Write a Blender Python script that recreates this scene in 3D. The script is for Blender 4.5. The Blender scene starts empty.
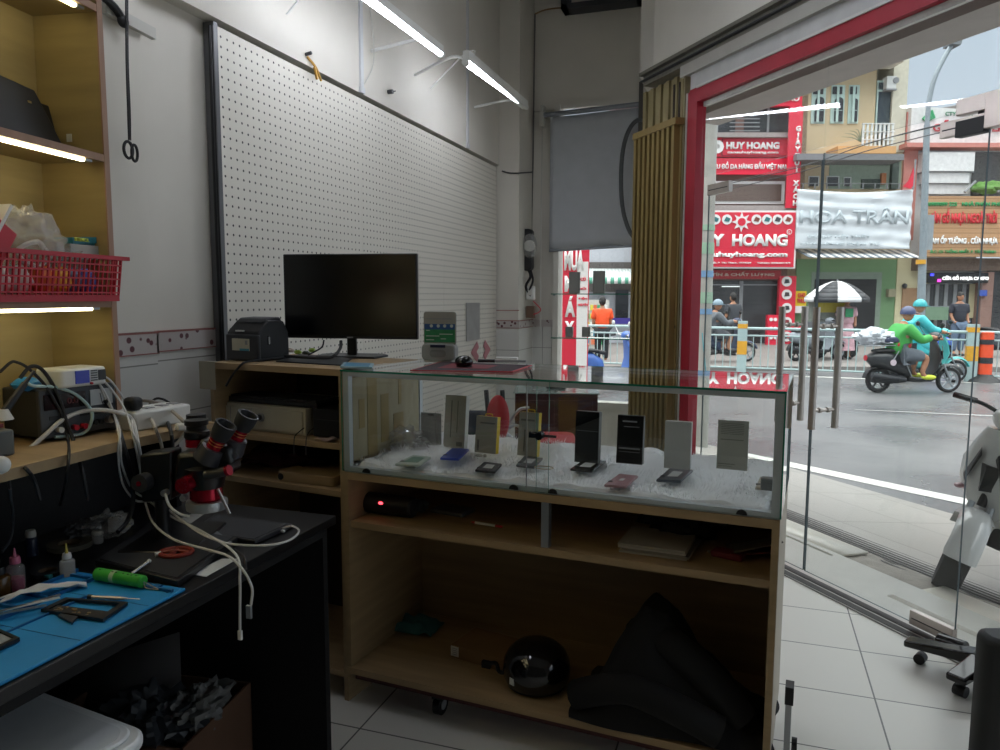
import bpy, bmesh, math, random
from mathutils import Vector, Matrix, noise
random.seed(7)
SC = bpy.context.scene; COL = SC.collection
PI = math.pi; rad = math.radians
# ------------------------------------------------------------------ camera
F, PITCH, ROLL, YAW, H = 748., rad(5.99), rad(.18), rad(18.6), 1.385
fw0 = Vector((-math.sin(YAW), math.cos(YAW), 0)); rt0 = Vector((math.cos(YAW), math.sin(YAW), 0)); up0 = Vector((0, 0, 1))
fw = fw0*math.cos(PITCH)-up0*math.sin(PITCH); up = up0*math.cos(PITCH)+fw0*math.sin(PITCH)
ex = rt0*math.cos(ROLL)+up*math.sin(ROLL); ey = rt0*math.sin(ROLL)-up*math.cos(ROLL)
CAM = Vector((0, 0, H))
cd = bpy.data.cameras.new('camera'); cam = bpy.data.objects.new('camera', cd); COL.objects.link(cam)
cd.sensor_width = 36; cd.lens = F*36/1000; cd.clip_start = .05; cd.clip_end = 300
m3 = Matrix((ex, -ey, -fw)).transposed()
cam.matrix_world = Matrix.Translation(CAM) @ m3.to_4x4()
SC.camera = cam
# ------------------------------------------------------------------ world (overcast sky, brighter overhead) and exposure
SC.view_settings.view_transform = 'Standard'; SC.view_settings.look = 'None'
SC.view_settings.gamma = 1; SC.view_settings.use_curve_mapping = False
SC.view_settings.exposure = 1.45
wd = bpy.data.worlds.new('overcast'); SC.world = wd; wd.use_nodes = True
wn = wd.node_tree; bg = wn.nodes['Background']
tc = wn.nodes.new('ShaderNodeTexCoord'); sx = wn.nodes.new('ShaderNodeSeparateXYZ'); cr = wn.nodes.new('ShaderNodeValToRGB')
nz = wn.nodes.new('ShaderNodeTexNoise'); nz.inputs['Scale'].default_value = 2.2; mx = wn.nodes.new('ShaderNodeMath'); mx.operation = 'MULTIPLY_ADD'
wn.links.new(tc.outputs['Generated'], sx.inputs[0]); wn.links.new(tc.outputs['Generated'], nz.inputs['Vector'])
wn.links.new(nz.outputs[0], mx.inputs[0]); mx.inputs[1].default_value = .08; wn.links.new(sx.outputs['Z'], mx.inputs[2])
wn.links.new(mx.outputs[0], cr.inputs[0]); wn.links.new(cr.outputs[0], bg.inputs[0])
e = cr.color_ramp.elements; e[0].position = 0.0; e[0].color = (.26, .285, .315, 1); e[1].position = .9; e[1].color = (1.95, 1.98, 1.98, 1)
k = e.new(.42); k.color = (.215, .255, .30, 1); k = e.new(.6); k.color = (.95, .98, 1.0, 1)
bg.inputs[1].default_value = 1.0
# ------------------------------------------------------------------ pixel rays onto real planes (image 1000 x 750)
def ray(x, y): return fw+ex*((x-500)/F)+ey*((y-375)/F)
def Z(x, y, z): d = ray(x, y); return CAM+d*((z-H)/d.z)
def OX(x, y, X): d = ray(x, y); return CAM+d*(X/d.x)
def OY(x, y, Y): d = ray(x, y); return CAM+d*(Y/d.y)
def DEP(x, y, D): return CAM+ray(x, y)*D
T0 = Vector((.228, 3.99, 0)); DR = Vector((.618, -.786, 0)).normalized(); DN = Vector((.786, .618, 0)).normalized(); DRZ = math.atan2(-.786, .618)
def DL(x, y, t=0):
    d = ray(x, y); P = CAM+d*(((T0+DN*t)-CAM).dot(DN)/d.dot(DN)); return (P-T0).dot(DR), P.z
def SP(x, y, D):
    d = ray(x, y); P = CAM+d*(D/d.dot(fw0)); return P.dot(rt0), P.z
# ------------------------------------------------------------------ materials
def lin(h):
    if isinstance(h, str):
        h = h.lstrip('#'); c = [int(h[i:i+2], 16)/255 for i in (0, 2, 4)]
    else: c = [v/255 for v in h]
    return [((v+.055)/1.055)**2.4 if v > .04045 else v/12.92 for v in c]
MT = {}
def mat(name, col, rough=.6, metal=0., var=.08, scale=9., bump=0., emit=0., spec=.5, stretch=None, clear=0., trans=0.):
    if name in MT: return MT[name]
    m = bpy.data.materials.new(name); m.use_nodes = True; nt = m.node_tree; b = nt.nodes['Principled BSDF']
    c = lin(col); b.inputs['Roughness'].default_value = rough; b.inputs['Metallic'].default_value = metal
    b.inputs['Specular IOR Level'].default_value = spec; b.inputs['Coat Weight'].default_value = clear
    b.inputs['Transmission Weight'].default_value = trans
    t = nt.nodes.new('ShaderNodeTexCoord'); mp = nt.nodes.new('ShaderNodeMapping'); n = nt.nodes.new('ShaderNodeTexNoise')
    n.inputs['Scale'].default_value = scale; n.inputs['Detail'].default_value = 4
    if stretch: mp.inputs['Scale'].default_value = stretch
    nt.links.new(t.outputs['Object'], mp.inputs[0]); nt.links.new(mp.outputs[0], n.inputs['Vector'])
    r = nt.nodes.new('ShaderNodeValToRGB'); nt.links.new(n.outputs[0], r.inputs[0]); nt.links.new(r.outputs[0], b.inputs['Base Color'])
    r.color_ramp.elements[0].position = .3; r.color_ramp.elements[1].position = .7
    r.color_ramp.elements[0].color = [v*(1-var) for v in c]+[1]; r.color_ramp.elements[1].color = [min(1, v*(1+var)) for v in c]+[1]
    if bump:
        bp = nt.nodes.new('ShaderNodeBump'); bp.inputs['Strength'].default_value = bump; bp.inputs['Distance'].default_value = .01
        nt.links.new(n.outputs[0], bp.inputs['Height']); nt.links.new(bp.outputs[0], b.inputs['Normal'])
    if emit: b.inputs['Emission Color'].default_value = c+[1]; b.inputs['Emission Strength'].default_value = emit
    MT[name] = m; return m
def glass(name, tint=(1, 1, 1), fres=1.45, gl=1.0, body=0., r0=.035):
    m = bpy.data.materials.new(name); m.use_nodes = True; nt = m.node_tree; nt.nodes.clear()
    o = nt.nodes.new('ShaderNodeOutputMaterial'); mi = nt.nodes.new('ShaderNodeMixShader'); tr = nt.nodes.new('ShaderNodeBsdfTransparent')
    g = nt.nodes.new('ShaderNodeBsdfGlossy'); fr = nt.nodes.new('ShaderNodeLayerWeight'); fr.inputs[0].default_value = .5
    g.inputs['Roughness'].default_value = 0.0; tr.inputs[0].default_value = (*tint, 1); g.inputs[0].default_value = (gl, gl, gl, 1)
    pw = nt.nodes.new('ShaderNodeMath'); pw.operation = 'POWER'; pw.inputs[1].default_value = 5; nt.links.new(fr.outputs['Facing'], pw.inputs[0])
    ma = nt.nodes.new('ShaderNodeMath'); ma.operation = 'MULTIPLY_ADD'; ma.inputs[1].default_value = 1-r0; ma.inputs[2].default_value = r0; nt.links.new(pw.outputs[0], ma.inputs[0])
    nt.links.new(ma.outputs[0], mi.inputs[0]); nt.links.new(tr.outputs[0], mi.inputs[1]); nt.links.new(g.outputs[0], mi.inputs[2])
    last = mi
    if body:
        d = nt.nodes.new('ShaderNodeBsdfDiffuse'); d.inputs[0].default_value = (.8, .8, .78, 1); m2 = nt.nodes.new('ShaderNodeMixShader'); m2.inputs[0].default_value = body
        nt.links.new(mi.outputs[0], m2.inputs[1]); nt.links.new(d.outputs[0], m2.inputs[2]); last = m2
    nt.links.new(last.outputs[0], o.inputs[0]); return m
def tex_mat(name, kind, c1, c2, rough=.5, **kw):
    m = bpy.data.materials.new(name); m.use_nodes = True; nt = m.node_tree; b = nt.nodes['Principled BSDF']; b.inputs['Roughness'].default_value = rough
    t = nt.nodes.new('ShaderNodeTexCoord'); mp = nt.nodes.new('ShaderNodeMapping'); nt.links.new(t.outputs['Object'], mp.inputs[0])
    mp.inputs['Location'].default_value = kw.get('loc', (0, 0, 0)); mp.inputs['Rotation'].default_value = kw.get('rot', (0, 0, 0)); mp.inputs['Scale'].default_value = kw.get('sc', (1, 1, 1))
    a = lin(c1)+[1]; d = lin(c2)+[1]
    if kind == 'brick':
        n = nt.nodes.new('ShaderNodeTexBrick'); n.offset = kw.get('offset', 0); n.inputs['Color1'].default_value = a; n.inputs['Color2'].default_value = [v*kw.get('v2', .95) for v in a[:3]]+[1]; n.inputs['Mortar'].default_value = d
        n.inputs['Scale'].default_value = 1; n.inputs['Brick Width'].default_value = kw['w']; n.inputs['Row Height'].default_value = kw['h']; n.inputs['Mortar Size'].default_value = kw.get('ms', .004)
        nt.links.new(mp.outputs[0], n.inputs['Vector']); nt.links.new(n.outputs[0], b.inputs['Base Color'])
    elif kind == 'wave':
        n = nt.nodes.new('ShaderNodeTexWave'); n.inputs['Scale'].default_value = kw['scale']; n.inputs['Distortion'].default_value = kw.get('dist', 4); n.inputs['Detail'].default_value = 3
        n.bands_direction = kw.get('dir', 'X'); nt.links.new(mp.outputs[0], n.inputs['Vector'])
        r = nt.nodes.new('ShaderNodeValToRGB'); r.color_ramp.elements[0].color = a; r.color_ramp.elements[1].color = d; nt.links.new(n.outputs[1], r.inputs[0]); nt.links.new(r.outputs[0], b.inputs['Base Color'])
    elif kind == 'vor':
        n = nt.nodes.new('ShaderNodeTexVoronoi'); n.inputs['Scale'].default_value = kw['scale']; nt.links.new(mp.outputs[0], n.inputs['Vector'])
        r = nt.nodes.new('ShaderNodeValToRGB'); r.color_ramp.elements[0].color = a; r.color_ramp.elements[1].color = d; r.color_ramp.elements[0].position = kw.get('p0', .3); r.color_ramp.elements[1].position = kw.get('p1', .4)
        nt.links.new(n.outputs[0], r.inputs[0]); nt.links.new(r.outputs[0], b.inputs['Base Color'])
    if kw.get('bump'):
        nn = nt.nodes.new('ShaderNodeTexNoise'); nn.inputs['Scale'].default_value = kw.get('bs', 60); bp = nt.nodes.new('ShaderNodeBump'); bp.inputs['Strength'].default_value = kw['bump']; bp.inputs['Distance'].default_value = .01
        nt.links.new(nn.outputs[0], bp.inputs['Height']); nt.links.new(bp.outputs[0], b.inputs['Normal'])
    MT[name] = m; return m
# ------------------------------------------------------------------ mesh building
class M:
    def __init__(s): s.v = []; s.f = []; s.mi = []; s.m = 0; s.xf = Matrix()
    def add(s, vs, fs):
        o = len(s.v); s.v += [s.xf @ Vector(p) for p in vs]
        for f in fs: s.f.append([i+o for i in f]); s.mi.append(s.m)
        return s
    def box(s, a, b):
        x0, y0, z0 = [min(p, q) for p, q in zip(a, b)]; x1, y1, z1 = [max(p, q) for p, q in zip(a, b)]
        return s.add([(x0, y0, z0), (x1, y0, z0), (x1, y1, z0), (x0, y1, z0), (x0, y0, z1), (x1, y0, z1), (x1, y1, z1), (x0, y1, z1)],
                     [(0, 3, 2, 1), (4, 5, 6, 7), (0, 1, 5, 4), (1, 2, 6, 5), (2, 3, 7, 6), (3, 0, 4, 7)])
    def cbox(s, c, d, rot=None):
        old = s.xf; s.xf = s.xf @ Matrix.Translation(c)
        if rot: s.xf = s.xf @ (Matrix.Rotation(rot[2], 4, 'Z') @ Matrix.Rotation(rot[1], 4, 'Y') @ Matrix.Rotation(rot[0], 4, 'X'))
        s.box([-v/2 for v in d], [v/2 for v in d]); s.xf = old; return s
    def cyl(s, p0, p1, r0, r1=None, n=16, cap=True):
        r1 = r0 if r1 is None else r1; p0, p1 = Vector(p0), Vector(p1); d = (p1-p0).normalized(); a = d.orthogonal().normalized(); b = d.cross(a)
        vs = []; fs = []
        for p, r in ((p0, r0), (p1, r1)):
            for i in range(n): t = 2*PI*i/n; vs.append(p+a*(r*math.cos(t))+b*(r*math.sin(t)))
        for i in range(n): j = (i+1) % n; fs.append((i, j, n+j, n+i))
        if cap: fs += [tuple(range(n-1, -1, -1)), tuple(range(n, 2*n))]
        return s.add(vs, fs)
    def tube(s, pts, r, n=8, sm=4, taper=None):
        P = [Vector(p) for p in pts]
        if sm and len(P) > 2:
            Q = [P[0]*2-P[1]]+P+[P[-1]*2-P[-2]]; R = []
            for i in range(1, len(Q)-2):
                for k in range(sm):
                    t = k/sm; a, b, c, d = Q[i-1:i+3]
                    R.append(.5*((2*b)+(c-a)*t+(2*a-5*b+4*c-d)*t*t+(3*b-a-3*c+d)*t**3))
            P = R+[P[-1]]
        vs = []; fs = []; u = None
        for i, p in enumerate(P):
            d = (P[min(i+1, len(P)-1)]-P[max(i-1, 0)])
            if d.length < 1e-9: d = Vector((0, 0, 1))
            d.normalize(); u = d.orthogonal().normalized() if u is None else (u-d*u.dot(d)).normalized() if (u-d*u.dot(d)).length > 1e-5 else d.orthogonal().normalized()
            w = d.cross(u); rr = r if not taper else r*(1+(taper-1)*i/(len(P)-1))
            for k in range(n): t = 2*PI*k/n; vs.append(p+u*(rr*math.cos(t))+w*(rr*math.sin(t)))
        for i in range(len(P)-1):
            for k in range(n): j = (k+1) % n; fs.append((i*n+k, i*n+j, (i+1)*n+j, (i+1)*n+k))
        fs += [tuple(range(n-1, -1, -1)), tuple(range((len(P)-1)*n, len(P)*n))]
        return s.add(vs, fs)
    def ball(s, c, r, nu=20, nv=12, v0=0., v1=1., nz_=0., ns=3., seed=0):
        r = (r, r, r) if not hasattr(r, '__len__') else r; vs = []; fs = []
        for j in range(nv+1):
            ph = PI*(v0+(v1-v0)*j/nv)
            for i in range(nu):
                t = 2*PI*i/nu; q = Vector((math.sin(ph)*math.cos(t), math.sin(ph)*math.sin(t), math.cos(ph)))
                k = 1+nz_*(noise.noise(q*ns+Vector((seed, seed*1.7, 0)))+.5*noise.noise(q*ns*2.3+Vector((seed, 0, seed)))) if nz_ else 1
                vs.append((c[0]+r[0]*q.x*k, c[1]+r[1]*q.y*k, c[2]+r[2]*q.z*k))
        for j in range(nv):
            for i in range(nu): k = (i+1) % nu; fs.append((j*nu+i, (j+1)*nu+i, (j+1)*nu+k, j*nu+k))
        return s.add(vs, fs)
    def lathe(s, prof, n=24, c=(0, 0, 0)):
        vs = []; fs = []
        for r, z in prof:
            for i in range(n): t = 2*PI*i/n; vs.append((c[0]+r*math.cos(t), c[1]+r*math.sin(t), c[2]+z))
        for j in range(len(prof)-1):
            for i in range(n): k = (i+1) % n; fs.append((j*n+i, j*n+k, (j+1)*n+k, (j+1)*n+i))
        if prof[0][0] > 1e-4: fs.append(tuple(range(n-1, -1, -1)))
        if prof[-1][0] > 1e-4: fs.append(tuple(range((len(prof)-1)*n, len(prof)*n)))
        return s.add(vs, fs)
    def prism(s, poly, h0, h1, ax='z'):
        n = len(poly); mp = {'z': lambda p, h: (p[0], p[1], h), 'y': lambda p, h: (p[0], h, p[1]), 'x': lambda p, h: (h, p[0], p[1])}[ax]
        ar = sum(poly[i][0]*poly[(i+1) % n][1]-poly[(i+1) % n][0]*poly[i][1] for i in range(n))
        if (ar < 0) != (ax == 'y'): poly = poly[::-1]
        vs = [mp(p, h0) for p in poly]+[mp(p, h1) for p in poly]
        if h1 < h0: vs = [mp(p, h1) for p in poly]+[mp(p, h0) for p in poly]
        return s.add(vs, [tuple(range(n-1, -1, -1)), tuple(range(n, 2*n))]+[(i, (i+1) % n, n+(i+1) % n, n+i) for i in range(n)])
    def rrect(s, x0, y0, x1, y1, r, h0, h1, ax='z', n=4):
        P = []
        for cx, cy, a in ((x1-r, y0+r, -90), (x1-r, y1-r, 0), (x0+r, y1-r, 90), (x0+r, y0+r, 180)):
            for i in range(n+1): t = rad(a+90*i/n); P.append((cx+r*math.cos(t), cy+r*math.sin(t)))
        return s.prism(P, h0, h1, ax)
    def grid(s, nx, ny, fn, closed=False):
        vs = [fn(i/nx, j/ny) for j in range(ny+1) for i in range(nx+1)]
        return s.add(vs, [(j*(nx+1)+i, j*(nx+1)+i+1, (j+1)*(nx+1)+i+1, (j+1)*(nx+1)+i) for j in range(ny) for i in range(nx)])
    def hull(s, a, b, n=None):      # loft two loops of points
        n = len(a); return s.add(list(a)+list(b), [tuple(range(n-1, -1, -1)), tuple(range(n, 2*n))]+[(i, (i+1) % n, n+(i+1) % n, n+i) for i in range(n)])
    def loft(s, loops):
        n = len(loops[0]); vs = [p for l in loops for p in l]; fs = [tuple(range(n-1, -1, -1)), tuple(range((len(loops)-1)*n, len(loops)*n))]
        for j in range(len(loops)-1): fs += [(j*n+i, j*n+(i+1) % n, (j+1)*n+(i+1) % n, (j+1)*n+i) for i in range(n)]
        return s.add(vs, fs)
def _finish(o, parent, bevel=0, sub=0, solid=0, seg=2):
    if parent is not None: o.parent = parent
    if solid: q = o.modifiers.new('t', 'SOLIDIFY'); q.thickness = solid; q.offset = 0
    if bevel: q = o.modifiers.new('b', 'BEVEL'); q.width = bevel; q.segments = seg; q.limit_method = 'ANGLE'; q.angle_limit = rad(40)
    if sub: q = o.modifiers.new('s', 'SUBSURF'); q.levels = q.render_levels = sub
    return o
def part(name, m, mats, parent=None, bevel=0, sub=0, solid=0, smooth=35, loc=None, rot=None, seg=2):
    me = bpy.data.meshes.new(name); me.from_pydata([tuple(v) for v in m.v], [], m.f)
    mats = mats if isinstance(mats, (list, tuple)) else [mats]
    for q in mats: me.materials.append(q)
    me.polygons.foreach_set('material_index', m.mi); me.validate()
    bm = bmesh.new(); bm.from_mesh(me); bmesh.ops.recalc_face_normals(bm, faces=bm.faces); bm.to_mesh(me); bm.free()
    if smooth:
        me.polygons.foreach_set('use_smooth', [True]*len(me.polygons)); me.set_sharp_from_angle(angle=rad(smooth))
    o = bpy.data.objects.new(name, me); COL.objects.link(o)
    if loc is not None: o.location = loc
    if rot is not None: o.rotation_euler = rot
    return _finish(o, parent, bevel, sub, solid, seg)
def tag(o, label, cat, group=None, kind=None):
    o['label'] = label; o['category'] = cat
    if group: o['group'] = group
    if kind: o['kind'] = kind
    return o
def struct(o): o['kind'] = 'structure'; return o
def thing(name, label, cat, loc=(0, 0, 0), rz=0, group=None, rot=None):
    o = bpy.data.objects.new(name, None); COL.objects.link(o); o.location = loc; o.rotation_euler = rot or (0, 0, rz); o.empty_display_size = .1
    return tag(o, label, cat, group)
def lbl(o, s): o['label'] = s; return o
def dup(root, loc=None, rz=None, label=None, group=None):
    r = root.copy(); COL.objects.link(r)
    if loc is not None: r.location = loc
    if rz is not None: r.rotation_euler = (0, 0, rz)
    if label: r['label'] = label
    if group: r['group'] = group
    for ch in list(root.children):
        c = ch.copy(); COL.objects.link(c); c.parent = r
        for g in ch.children:
            d = g.copy(); COL.objects.link(d); d.parent = c
    return r
FONT = None
def text(s, w, h, m, parent, loc, rot=(PI/2, 0, 0), name='lettering', ext=.004, bold=.02, flip=False, ls=1.0):
    cu = bpy.data.curves.new('t', 'FONT'); cu.body = s; cu.size = 1; cu.offset = bold; cu.extrude = 0; cu.resolution_u = 3; cu.space_line = ls
    cu.align_x = 'CENTER'
    to = bpy.data.objects.new('t', cu); COL.objects.link(to)
    dg = bpy.context.evaluated_depsgraph_get(); me = bpy.data.meshes.new_from_object(to.evaluated_get(dg)); bpy.data.objects.remove(to)
    xs = [v.co.x for v in me.vertices]; ys = [v.co.y for v in me.vertices]
    cx, cy = (min(xs)+max(xs))/2, (min(ys)+max(ys))/2; kx = w/(max(xs)-min(xs)); ky = h/(max(ys)-min(ys))
    for v in me.vertices: v.co = ((v.co.x-cx)*kx, (v.co.y-cy)*ky, 0)
    me.materials.clear(); me.materials.append(m)
    o = bpy.data.objects.new(name, me); COL.objects.link(o); o.parent = parent; o.location = loc; o.rotation_euler = rot
    q = o.modifiers.new('t', 'SOLIDIFY'); q.thickness = ext; q.offset = 0
    return o
def skin(name, V, E, R, m, parent=None, sub=2):
    me = bpy.data.meshes.new(name); me.from_pydata(V, E, []); me.materials.append(m)
    o = bpy.data.objects.new(name, me); COL.objects.link(o); o.parent = parent
    s = o.modifiers.new('skin', 'SKIN'); s.use_smooth_shade = True
    for i, d in enumerate(me.skin_vertices[0].data):
        r = R[i]; d.radius = r if hasattr(r, '__len__') else (r, r); d.use_root = (i == 0)
    q = o.modifiers.new('s', 'SUBSURF'); q.levels = q.render_levels = sub
    return o
# ------------------------------------------------------------------ shared materials
wallp = mat('painted_wall', '#cfcbc1', .75, var=.04, scale=2.5, bump=.05)
wallc = mat('conduit_paint', '#c6c8ca', .8, var=.03, scale=2, bump=.04)  # even pale grey paint, used on the wall conduits
ceilm = mat('ceiling_paint', '#b8b8b6', .9, var=.02)
tilew = tex_mat('wall_tile', 'brick', '#cfcfca', '#8d8d88', .25, w=.2, h=.33, ms=.0025, v2=.93, rot=(PI/2, 0, PI/2), loc=(0.05, .05, 0))
band = tex_mat('picture_tile', 'vor', '#5b2d35', '#b5aeaa', .3, scale=26, p0=.24, p1=.3)
black = mat('black_plastic', '#101114', .45, var=.15); blackg = mat('gloss_black', '#08090b', .12, var=.1)
dark = mat('dark_grey_plastic', '#2b2d31', .5, var=.12); grey = mat('grey_plastic', '#8a8c8e', .5)
white = mat('white_plastic', '#d9dad6', .4, var=.03); offw = mat('off_white', '#bdbcb4', .5, var=.05)
steel = mat('brushed_steel', '#c4bbb5', .36, 1., var=.1); alu = mat('aluminium', '#a9aeb2', .38, .85, var=.05)
red = mat('red_plastic', '#b5162c', .4, var=.08); redp = mat('red_paint', '#a31c30', .45, var=.1, scale=4)
wood = mat('oak_laminate', '#9a8360', .5, var=.16, scale=3.2, stretch=(.6, .6, 9))
woodh = mat('oak_laminate_board', '#a08763', .5, var=.14, scale=3.2, stretch=(1.2, 9, 9))
woodl = mat('shelf_oak', '#a08d5e', .55, var=.12, scale=3, stretch=(1, 1, 9)); woode = mat('shelf_oak_edge', '#a07e68', .5, var=.1, scale=3, stretch=(9, 1, 1))
yellow = mat('yellow_card', '#e2c21c', .5); blue = mat('blue_silicone', '#1686c4', .5, var=.06)
gclear = glass('clear_glass', (.975, .985, .98)); gdoor = glass('door_glass', (.95, .97, .965)); gedge = mat('glass_edge', '#1d7a62', .15, var=.1, spec=.8)
poly = glass('clear_bag', (.93, .93, .92), 1.4, 1., .22)
tube_m = mat('tube_glow', '#eef3ff', .5, var=0, emit=13.); led_m = mat('led_glow', '#fff3c4', .5, var=0, emit=4.5)
# ------------------------------------------------------------------ room shell
m = M(); m.box((-2.13, -2.6, -.1), (-2.03, 6.3, 3.95)); m.box((-2.05, .2, -.1), (-1.95, 2.06, 3.95)); m.box((-2.05, 2.06, 2.43), (-1.965, 5.8, 3.95)); m.box((-2.05, 5.8, -.1), (-1.797, 6.3, 3.95))
struct(part('wall_left', m, wallp))
m = M(); m.box((-1.797, 6.2, -.1), (-.6, 6.3, .45)); m.box((-1.797, 6.2, 2.95), (-.4, 6.3, 3.95)); m.box((-1.797, 6.2, .45), (-1.60, 6.3, 2.95)); m.box((-.86, 6.2, .45), (-.6, 6.3, 2.95))
struct(part('wall_back', m, wallp))
m = M(); m.box((-1.797, 6.17, 2.92), (-.86, 6.2, 2.96)); struct(part('trim_1', m, wallp))
m = M(); m.box((-2.2, -2.7, 3.9), (4.6, 6.4, 4.0)); struct(part('ceiling', m, ceilm))
m = M(); m.box((-2.2, -2.7, -.1), (4.6, -2.6, 4)); struct(part('wall_rear', m, mat('rear_wall_paint', '#77736d', .85)))
m = M(); m.box((4.5, -2.7, -.1), (4.6, -.5, 4)); struct(part('wall_right', m, wallp))
floorm = tex_mat('floor_tile', 'brick', '#dddbd3', '#5e5e5a', .3, w=.8, h=.37, ms=.003, v2=.97, loc=(.35, -.165, 0), bump=.02, bs=4)
P = [(-2.13, -2.65), (4.55, -2.65), (4.55, -1.5)]
a = T0+DN*.06+DR*0; P += [tuple((T0+DN*.06+DR*5.6)[:2]), tuple((T0+DN*.06-DR*1.9)[:2]), (-.8, 6.3), (-2.13, 6.3)]
m = M(); m.prism(P, -.1, 0); struct(part('floor', m, floorm))
# tiles and picture band on the wall bottoms
m = M(); m.box((-1.952, .3, .0), (-1.944, 2.066, 1.185)); m.box((-1.952, 2.06, 0), (-2.03, 2.066, 1.185)); m.box((-2.032, 2.06, 0), (-2.022, 5.8, 1.185))
m.box((-2.03, 5.792, 0), (-1.79, 5.8, 1.185)); m.box((-1.797, 5.79, 0), (-1.789, 6.2, 1.14)); m.box((-1.797, 6.19, 0), (-1.62, 6.2, 1.14))
struct(part('wall_tiling', m, tilew))
m = M(); m.box((-1.95, 1.5, 1.185), (-1.941, 2.07, 1.262)); m.box((-2.03, 2.062, 1.185), (-1.941, 2.07, 1.262)); m.box((-2.03, 2.07, 1.183), (-2.019, 2.75, 1.258)); m.box((-1.98, 5.788, 1.13), (-1.788, 5.8, 1.19)); m.box((-1.797, 5.79, 1.13), (-1.786, 6.2, 1.19)); m.box((-1.797, 6.188, 1.13), (-1.61, 6.2, 1.19))
struct(part('trim_2', m, band))
redl = mat('band_rule', '#8f5b55', .5)
m = M()
for z0, z1 in ((1.255, 1.262), (1.185, 1.189)): m.box((-1.95, 1.5, z0), (-1.9395, 2.071, z1)); m.box((-2.03, 2.07, z0-.003), (-2.0175, 2.75, z1-.003))
for z0, z1 in ((1.187, 1.193), (1.128, 1.133)): m.box((-1.98, 5.786, z0), (-1.786, 5.8, z1)); m.box((-1.797, 5.79, z0), (-1.784, 6.2, z1))
m.box((-1.98, 5.787, 1.27), (-1.787, 5.79, 1.277))
struct(part('trim_3', m, redl))
# header over the shop front, in the door's own frame (x along the front, y outward)
df = bpy.data.objects.new('shop_front_origin', None)
def dpart(name, m, mats, par=None, **k):
    o = part(name, m, mats, par, **k)
    if par is None: o.location = T0; o.rotation_euler = (0, 0, DRZ)
    return o
m = M(); m.box((-1.43, -.02, 2.84), (6.2, .25, 3.95)); struct(dpart('wall_front', m, wallp))
fascia = mat('fascia_metal', '#a5a39b', .5, .2, var=.05); gatem = mat('bronze_gate', '#8f7a4a', .5, .35, var=.12, scale=4, stretch=(1, 1, .3)); gated = mat('gate_shadow_gap', '#4a3f28', .5, .3)
m = M(); m.box((-1.5, -.05, 2.765), (6.2, .1, 2.84)); m.box((-1.5, -.085, 2.825), (6.2, -.02, 2.845)); m.m = 1; m.box((-1.05, -.06, 2.70), (6.2, .08, 2.765)); m.m = 2; m.box((-1.05, -.055, 2.735), (6.2, -.035, 2.745)); m.box((-1.5, -.075, 2.79), (6.2, -.045, 2.797))
struct(dpart('trim_4', m, [mat('rail_metal', '#77746a', .45, .4), fascia, dark]))
m = M(); m.box((-.98, -.03, 2.615), (6.2, .06, 2.70)); struct(dpart('trim_5', m, mat('white_fascia', '#b5b6b4', .5)))
m = M(); m.box((-.98, -.035, 2.53), (6.2, .07, 2.612)); m.box((-1.0, -.035, 0), (-.90, .03, 2.6)); m.m = 1; m.box((-1.02, -.04, 0), (-.995, .05, 2.6)); m.box((-.90, -.045, 2.605), (6.2, -.01, 2.618)); m.box((-.885, .0, 2.50), (6.2, .02, 2.53))
struct(dpart('window_frame_red', m, [redp, mat('frame_white', '#c9c7c2', .4)]))
conc = mat('concrete', '#7d7875', .85, var=.1, bump=.1); concl = mat('soffit_paint', '#b8b0ac', .9, var=.05)
m = M(); m.box((-1.6, .34, 2.59), (6.2, .62, 3.4)); struct(dpart('awning_beam', m, concl)); 
# threshold, floor track
m = M(); m.box((-1.9, .06, -.12), (6, .42, -.005)); struct(dpart('threshold', m, mat('pale_stone', '#b7b5ae', .35, var=.05)))
m = M(); m.box((-1.6, -.09, -.01), (2.4, .05, .006)); m.m = 1; m.box((-1.6, -.082, .0), (2.4, -.045, .008)); m.box((-1.6, -.03, .0), (2.4, .01, .008)); 
struct(dpart('trim_6', m, [mat('track_steel', '#8f8d88', .4, .6), mat('track_groove', '#181310', .6)]))
# window in the back wall
m = M(); m.m = 0; m.box((-1.60, 6.14, .45), (-1.555, 6.3, 2.95)); m.box((-.90, 6.2, .45), (-.86, 6.3, 2.95)); m.box((-1.6, 6.18, 1.9), (-.86, 6.22, 1.93)); m.box((-1.6, 6.18, .45), (-.86, 6.3, .5))
w1 = struct(part('window_1', m, mat('window_frame_white', '#cfccc4', .5, var=.06)))
m = M(); m.box((-1.555, 6.245, .5), (-.9, 6.25, 2.95)); part('window_glass', m, gclear, w1)
m = M(); m.box((-.77, 5.2, 2.84), (-.6, 6.25, 3.95)); m.box((-.77, 5.6, 0), (-.6, 6.25, 2.84)); struct(part('wall_side', m, wallp))
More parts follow.
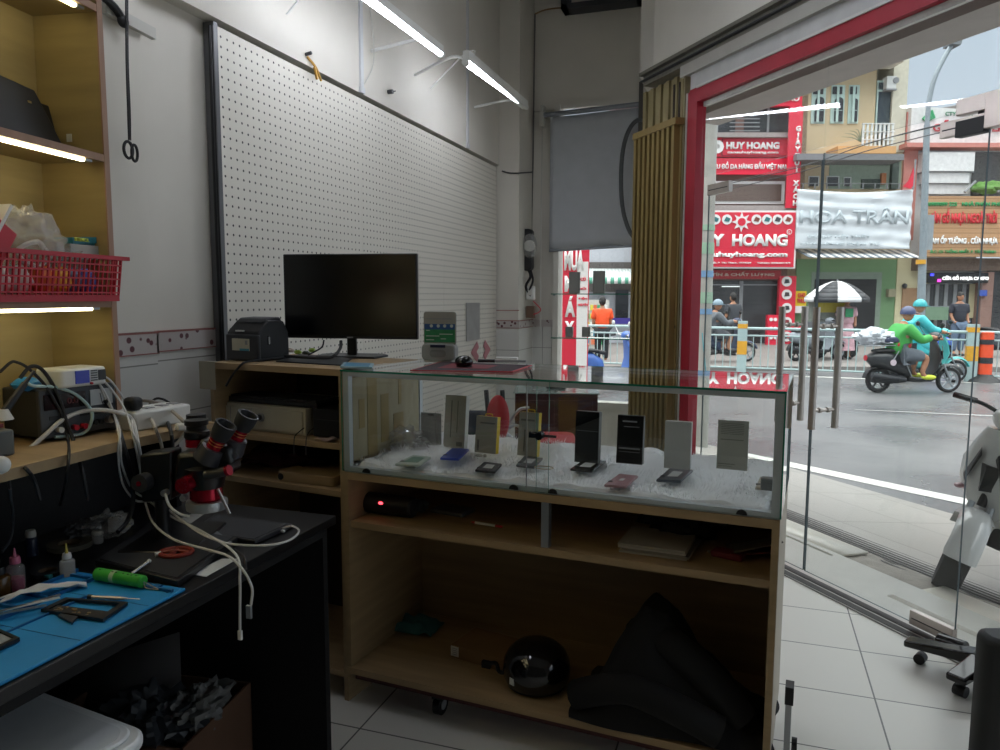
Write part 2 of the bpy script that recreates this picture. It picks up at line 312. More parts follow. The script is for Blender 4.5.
# ceiling tubes
def tube_light(y0, y1, z0, z1, label):
    t = thing('tube_light', label, 'light', (-1.6, y0, z0), 0, 'ceiling tube lights'); L = y1-y0; dz = z1-z0
    m = M(); m.cyl((0, 0, 0), (0, L, dz), .016, n=14); part('tube', m, tube_m, t)
    m = M()
    for k, s in ((-.02, -1), (1.0, 1)):
        a = Vector((0, L*k, dz*k)); m.cyl(a, a+Vector((0, .03, 0)), .019, n=14)
    m.box((-.02, 0, .014), (.02, L, .034+dz)); part('fitting', m, white, t)
    m = M(); m.tube([(0, .03, .02), (-.1, .03, .05), (-.35, .06, -.02)], .009, 6); part('bracket', m, white, t); m = M(); m.tube([(0, L-.1, .04), (-.1, L-.1, .06), (-.35, L-.1, .03)], .009, 6); part('bracket', m, white, t)
    m = M(); m.tube([(.0, .08, .02), (.01, .12, .10), (-.08, .2, .12), (-.2, .25, .06), (-.34, .26, -.05)], .004, 5); part('wire', m, white, t)
    return t
tube_light(2.62, 3.755, 2.635, 2.652, 'white glowing tube light at top centre, the nearer one, cut by the picture top')
tube_light(4.13, 5.30, 2.708, 2.743, 'white glowing tube light nearer the back corner column')
t = tube_light(1.25, 2.35, 2.98, 2.98, 'added unseen tube light high above the work bench, brightens the room'); t.location.x = -1.35  # added tube out of view, raises the light on bench and room
t = tube_light(2.7, 3.9, 3.3, 3.3, 'added unseen tube light over the glass counter, brightens case and room'); t.location.x = -.45  # added fill tube out of view, lifts the case and back wall
# conduits on the upper wall
for px, py in ((361, 102), (467, 148)):
    p = OX(px, py, -1.965); m = M(); m.box((-.0, -.014, 0), (.012, .014, 1.5)); m.m = 0; m.box((0, -.02, -.01), (.016, .02, .02))
    tag(part('cable_conduit', m, wallc, loc=(-1.966, p.y, 2.44)), 'white vertical cable conduit on the wall above the pegboard, '+('left one' if px < 400 else 'right one by the second tube'), 'conduit', 'wall conduits')
m = M(); p = OX(362, 20, -1.96); m.tube([p+Vector((0, .0, .3)), p+Vector((.03, .05, 0)), p+Vector((.03, .06, -.2)), p+Vector((.0, .0, -.33))], .003, 5)
tag(part('loose_wire', m, offw), 'thin pale wire hanging beside the left wall conduit', 'wire')
# pegboard
def peg_mat():
    m = bpy.data.materials.new('pegboard_white'); m.use_nodes = True; nt = m.node_tree; b = nt.nodes['Principled BSDF']; b.inputs['Roughness'].default_value = .55
    t = nt.nodes.new('ShaderNodeTexCoord'); s = nt.nodes.new('ShaderNodeSeparateXYZ'); nt.links.new(t.outputs['Object'], s.inputs[0])
    def mth(op, a, b_=None, c=None):
        n = nt.nodes.new('ShaderNodeMath'); n.operation = op
        for i, v in enumerate((a, b_, c)):
            if v is None: continue
            if isinstance(v, (int, float)): n.inputs[i].default_value = v
            else: nt.links.new(v, n.inputs[i])
        return n.outputs[0]
    P = .0375
    fy = mth('SUBTRACT', mth('FRACT', mth('DIVIDE', s.outputs['Y'], P)), .5); fz = mth('SUBTRACT', mth('FRACT', mth('DIVIDE', s.outputs['Z'], P)), .5)
    d = mth('SQRT', mth('ADD', mth('MULTIPLY', fy, fy), mth('MULTIPLY', fz, fz))); hole = mth('LESS_THAN', d, .135)
    mi = nt.nodes.new('ShaderNodeMix'); mi.data_type = 'RGBA'; nt.links.new(hole, mi.inputs[0]); mi.inputs[6].default_value = lin('#d5d1c6')+[1]; mi.inputs[7].default_value = lin('#3c3b3a')+[1]
    nt.links.new(mi.outputs[2], b.inputs['Base Color']); return m
pegm = peg_mat(); y0 = OX(217, 26, -1.98).y; yw = (5.785-y0)/3
for i in range(3):
    m = M(); m.box((0, .001, -1.0), (.006, yw-.001, 1.29))
    tag(part('pegboard', m, pegm, loc=(-1.986, y0+i*yw, 1.12)), 'white perforated pegboard wall panel, '+('nearest the camera behind the monitor', 'middle one behind the card speaker', 'farthest one beside the corner column')[i], 'pegboard', 'pegboard panels')
m = M(); m.box((-.04, 0, 0), (.008, .022, 2.3)); m.m = 1
for dx, rr in ((.0, .006), (.012, .004)): m.tube([(dx, -.012, 2.28), (dx+.004, -.02, 1.7), (dx, -.01, 1.0), (dx+.01, -.03, .5)], rr, 6)
tag(part('pegboard_edge_rail', m, [mat('rail_grey', '#67686a', .4, .5), black], loc=(-1.985, y0-.024, .12)), 'grey metal rail with black cables along the left edge of the pegboard', 'rail')
# screws, sticky tape and papers
p = OX(312, 68, -1.965); t = thing('dangling_tape', 'short orange tape scrap hanging on the wall above the pegboard', 'tape', p)
m = M(); m.tube([(.0, -.04, .04), (.02, 0, 0), (.015, .05, -.045)], .006, 5); m.tube([(.02, -.01, .0), (.02, .01, -.05)], .007, 4); part('tape_strip', m, mat('orange_tape', '#b88a34', .5), t); m = M(); m.cyl((0, -.05, .045), (.03, -.05, .05), .008, n=8); part('hook', m, dark, t)
p = OX(388, 92, -1.962); m = M(); m.cyl((0, 0, 0), (.03, 0, 0), .012, n=10); m.tube([(.02, 0, 0), (.03, .03, .01)], .004, 5); tag(part('wall_hook', m, dark, loc=p), 'small dark hook in the wall between the two tube lights', 'hook')
p = OX(473, 323, -1.975); m = M(); m.box((0, -.14, -.13), (.003, .14, .15)); q = tag(part('paper_sheet', m, mat('grey_paper', '#9b9a97', .7), loc=p), 'grey printed sheet taped on the pegboard right of the card speaker', 'paper')
p = OX(481, 351, -1.975); t = thing('wall_sticker', 'pink sticker of two facing brackets on the pegboard by the counter', 'sticker', p)
for s in (-1, 1):
    m = M(); m.prism([(s*.015, .0), (s*.05, .045), (s*.10, .045)[:2], (s*.13, .0), (s*.10, -.045), (s*.05, -.045)] if 0 else [(s*.04, .0), (s*.11, .075), (s*.20, .075), (s*.13, .0), (s*.20, -.075), (s*.11, -.075)] if 0 else [(s*.05, .035), (s*.09, .08), (s*.22, .0), (s*.09, -.08), (s*.05, -.035), (s*.10, 0)], 0, .002, 'x')
    part('bracket_mark', m, mat('pink_print', '#a86a70', .6), t)
# back wall items
p = OY(549, 113, 6.13)
t = thing('roller_shade', 'grey roller shade pulled half down over the back window', 'shade', (-1.66, 6.12, 0))
xr = OY(641, 106, 6.12).x+1.66
zb = OY(555, 250, 6.12).z; zt = OY(549, 118, 6.12).z
m = M(); m.grid(20, 14, lambda u, v: (.03+(xr-.03)*u, -.006+.012*math.sin(9*u+2*v)*v, zb+(zt-zb)*(1-v)+.03*u)); part('cloth', m, mat('shade_cloth', '#b2b6ba', .8, var=.04), t, solid=.003)
m = M(); m.cyl((-.02, -.02, zt+.02), (xr+.04, -.02, zt+.05), .02, n=12); m.cyl((.03, -.0, zb-.005), (xr, -.0, zb+.025), .012, n=10); part('roller', m, mat('shade_rail', '#8b9096', .4, .5), t)
m = M(); m.box((-.045, -.04, zt-.07), (-.02, .03, zt+.1)); m.box((xr+.03, -.04, zt-.02), (xr+.06, .03, zt+.1)); part('bracket', m, offw, t)
m = M(); m.tube([(-.03, -.03, zt), (-.035, -.03, 1.7), (-.03, -.03, 1.1)], .004, 5); part('pull_cord', m, offw, t)
pts = [OY(x, y, 6.02) for x, y in ((648, 122), (638, 120), (629, 130), (623, 150), (621, 180), (623, 210), (630, 232), (640, 243))]
m = M(); m.tube(pts, .017, 10); tag(part('rubber_hose', m, mat('hose_grey', '#4b4f51', .5)), 'dark grey hose curving in front of the roller shade', 'hose')
m = M(); m.box((0, 0, 0), (.03, .03, .62)); part('side_rod', m, mat('rod', '#55534e', .5, .5), t, loc=(OY(640, 150, 6.05).x+1.66-.02, -.06, OY(640, 150, 6.05).z-.1))
# fan unit at the very top of the back wall
p = OY(602, 0, 6.1); t = thing('exhaust_fan', 'dark exhaust fan set in the back wall, cut off by the picture top', 'fan', (p.x, 6.1, p.z+.12))
m = M(); m.box((-.32, -.05, -.17), (.32, .1, -.13)); m.box((-.32, -.05, .3), (.32, .1, .34)); m.box((-.32, -.05, -.17), (-.27, .1, .34)); m.box((.27, -.05, -.17), (.32, .1, .34)); part('frame', m, dark, t)
m = M(); m.cyl((0, -.03, .08), (0, .03, .08), .05)
for k in range(5):
    a = 2*PI*k/5; m.cbox((.12*math.cos(a), 0, .08+.12*math.sin(a)), (.2, .012, .09), (0, -a, 0))
part('blade', m, dark, t); m = M()
for r in (.08, .14, .2): m.tube([(r*math.cos(2*PI*i/20), -.045, .08+r*math.sin(2*PI*i/20)) for i in range(21)], .004, 5, 1)
part('guard', m, grey, t)
m = M(); m.tube([OY(x, y, 6.15) for x, y in ((535, 14), (545, 10), (560, 8), (580, 9), (595, 7))], .006, 5); tag(part('orange_cable', m, mat('ochre_cable', '#8a6a3a', .5)), 'thin orange cable running to the fan along the back wall', 'cable')
m = M(); m.tube([OY(x, y, 6.17) for x, y in ((535, 14), (534, 80), (533, 160), (531, 240))], .006, 5, 2); tag(part('corner_cable', m, mat('cable_grey', '#6a6a68', .5)), 'thin grey cable running down the back corner to the meter', 'cable')
# electricity meter, boxes
p = OX(530, 250, -1.78); t = thing('electricity_meter', 'black electricity meter with clear dome on the corner column', 'meter', OY(528, 250, 6.0))
m = M(); m.rrect(-.06, -.17, .04, .17, .03, -.04, .05, 'y'); part('case', m, black, t, .01)
m = M(); m.ball((.03, -.05, .03), (.06, .06, .10), 20, 12); part('dome', m, poly, t); m = M(); m.lathe([(.0, 0), (.045, 0), (.045, .02), (0, .02)], 20); q = part('dial', m, offw, t, loc=(.03, -.05, .03), rot=(PI/2, 0, 0))
m = M(); m.tube([(0, 0, -.15), (.03, -.02, -.22), (-.01, -.02, -.3), (.03, -.01, -.38)], .012, 6); m.tube([(.02, 0, -.15), (.05, -.02, -.25), (.02, -.02, -.33)], .01, 6); part('cable', m, black, t)
t = thing('switch_box', 'small white switch box below the electricity meter', 'box', OY(530.5, 293, 6.0)); m = M(); m.box((-.035, -.02, -.055), (.035, .03, .055)); part('case', m, white, t, .006); m = M(); m.box((-.018, -.026, -.02), (.018, -.02, .03)); part('cover', m, offw, t, .002)
t = thing('junction_box', 'brown junction box with a red wire under the white switch box', 'box', OY(530.5, 312, 6.0)); m = M(); m.box((-.035, -.02, -.05), (.035, .03, .05)); part('case', m, mat('brown_box', '#6d5544', .6), t, .004); m = M(); m.tube([(.03, -.02, .09), (.09, -.02, .03), (.08, -.02, 0), (.03, -.02, -.02)], .005, 5); part('wire', m, red, t)
m = M(); m.tube([OY(x, y, 5.78) for x, y in ((502, 171), (510, 173), (520, 173))]+[OY(533, 172, 6.1)], .006, 5); tag(part('cable_span', m, dark), 'thin dark cable crossing the corner column at pegboard top height', 'cable')
m = M(); m.box((-.006, 0, 0), (0.006, .004, 2.4)); 
pts = [OY(x, y, 5.9) for x, y in ((680, 0), (677, 30), (670, 60), (655, 80))]; m = M(); m.tube(pts, .004, 5); tag(part('hanging_wire', m, grey), 'thin wire hanging down above the folding gate', 'wire')
# accordion gate stacked at the left of the shop front
t = thing('folding_gate', 'bronze folding gate stacked open between back window and red frame', 'gate', T0, DRZ)
n = 9; s0, s1 = DL(636.5, 200, -.07)[0], DL(679, 200, -.07)[0]; w = (s1-s0)/n
for i in range(n):
    m = M(); a = s0+i*w
    m.box((a, -.10, .02), (a+w*.52, -.03, 2.42)); m.cyl((a+w*.52, -.05, .02), (a+w*.52, -.05, 2.43), .009, n=6); m.box((a+w*.52, -.045, .02), (a+w, -.035, 2.42))
    part('gate_leaf', m, [gatem], t)
m = M()
for i in range(10): a = -1.62+i*.047; m.box((a, .02+.012*(i % 2), 2.40), (a+.038, .04+.012*(i % 2), 2.76))
part('upper_slats', m, mat('bronze_light', '#9a8f6a', .5, .3), t)
m = M(); m.box((s1, -.05, 0), (-1.02, .03, 2.74)); m.m = 1; m.box((-1.13, -.055, 2.2), (-1.115, -.049, 2.68)); m.box((-1.07, -.055, 2.2), (-1.055, -.049, 2.68)); m.cyl((-1.05, -.06, 1.2), (-1.05, -.03, 1.2), .02, n=10); part('jamb', m, [mat('jamb_beige', '#8f8468', .5, .2, var=.1), mat('slot_dark', '#2c2118', .6)], t)
m = M(); m.box((s0, -.11, 2.42), (s1, -.02, 2.46)); part('top_rail', m, gatem, t)
# glass doors
def leaf(s0, s1, z0, z1, label, hinge):
    t = thing('glass_door', label, 'door', T0+DR*s0, DRZ, 'glass door leaves'); w = s1-s0
    m = M(); m.box((0, -.005, z0), (w, .005, z1)); m.f = m.f[:]; q = part('pane', m, [gdoor, mat('door_edge', '#4c5a5e', .2)], t)
    for p in q.data.polygons:
        if abs(p.normal.y) < .5: p.material_index = 1
    hx = (0, .2) if hinge < 0 else (w-.2, w)
    for z in (z0, z1-.05):
        m = M(); m.box((hx[0], -.014, z-.005), (hx[1], .014, z+.055)); m.m = 1; m.box((hx[0]+.01, -.015, z+.02), (hx[1]-.01, .015, z+.026)); part('patch_fitting', m, [steel, dark], t, .002)
    return t
d1 = leaf(-.80, .094, .03, 2.03, 'left glass door leaf beside the red frame, bar handle on its right', -1)
d2 = leaf(.104, .93, .03, 2.06, 'right glass door leaf with bar handle near its left edge', 1)
def bars(par, x):
    for y in (-.07, .07):
        m = M(); m.cyl((x, y, .76), (x, y, 1.34), .0165, n=18); h = part('door_handle', m, steel, par)
        for z in (.85, 1.25):
            m = M(); m.cyl((x, 0, z), (x, y, z), .008, n=10); m.cyl((x, y*.25, z), (x, y*.45, z), .013, n=12); part('standoff', m, steel, h)
bars(d1, .80-.055); bars(d2, .075)
t = thing('transom_pane', 'fixed glass panes above the doors under the red frame', 'window', T0, DRZ); q = t; q['kind'] = 'structure'
for a, b in ((-.885, .10), (.108, .93), (.94, 2.0)):
    m = M(); m.box((a, -.005, 2.09), (b, .005, 2.53)); part('pane', m, gdoor, t)
m = M(); m.box((.94, -.005, .02), (2.0, .005, 2.085)); part('side_pane', m, gdoor, t)
t = thing('door_closer', 'steel patch bracket with dark floor spring arm at upper right', 'closer', T0+DR*.80+Vector((0, 0, 2.045)), DRZ)
m = M(); m.box((0, -.02, .03), (.16, .02, .09)); part('cover', m, steel, t, .003); m = M(); m.box((0, -.018, -.05), (.12, .018, .01)); m.cyl((.09, 0, 0), (.09, 0, .04), .01); part('clamp', m, dark, t, .002); m = M(); m.box((.12, -.022, -.04), (.24, .022, .09)); part('end_block', m, steel, t, .003)
# ------------------------------------------------------------------ left: wooden wall shelf, ledge, bench
SHO = Vector((-1.6, 1.563, 0)); SA = rad(98.5); SU = Vector((-.148, .989, 0)); SW = Vector((-.989, -.148, 0))
def SH(x, y, t=0):
    d = ray(x, y); P = CAM+d*((SHO+SW*t-CAM).dot(SW)/d.dot(SW)); return (P-SHO).dot(SU), P.z
def thingS(name, label, cat, x, y, z, group=None, rz=0):
    p = SHO+SU*x+SW*y; return thing(name, label, cat, (p.x, p.y, z), SA+rz, group)
t = thingS('display_shelf', 'oak wall shelf with glowing LED strips at the left picture edge', 'shelf', 0, 0, 0)
m = M(); m.box((-1.3, .185, 1.031), (0, .197, 2.6)); part('back_panel', m, woodl, t)
m = M(); m.box((-.018, .003, 1.031), (0, .19, 2.6)); part('side_panel', m, woodl, t)
m = M(); m.box((-.0185, -.001, 1.031), (.0005, .003, 2.6)); lbl(part('front_edging', m, woode, t), 'pinkish edge strip of the shelf side')
m = M(); m.box((-1.3, .0, 1.031), (-1.28, .19, 2.6)); part('side_panel', m, woodl, t)
for z in (1.745, 1.372, 2.115):
    m = M(); m.box((-1.28, .004, z-.018), (-.018, .19, z)); b = part('shelf_board', m, woodl, t)
    m = M(); m.box((-1.28, 0, z-.018), (-.018, .004, z)); part('edging', m, woode, b)
    m = M(); m.box((-1.28, .012, z-.026), (-.075, .022, z-.018)); part('led_strip', m, led_m, b)
    m = M(); m.box((-.075, .01, z-.024), (-.05, .024, z-.018)); part('strip_end', m, alu, b)
m = M(); m.lathe([(.0, 0), (.012, 0), (.012, .004), (.006, .006), (0, .006)], 12, (0, 0, 0)); q = part('hole_cap', m, offw, t, rot=(PI/2, 0, 0), loc=(-.42, .184, 2.03))
m = M(); m.box((-.02, .09, 1.78), (-.0185, .105, 1.80)); part('sticker_scrap', m, white, t)
# laptop-like black panel leaning on the upper shelf
x0, z0 = SH(0, 125, .08); x1, z1 = SH(70, 138, .08)
t = thingS('laptop', 'closed black laptop leaning upright on the upper oak shelf', 'laptop', x1, .09, 1.746)
m = M(); m.xf = Matrix.Rotation(rad(-14), 4, 'X'); m.add([(-.42, 0, 0), (0, 0, 0), (-.055, 0, .15), (-.42, 0, .185), (-.42, .014, 0), (0, .014, 0), (-.055, .014, .15), (-.42, .014, .185)], [(0, 1, 2, 3), (7, 6, 5, 4), (0, 4, 5, 1), (1, 5, 6, 2), (2, 6, 7, 3), (3, 7, 4, 0)])
part('lid', m, dark, t, .003); m = M(); m.xf = Matrix.Rotation(rad(-14), 4, 'X'); m.box((-.19, -.002, .13), (-.175, .001, .137)); m.box((-.09, -.002, .11), (-.08, .001, .115)); part('sticker', m, mat('gold_sticker', '#a58f55', .4), t)
m = M(); m.xf = Matrix.Rotation(rad(-14), 4, 'X'); m.box((-.42, .015, 0.0), (-.0, .024, .13)); part('base', m, black, t, .003)
# red basket with contents
xr, zr = SH(124, 262, -.02); xb, zb = SH(118, 296, .01)
t = thingS('plastic_basket', 'red plastic basket with square grid sides on the middle oak shelf', 'basket', xr-.03, -.02, 1.374)
L, Dp, Hh = -.85, .17, .105
m = M()
def wall_grid(a, b, nx, nzr):
    a = Vector(a); b = Vector(b); d = b-a; top = Vector((d.normalized().y, -d.normalized().x, 0))*.015
    for i in range(nx+1):
        p = a+d*(i/nx); q = p+Vector((0, 0, Hh))+top; m.tube([p, q], .0028, 4, 0)
    for k in range(nzr+1):
        f = k/nzr; m.tube([a+Vector((0, 0, Hh*f))+top*f, b+Vector((0, 0, Hh*f))+top*f], .0028 if 0 < k < nzr else .006, 4, 0)
wall_grid((L, 0, 0), (0, 0, 0), 52, 6); wall_grid((0, 0, 0), (0, Dp, 0), 11, 6)
m.box((L, 0, 0), (0, Dp, .004)); m.box((L, -.003, 0), (.0, .0, .012)); m.box((L-.01, -.022, Hh-.004), (.022, -.012, Hh+.006)); m.box((.012, -.022, Hh-.004), (.024, Dp, Hh+.006))
part('basket_body', m, red, t)
bo = SHO+SU*(xr-.03)+SW*(-.02)
def inb(x, y, z): return SHO+SU*(xr-.03+x)+SW*(-.02+y)+Vector((0, 0, 1.38+z))
def bag(name, label, c, r, seed, m_=None, group=None, nz_=.35, rz=0.):
    m = M(); m.ball((0, 0, 0), r, 44, 26, nz_=nz_, ns=3.2, seed=seed); m.v = [v+Vector(v).normalized()*.006*noise.noise(v*90+Vector((seed, 0, 0))) for v in m.v]; o = part(name, m, m_ or poly, smooth=25); o.location = c; o.rotation_euler = (0, 0, rz); return tag(o, label, 'bag', group)
bag('plastic_bag', 'crinkled clear plastic bag bulging out of the red basket at left', inb(-.22, .09, .12), (.12, .06, .085), 3, rz=SA)
bag('plastic_bag', 'smaller crinkled clear bag in the red basket beside the small boxes', inb(-.10, .09, .09), (.085, .05, .05), 5, rz=SA)
t2 = thing('tape_roll', 'white cable coil inside the bag in the red basket', 'roll', inb(-.2, .06, .10), SA)
m = M(); m.tube([(.045*math.cos(a*PI/8), .01*math.sin(a), .03*math.sin(a*PI/8)) for a in range(17)], .006, 6, 1); part('coil', m, white, t2)
t2 = thing('red_carton', 'red and white carton tilted in the red basket at the left picture edge', 'box', inb(-.36, .06, .08), SA); m = M(); m.cbox((0, 0, .03), (.10, .05, .14), (0, .6, 0)); m.m = 1; m.cbox((.035, -.0, .07), (.008, .052, .13), (0, .6, 0)); part('carton', m, [red, white], t2)
t2 = thing('stencil_box', 'small green and blue box lying on top in the red basket', 'box', inb(-.035, .08, .145), SA)
m = M(); m.cbox((0, 0, 0), (.10, .05, .016), (0, -.08, 0)); part('carton', m, mat('teal_card', '#2b7f8f', .5, var=.3, scale=40), t2); text('STENCIL', .05, .009, mat('lime', '#c4d65a', .5), t2, (-.02, -.027, .0), name='print')
t2 = thing('white_carton', 'pale cardboard box under the green box in the red basket', 'box', inb(-.045, .085, .115), SA); m = M(); m.cbox((0, 0, 0), (.11, .07, .035)); part('carton', m, mat('pale_card', '#a9a9a2', .7), t2)
t2 = thing('teal_pouch', 'teal packet poking out at the basket corner', 'packet', inb(.01, .09, .125), SA); m = M(); m.cbox((0, 0, 0), (.05, .05, .03), (.2, .5, .3)); part('packet', m, mat('teal_pack', '#3d8a8c', .5), t2, .004)
for i, (c, x) in enumerate((('orange', -.2), ('amber', -.15), ('blue', -.06), ('white', -.27), ('white', -.33), ('navy', -.11), ('brown', -.42))):
    col = dict(orange='#c9641d', amber='#d49a1a', blue='#2b4f9a', white='#c9c4bf', navy='#3c4a6a', brown='#6c4c42')[c]
    m = M(); m.ball((0, 0, 0), (.028, .03, .032), 14, 9, nz_=.3, seed=i); o = part(c+'_packet', m, mat('pk_'+c+str(i), col, .5)); o.location = inb(x, .05, .04); o.rotation_euler = (0, 0, SA)
    tag(o, f'{c} packet inside the red basket behind its grid, {("leftmost" if x<-.4 else "beside the orange one" if c=="amber" else "under the clear bags" if x<-.2 else "near the right end")}'+('' if c != 'white' else (', left one' if x < -.3 else ', right one')), 'packet')
# hanging cord loop and trunking on the pillar
pts = [OX(x, y, -1.90) for x, y in ((126, -10), (126.5, 60), (128, 110), (129, 140))]
m = M(); m.tube(pts, .0032, 6); m.tube([p+Vector((0, .006, 0)) for p in pts[:2]]+[pts[2]+Vector((0, .008, 0)), pts[3]+Vector((0, .006, 0))], .0025, 6)
c = OX(129, 150, -1.9)
m.tube([c+Vector((0, .018*math.sin(a)-.003, .026*math.cos(a))) for a in [i*PI/6 for i in range(13)]], .005, 6, 2); m.tube([c+Vector((0.01, .012*math.sin(a)+.012, .026*math.cos(a)-.008)) for a in [i*PI/6 for i in range(13)]], .0045, 6, 2)
tag(part('cord_loop', m, black), 'black cord hanging down with a small knotted loop beside the oak shelf', 'cord')
a = OX(106, 6, -1.93); b = OX(156, 33, -1.93)
t = thing('cable_trunking', 'short white cable trunking near the top of the pillar by the shelf', 'trunking', a); m = M(); d = b-a
m.add([Vector((dx, f*d.y, f*d.z+dz)) for f in (0, 1) for dx, dz in ((-.019, -.02), (0, -.02), (0, .015), (-.019, .015))], [(0, 1, 2, 3), (7, 6, 5, 4), (0, 4, 5, 1), (1, 5, 6, 2), (2, 6, 7, 3), (3, 7, 4, 0)]); part('cover', m, offw, t)
m = M(); m.tube([(.012, -.03, .02), (.015, .02, .0), (.012, .06, -.035)], .012, 8); m.ball((.015, .05, -.03), (.014, .02, .02)); m.tube([(.012, -.03, .02), (.01, -.06, .06)], .005, 6); part('plug', m, black, t)
# instrument ledge
t = thing('instrument_ledge', 'raised oak ledge along the wall behind the work bench', 'ledge', (0, 0, 0))
ze = 1.03
A1 = Z(0, 470, ze); A2 = Z(121, 440, ze); A3 = Z(203, 425, ze)
pl_ = [(-1.50, .6), (A1.x+.01, A1.y), (A2.x+.01, A2.y), (A3.x, A3.y+.05), (A3.x-.30, A3.y+.12), (-1.94, A3.y+.12), (-1.94, .6)]
m = M(); m.prism(pl_, ze-.024, ze); part('top', m, woodh, t)
m = M(); m.box((-1.76, .6, .76), (-1.75, A3.y+.1, ze-.024)); part('back_board', m, black, t); m = M(); m.box((-1.75, A3.y+.08, .76), (-1.6, A3.y+.1, ze-.024)); part('end_board', m, black, t)
def thingW(name, label, cat, p, rz=0, group=None): return thing(name, label, cat, p, rz, group)
# bench power supply
c0 = Z(115, 430, ze); c1 = Z(41, 443, ze); dd = (c0-c1); W = dd.length; an = math.atan2(dd.y, dd.x)
t = thing('power_supply', 'dark grey bench power supply with red display on the oak ledge', 'instrument', c1+Vector((0, 0, .002)), an)
hh = .125
m = M(); m.box((0, .006, .008), (W, .17, hh)); part('case', m, dark, t, .004)
m = M(); m.box((-.002, -.006, .006), (W+.002, .008, hh+.001)); fp = part('front_panel', m, mat('panel_grey', '#3e4247', .5), t, .003)
m = M(); m.box((.008, -.009, hh-.05), (W*.58, -.005, hh-.012)); lbl(part('display', m, mat('display_dark', '#1c0d10', .15), t), 'dark red numeric display')
text('0.0', .03, .016, mat('dim_red', '#5a1a22', .3), t, (W*.4, -.010, hh-.032), name='digits', ext=.001)
m = M(); m.box((W*.64, -.010, hh-.052), (W*.95, -.005, hh-.012)); q = part('meter', m, mat('meter_face', '#b0b4b4', .3), t); m = M(); m.tube([(W*.8, -.0115, hh-.05), (W*.77, -.0115, hh-.022)], .0008, 4, 0); part('needle', m, black, q)
for i, (x, z, r, mm) in enumerate(((.2, .025, .007, white), (.4, .025, .007, red), (.52, .025, .007, red), (.66, .03, .006, black), (.74, .03, .006, black), (.88, .032, .010, steel))):
    m = M(); m.cyl((W*x, -.006, z), (W*x, -.022, z), r, n=14); part('knob', m, mm, t)
m = M()
for x in (.1, .3, .5, .7): m.box((W*x, -.008, .05), (W*(x+.12), -.004, .06))
part('switch', m, black, t)
# hot air / thermostat unit with blue screen, on the supply
c = DEP(75, 383, 2.07); t = thing('soldering_station', 'white soldering station with small blue screen on top of the power supply', 'instrument', c1+Vector((.02, .0, hh+.004))+dd.normalized()*.035, an)
m = M(); m.rrect(0, -.01, .125, .09, .012, 0, .046, 'z'); part('case', m, white, t, .006)
m = M(); m.box((.038, -.013, .008), (.074, -.008, .040)); part('screen', m, mat('blue_screen', '#1d2460', .2, emit=.25), t)
m = M()
for i in range(5): m.box((.08, -.013, .012+i*.006), (.096, -.009, .0145+i*.006))
part('button_rows', m, dark, t); m = M(); m.cyl((.079, -.01, .006), (.079, -.016, .006), .003, n=10); part('red_button', m, red, t)
m = M(); m.box((.10, -.012, .012), (.12, -.008, .038)); part('socket', m, dark, t)
t = thing('blue_pouch', 'small blue plastic pouch beside the white soldering station', 'pouch', c1+dd.normalized()*.0+Vector((-.06, .0, hh+.018)), an); m = M(); m.ball((-.0, -.03, 0), (.032, .03, .016), 16, 10, nz_=.25, seed=2); part('pouch', m, mat('sky_blue', '#2a86c2', .45), t)
# second instrument at left edge
c = Z(16, 455, ze); t = thing('multimeter_station', 'grey instrument cut by the left picture edge on the oak ledge', 'instrument', (c.x, c.y, ze+.001), an)
m = M(); m.box((-.25, 0, .0), (0, .14, .058)); part('case', m, mat('instr_grey', '#565c5c', .5), t, .005); m = M(); m.box((-.25, -.003, .035), (-.03, .02, .085)); part('holder', m, black, t, .006)
m = M(); m.box((-.2, .03, .06), (-.005, .12, .068)); part('rim', m, mat('dull_red', '#7a2630', .5), t)
t = thing('soldering_iron', 'black soldering iron handle resting in its white stand at the left edge', 'tool', DEP(18, 405, 1.62), 0)
a = DEP(2, 415, 1.6)-t.location; b = DEP(34, 371, 1.68)-t.location; m = M(); m.cyl(a, b*.7+a*.3, .009, .007, 12); m.cyl(b*.7+a*.3, b, .005, .003, 10); part('handle', m, black, t); m = M(); m.cyl(a+Vector((0, 0, -.01)), a+Vector((0, 0, .012)), .022, .012, 16); part('stand', m, offw, t)
# white power strip and plugs
c = Z(136, 432, ze); t = thing('power_strip', 'white power strip with a black plug on the oak ledge by the tiled pillar', 'power strip', c+Vector((0, .0, .0)), rad(86))
m = M(); m.box((0, 0, 0), (.19, .10, .05)); part('body', m, white, t, .006); m = M()
for x in (.03, .08, .13, .17): m.box((x-.012, .03, .05), (x+.012, .06, .052))
part('socket', m, grey, t)
t = thing('black_plug', 'chunky black plug pushed into the white power strip', 'plug', c+Vector((-.03, .025, .053))); m = M(); m.box((-.02, -.018, 0), (.02, .018, .035)); part('plug_body', m, black, t, .01)
c = Z(172, 433, ze); t = thing('white_adapter', 'small white adapter block lying in front of the power strip', 'adapter', c+Vector((0, .02, 0)), rad(60)); m = M(); m.box((0, 0, 0), (.035, .025, .02)); part('case', m, white, t, .005)
c = DEP(-7, 465, 1.38); t = thing('white_plug', 'white round plug at the end of a thick white cable, left picture edge', 'plug', c); m = M(); m.cyl((-.06, -.02, 0), (.016, .005, .0), .017, n=18); m.ball((.016, .005, 0), (.012, .016, .016)); part('body', m, white, t)
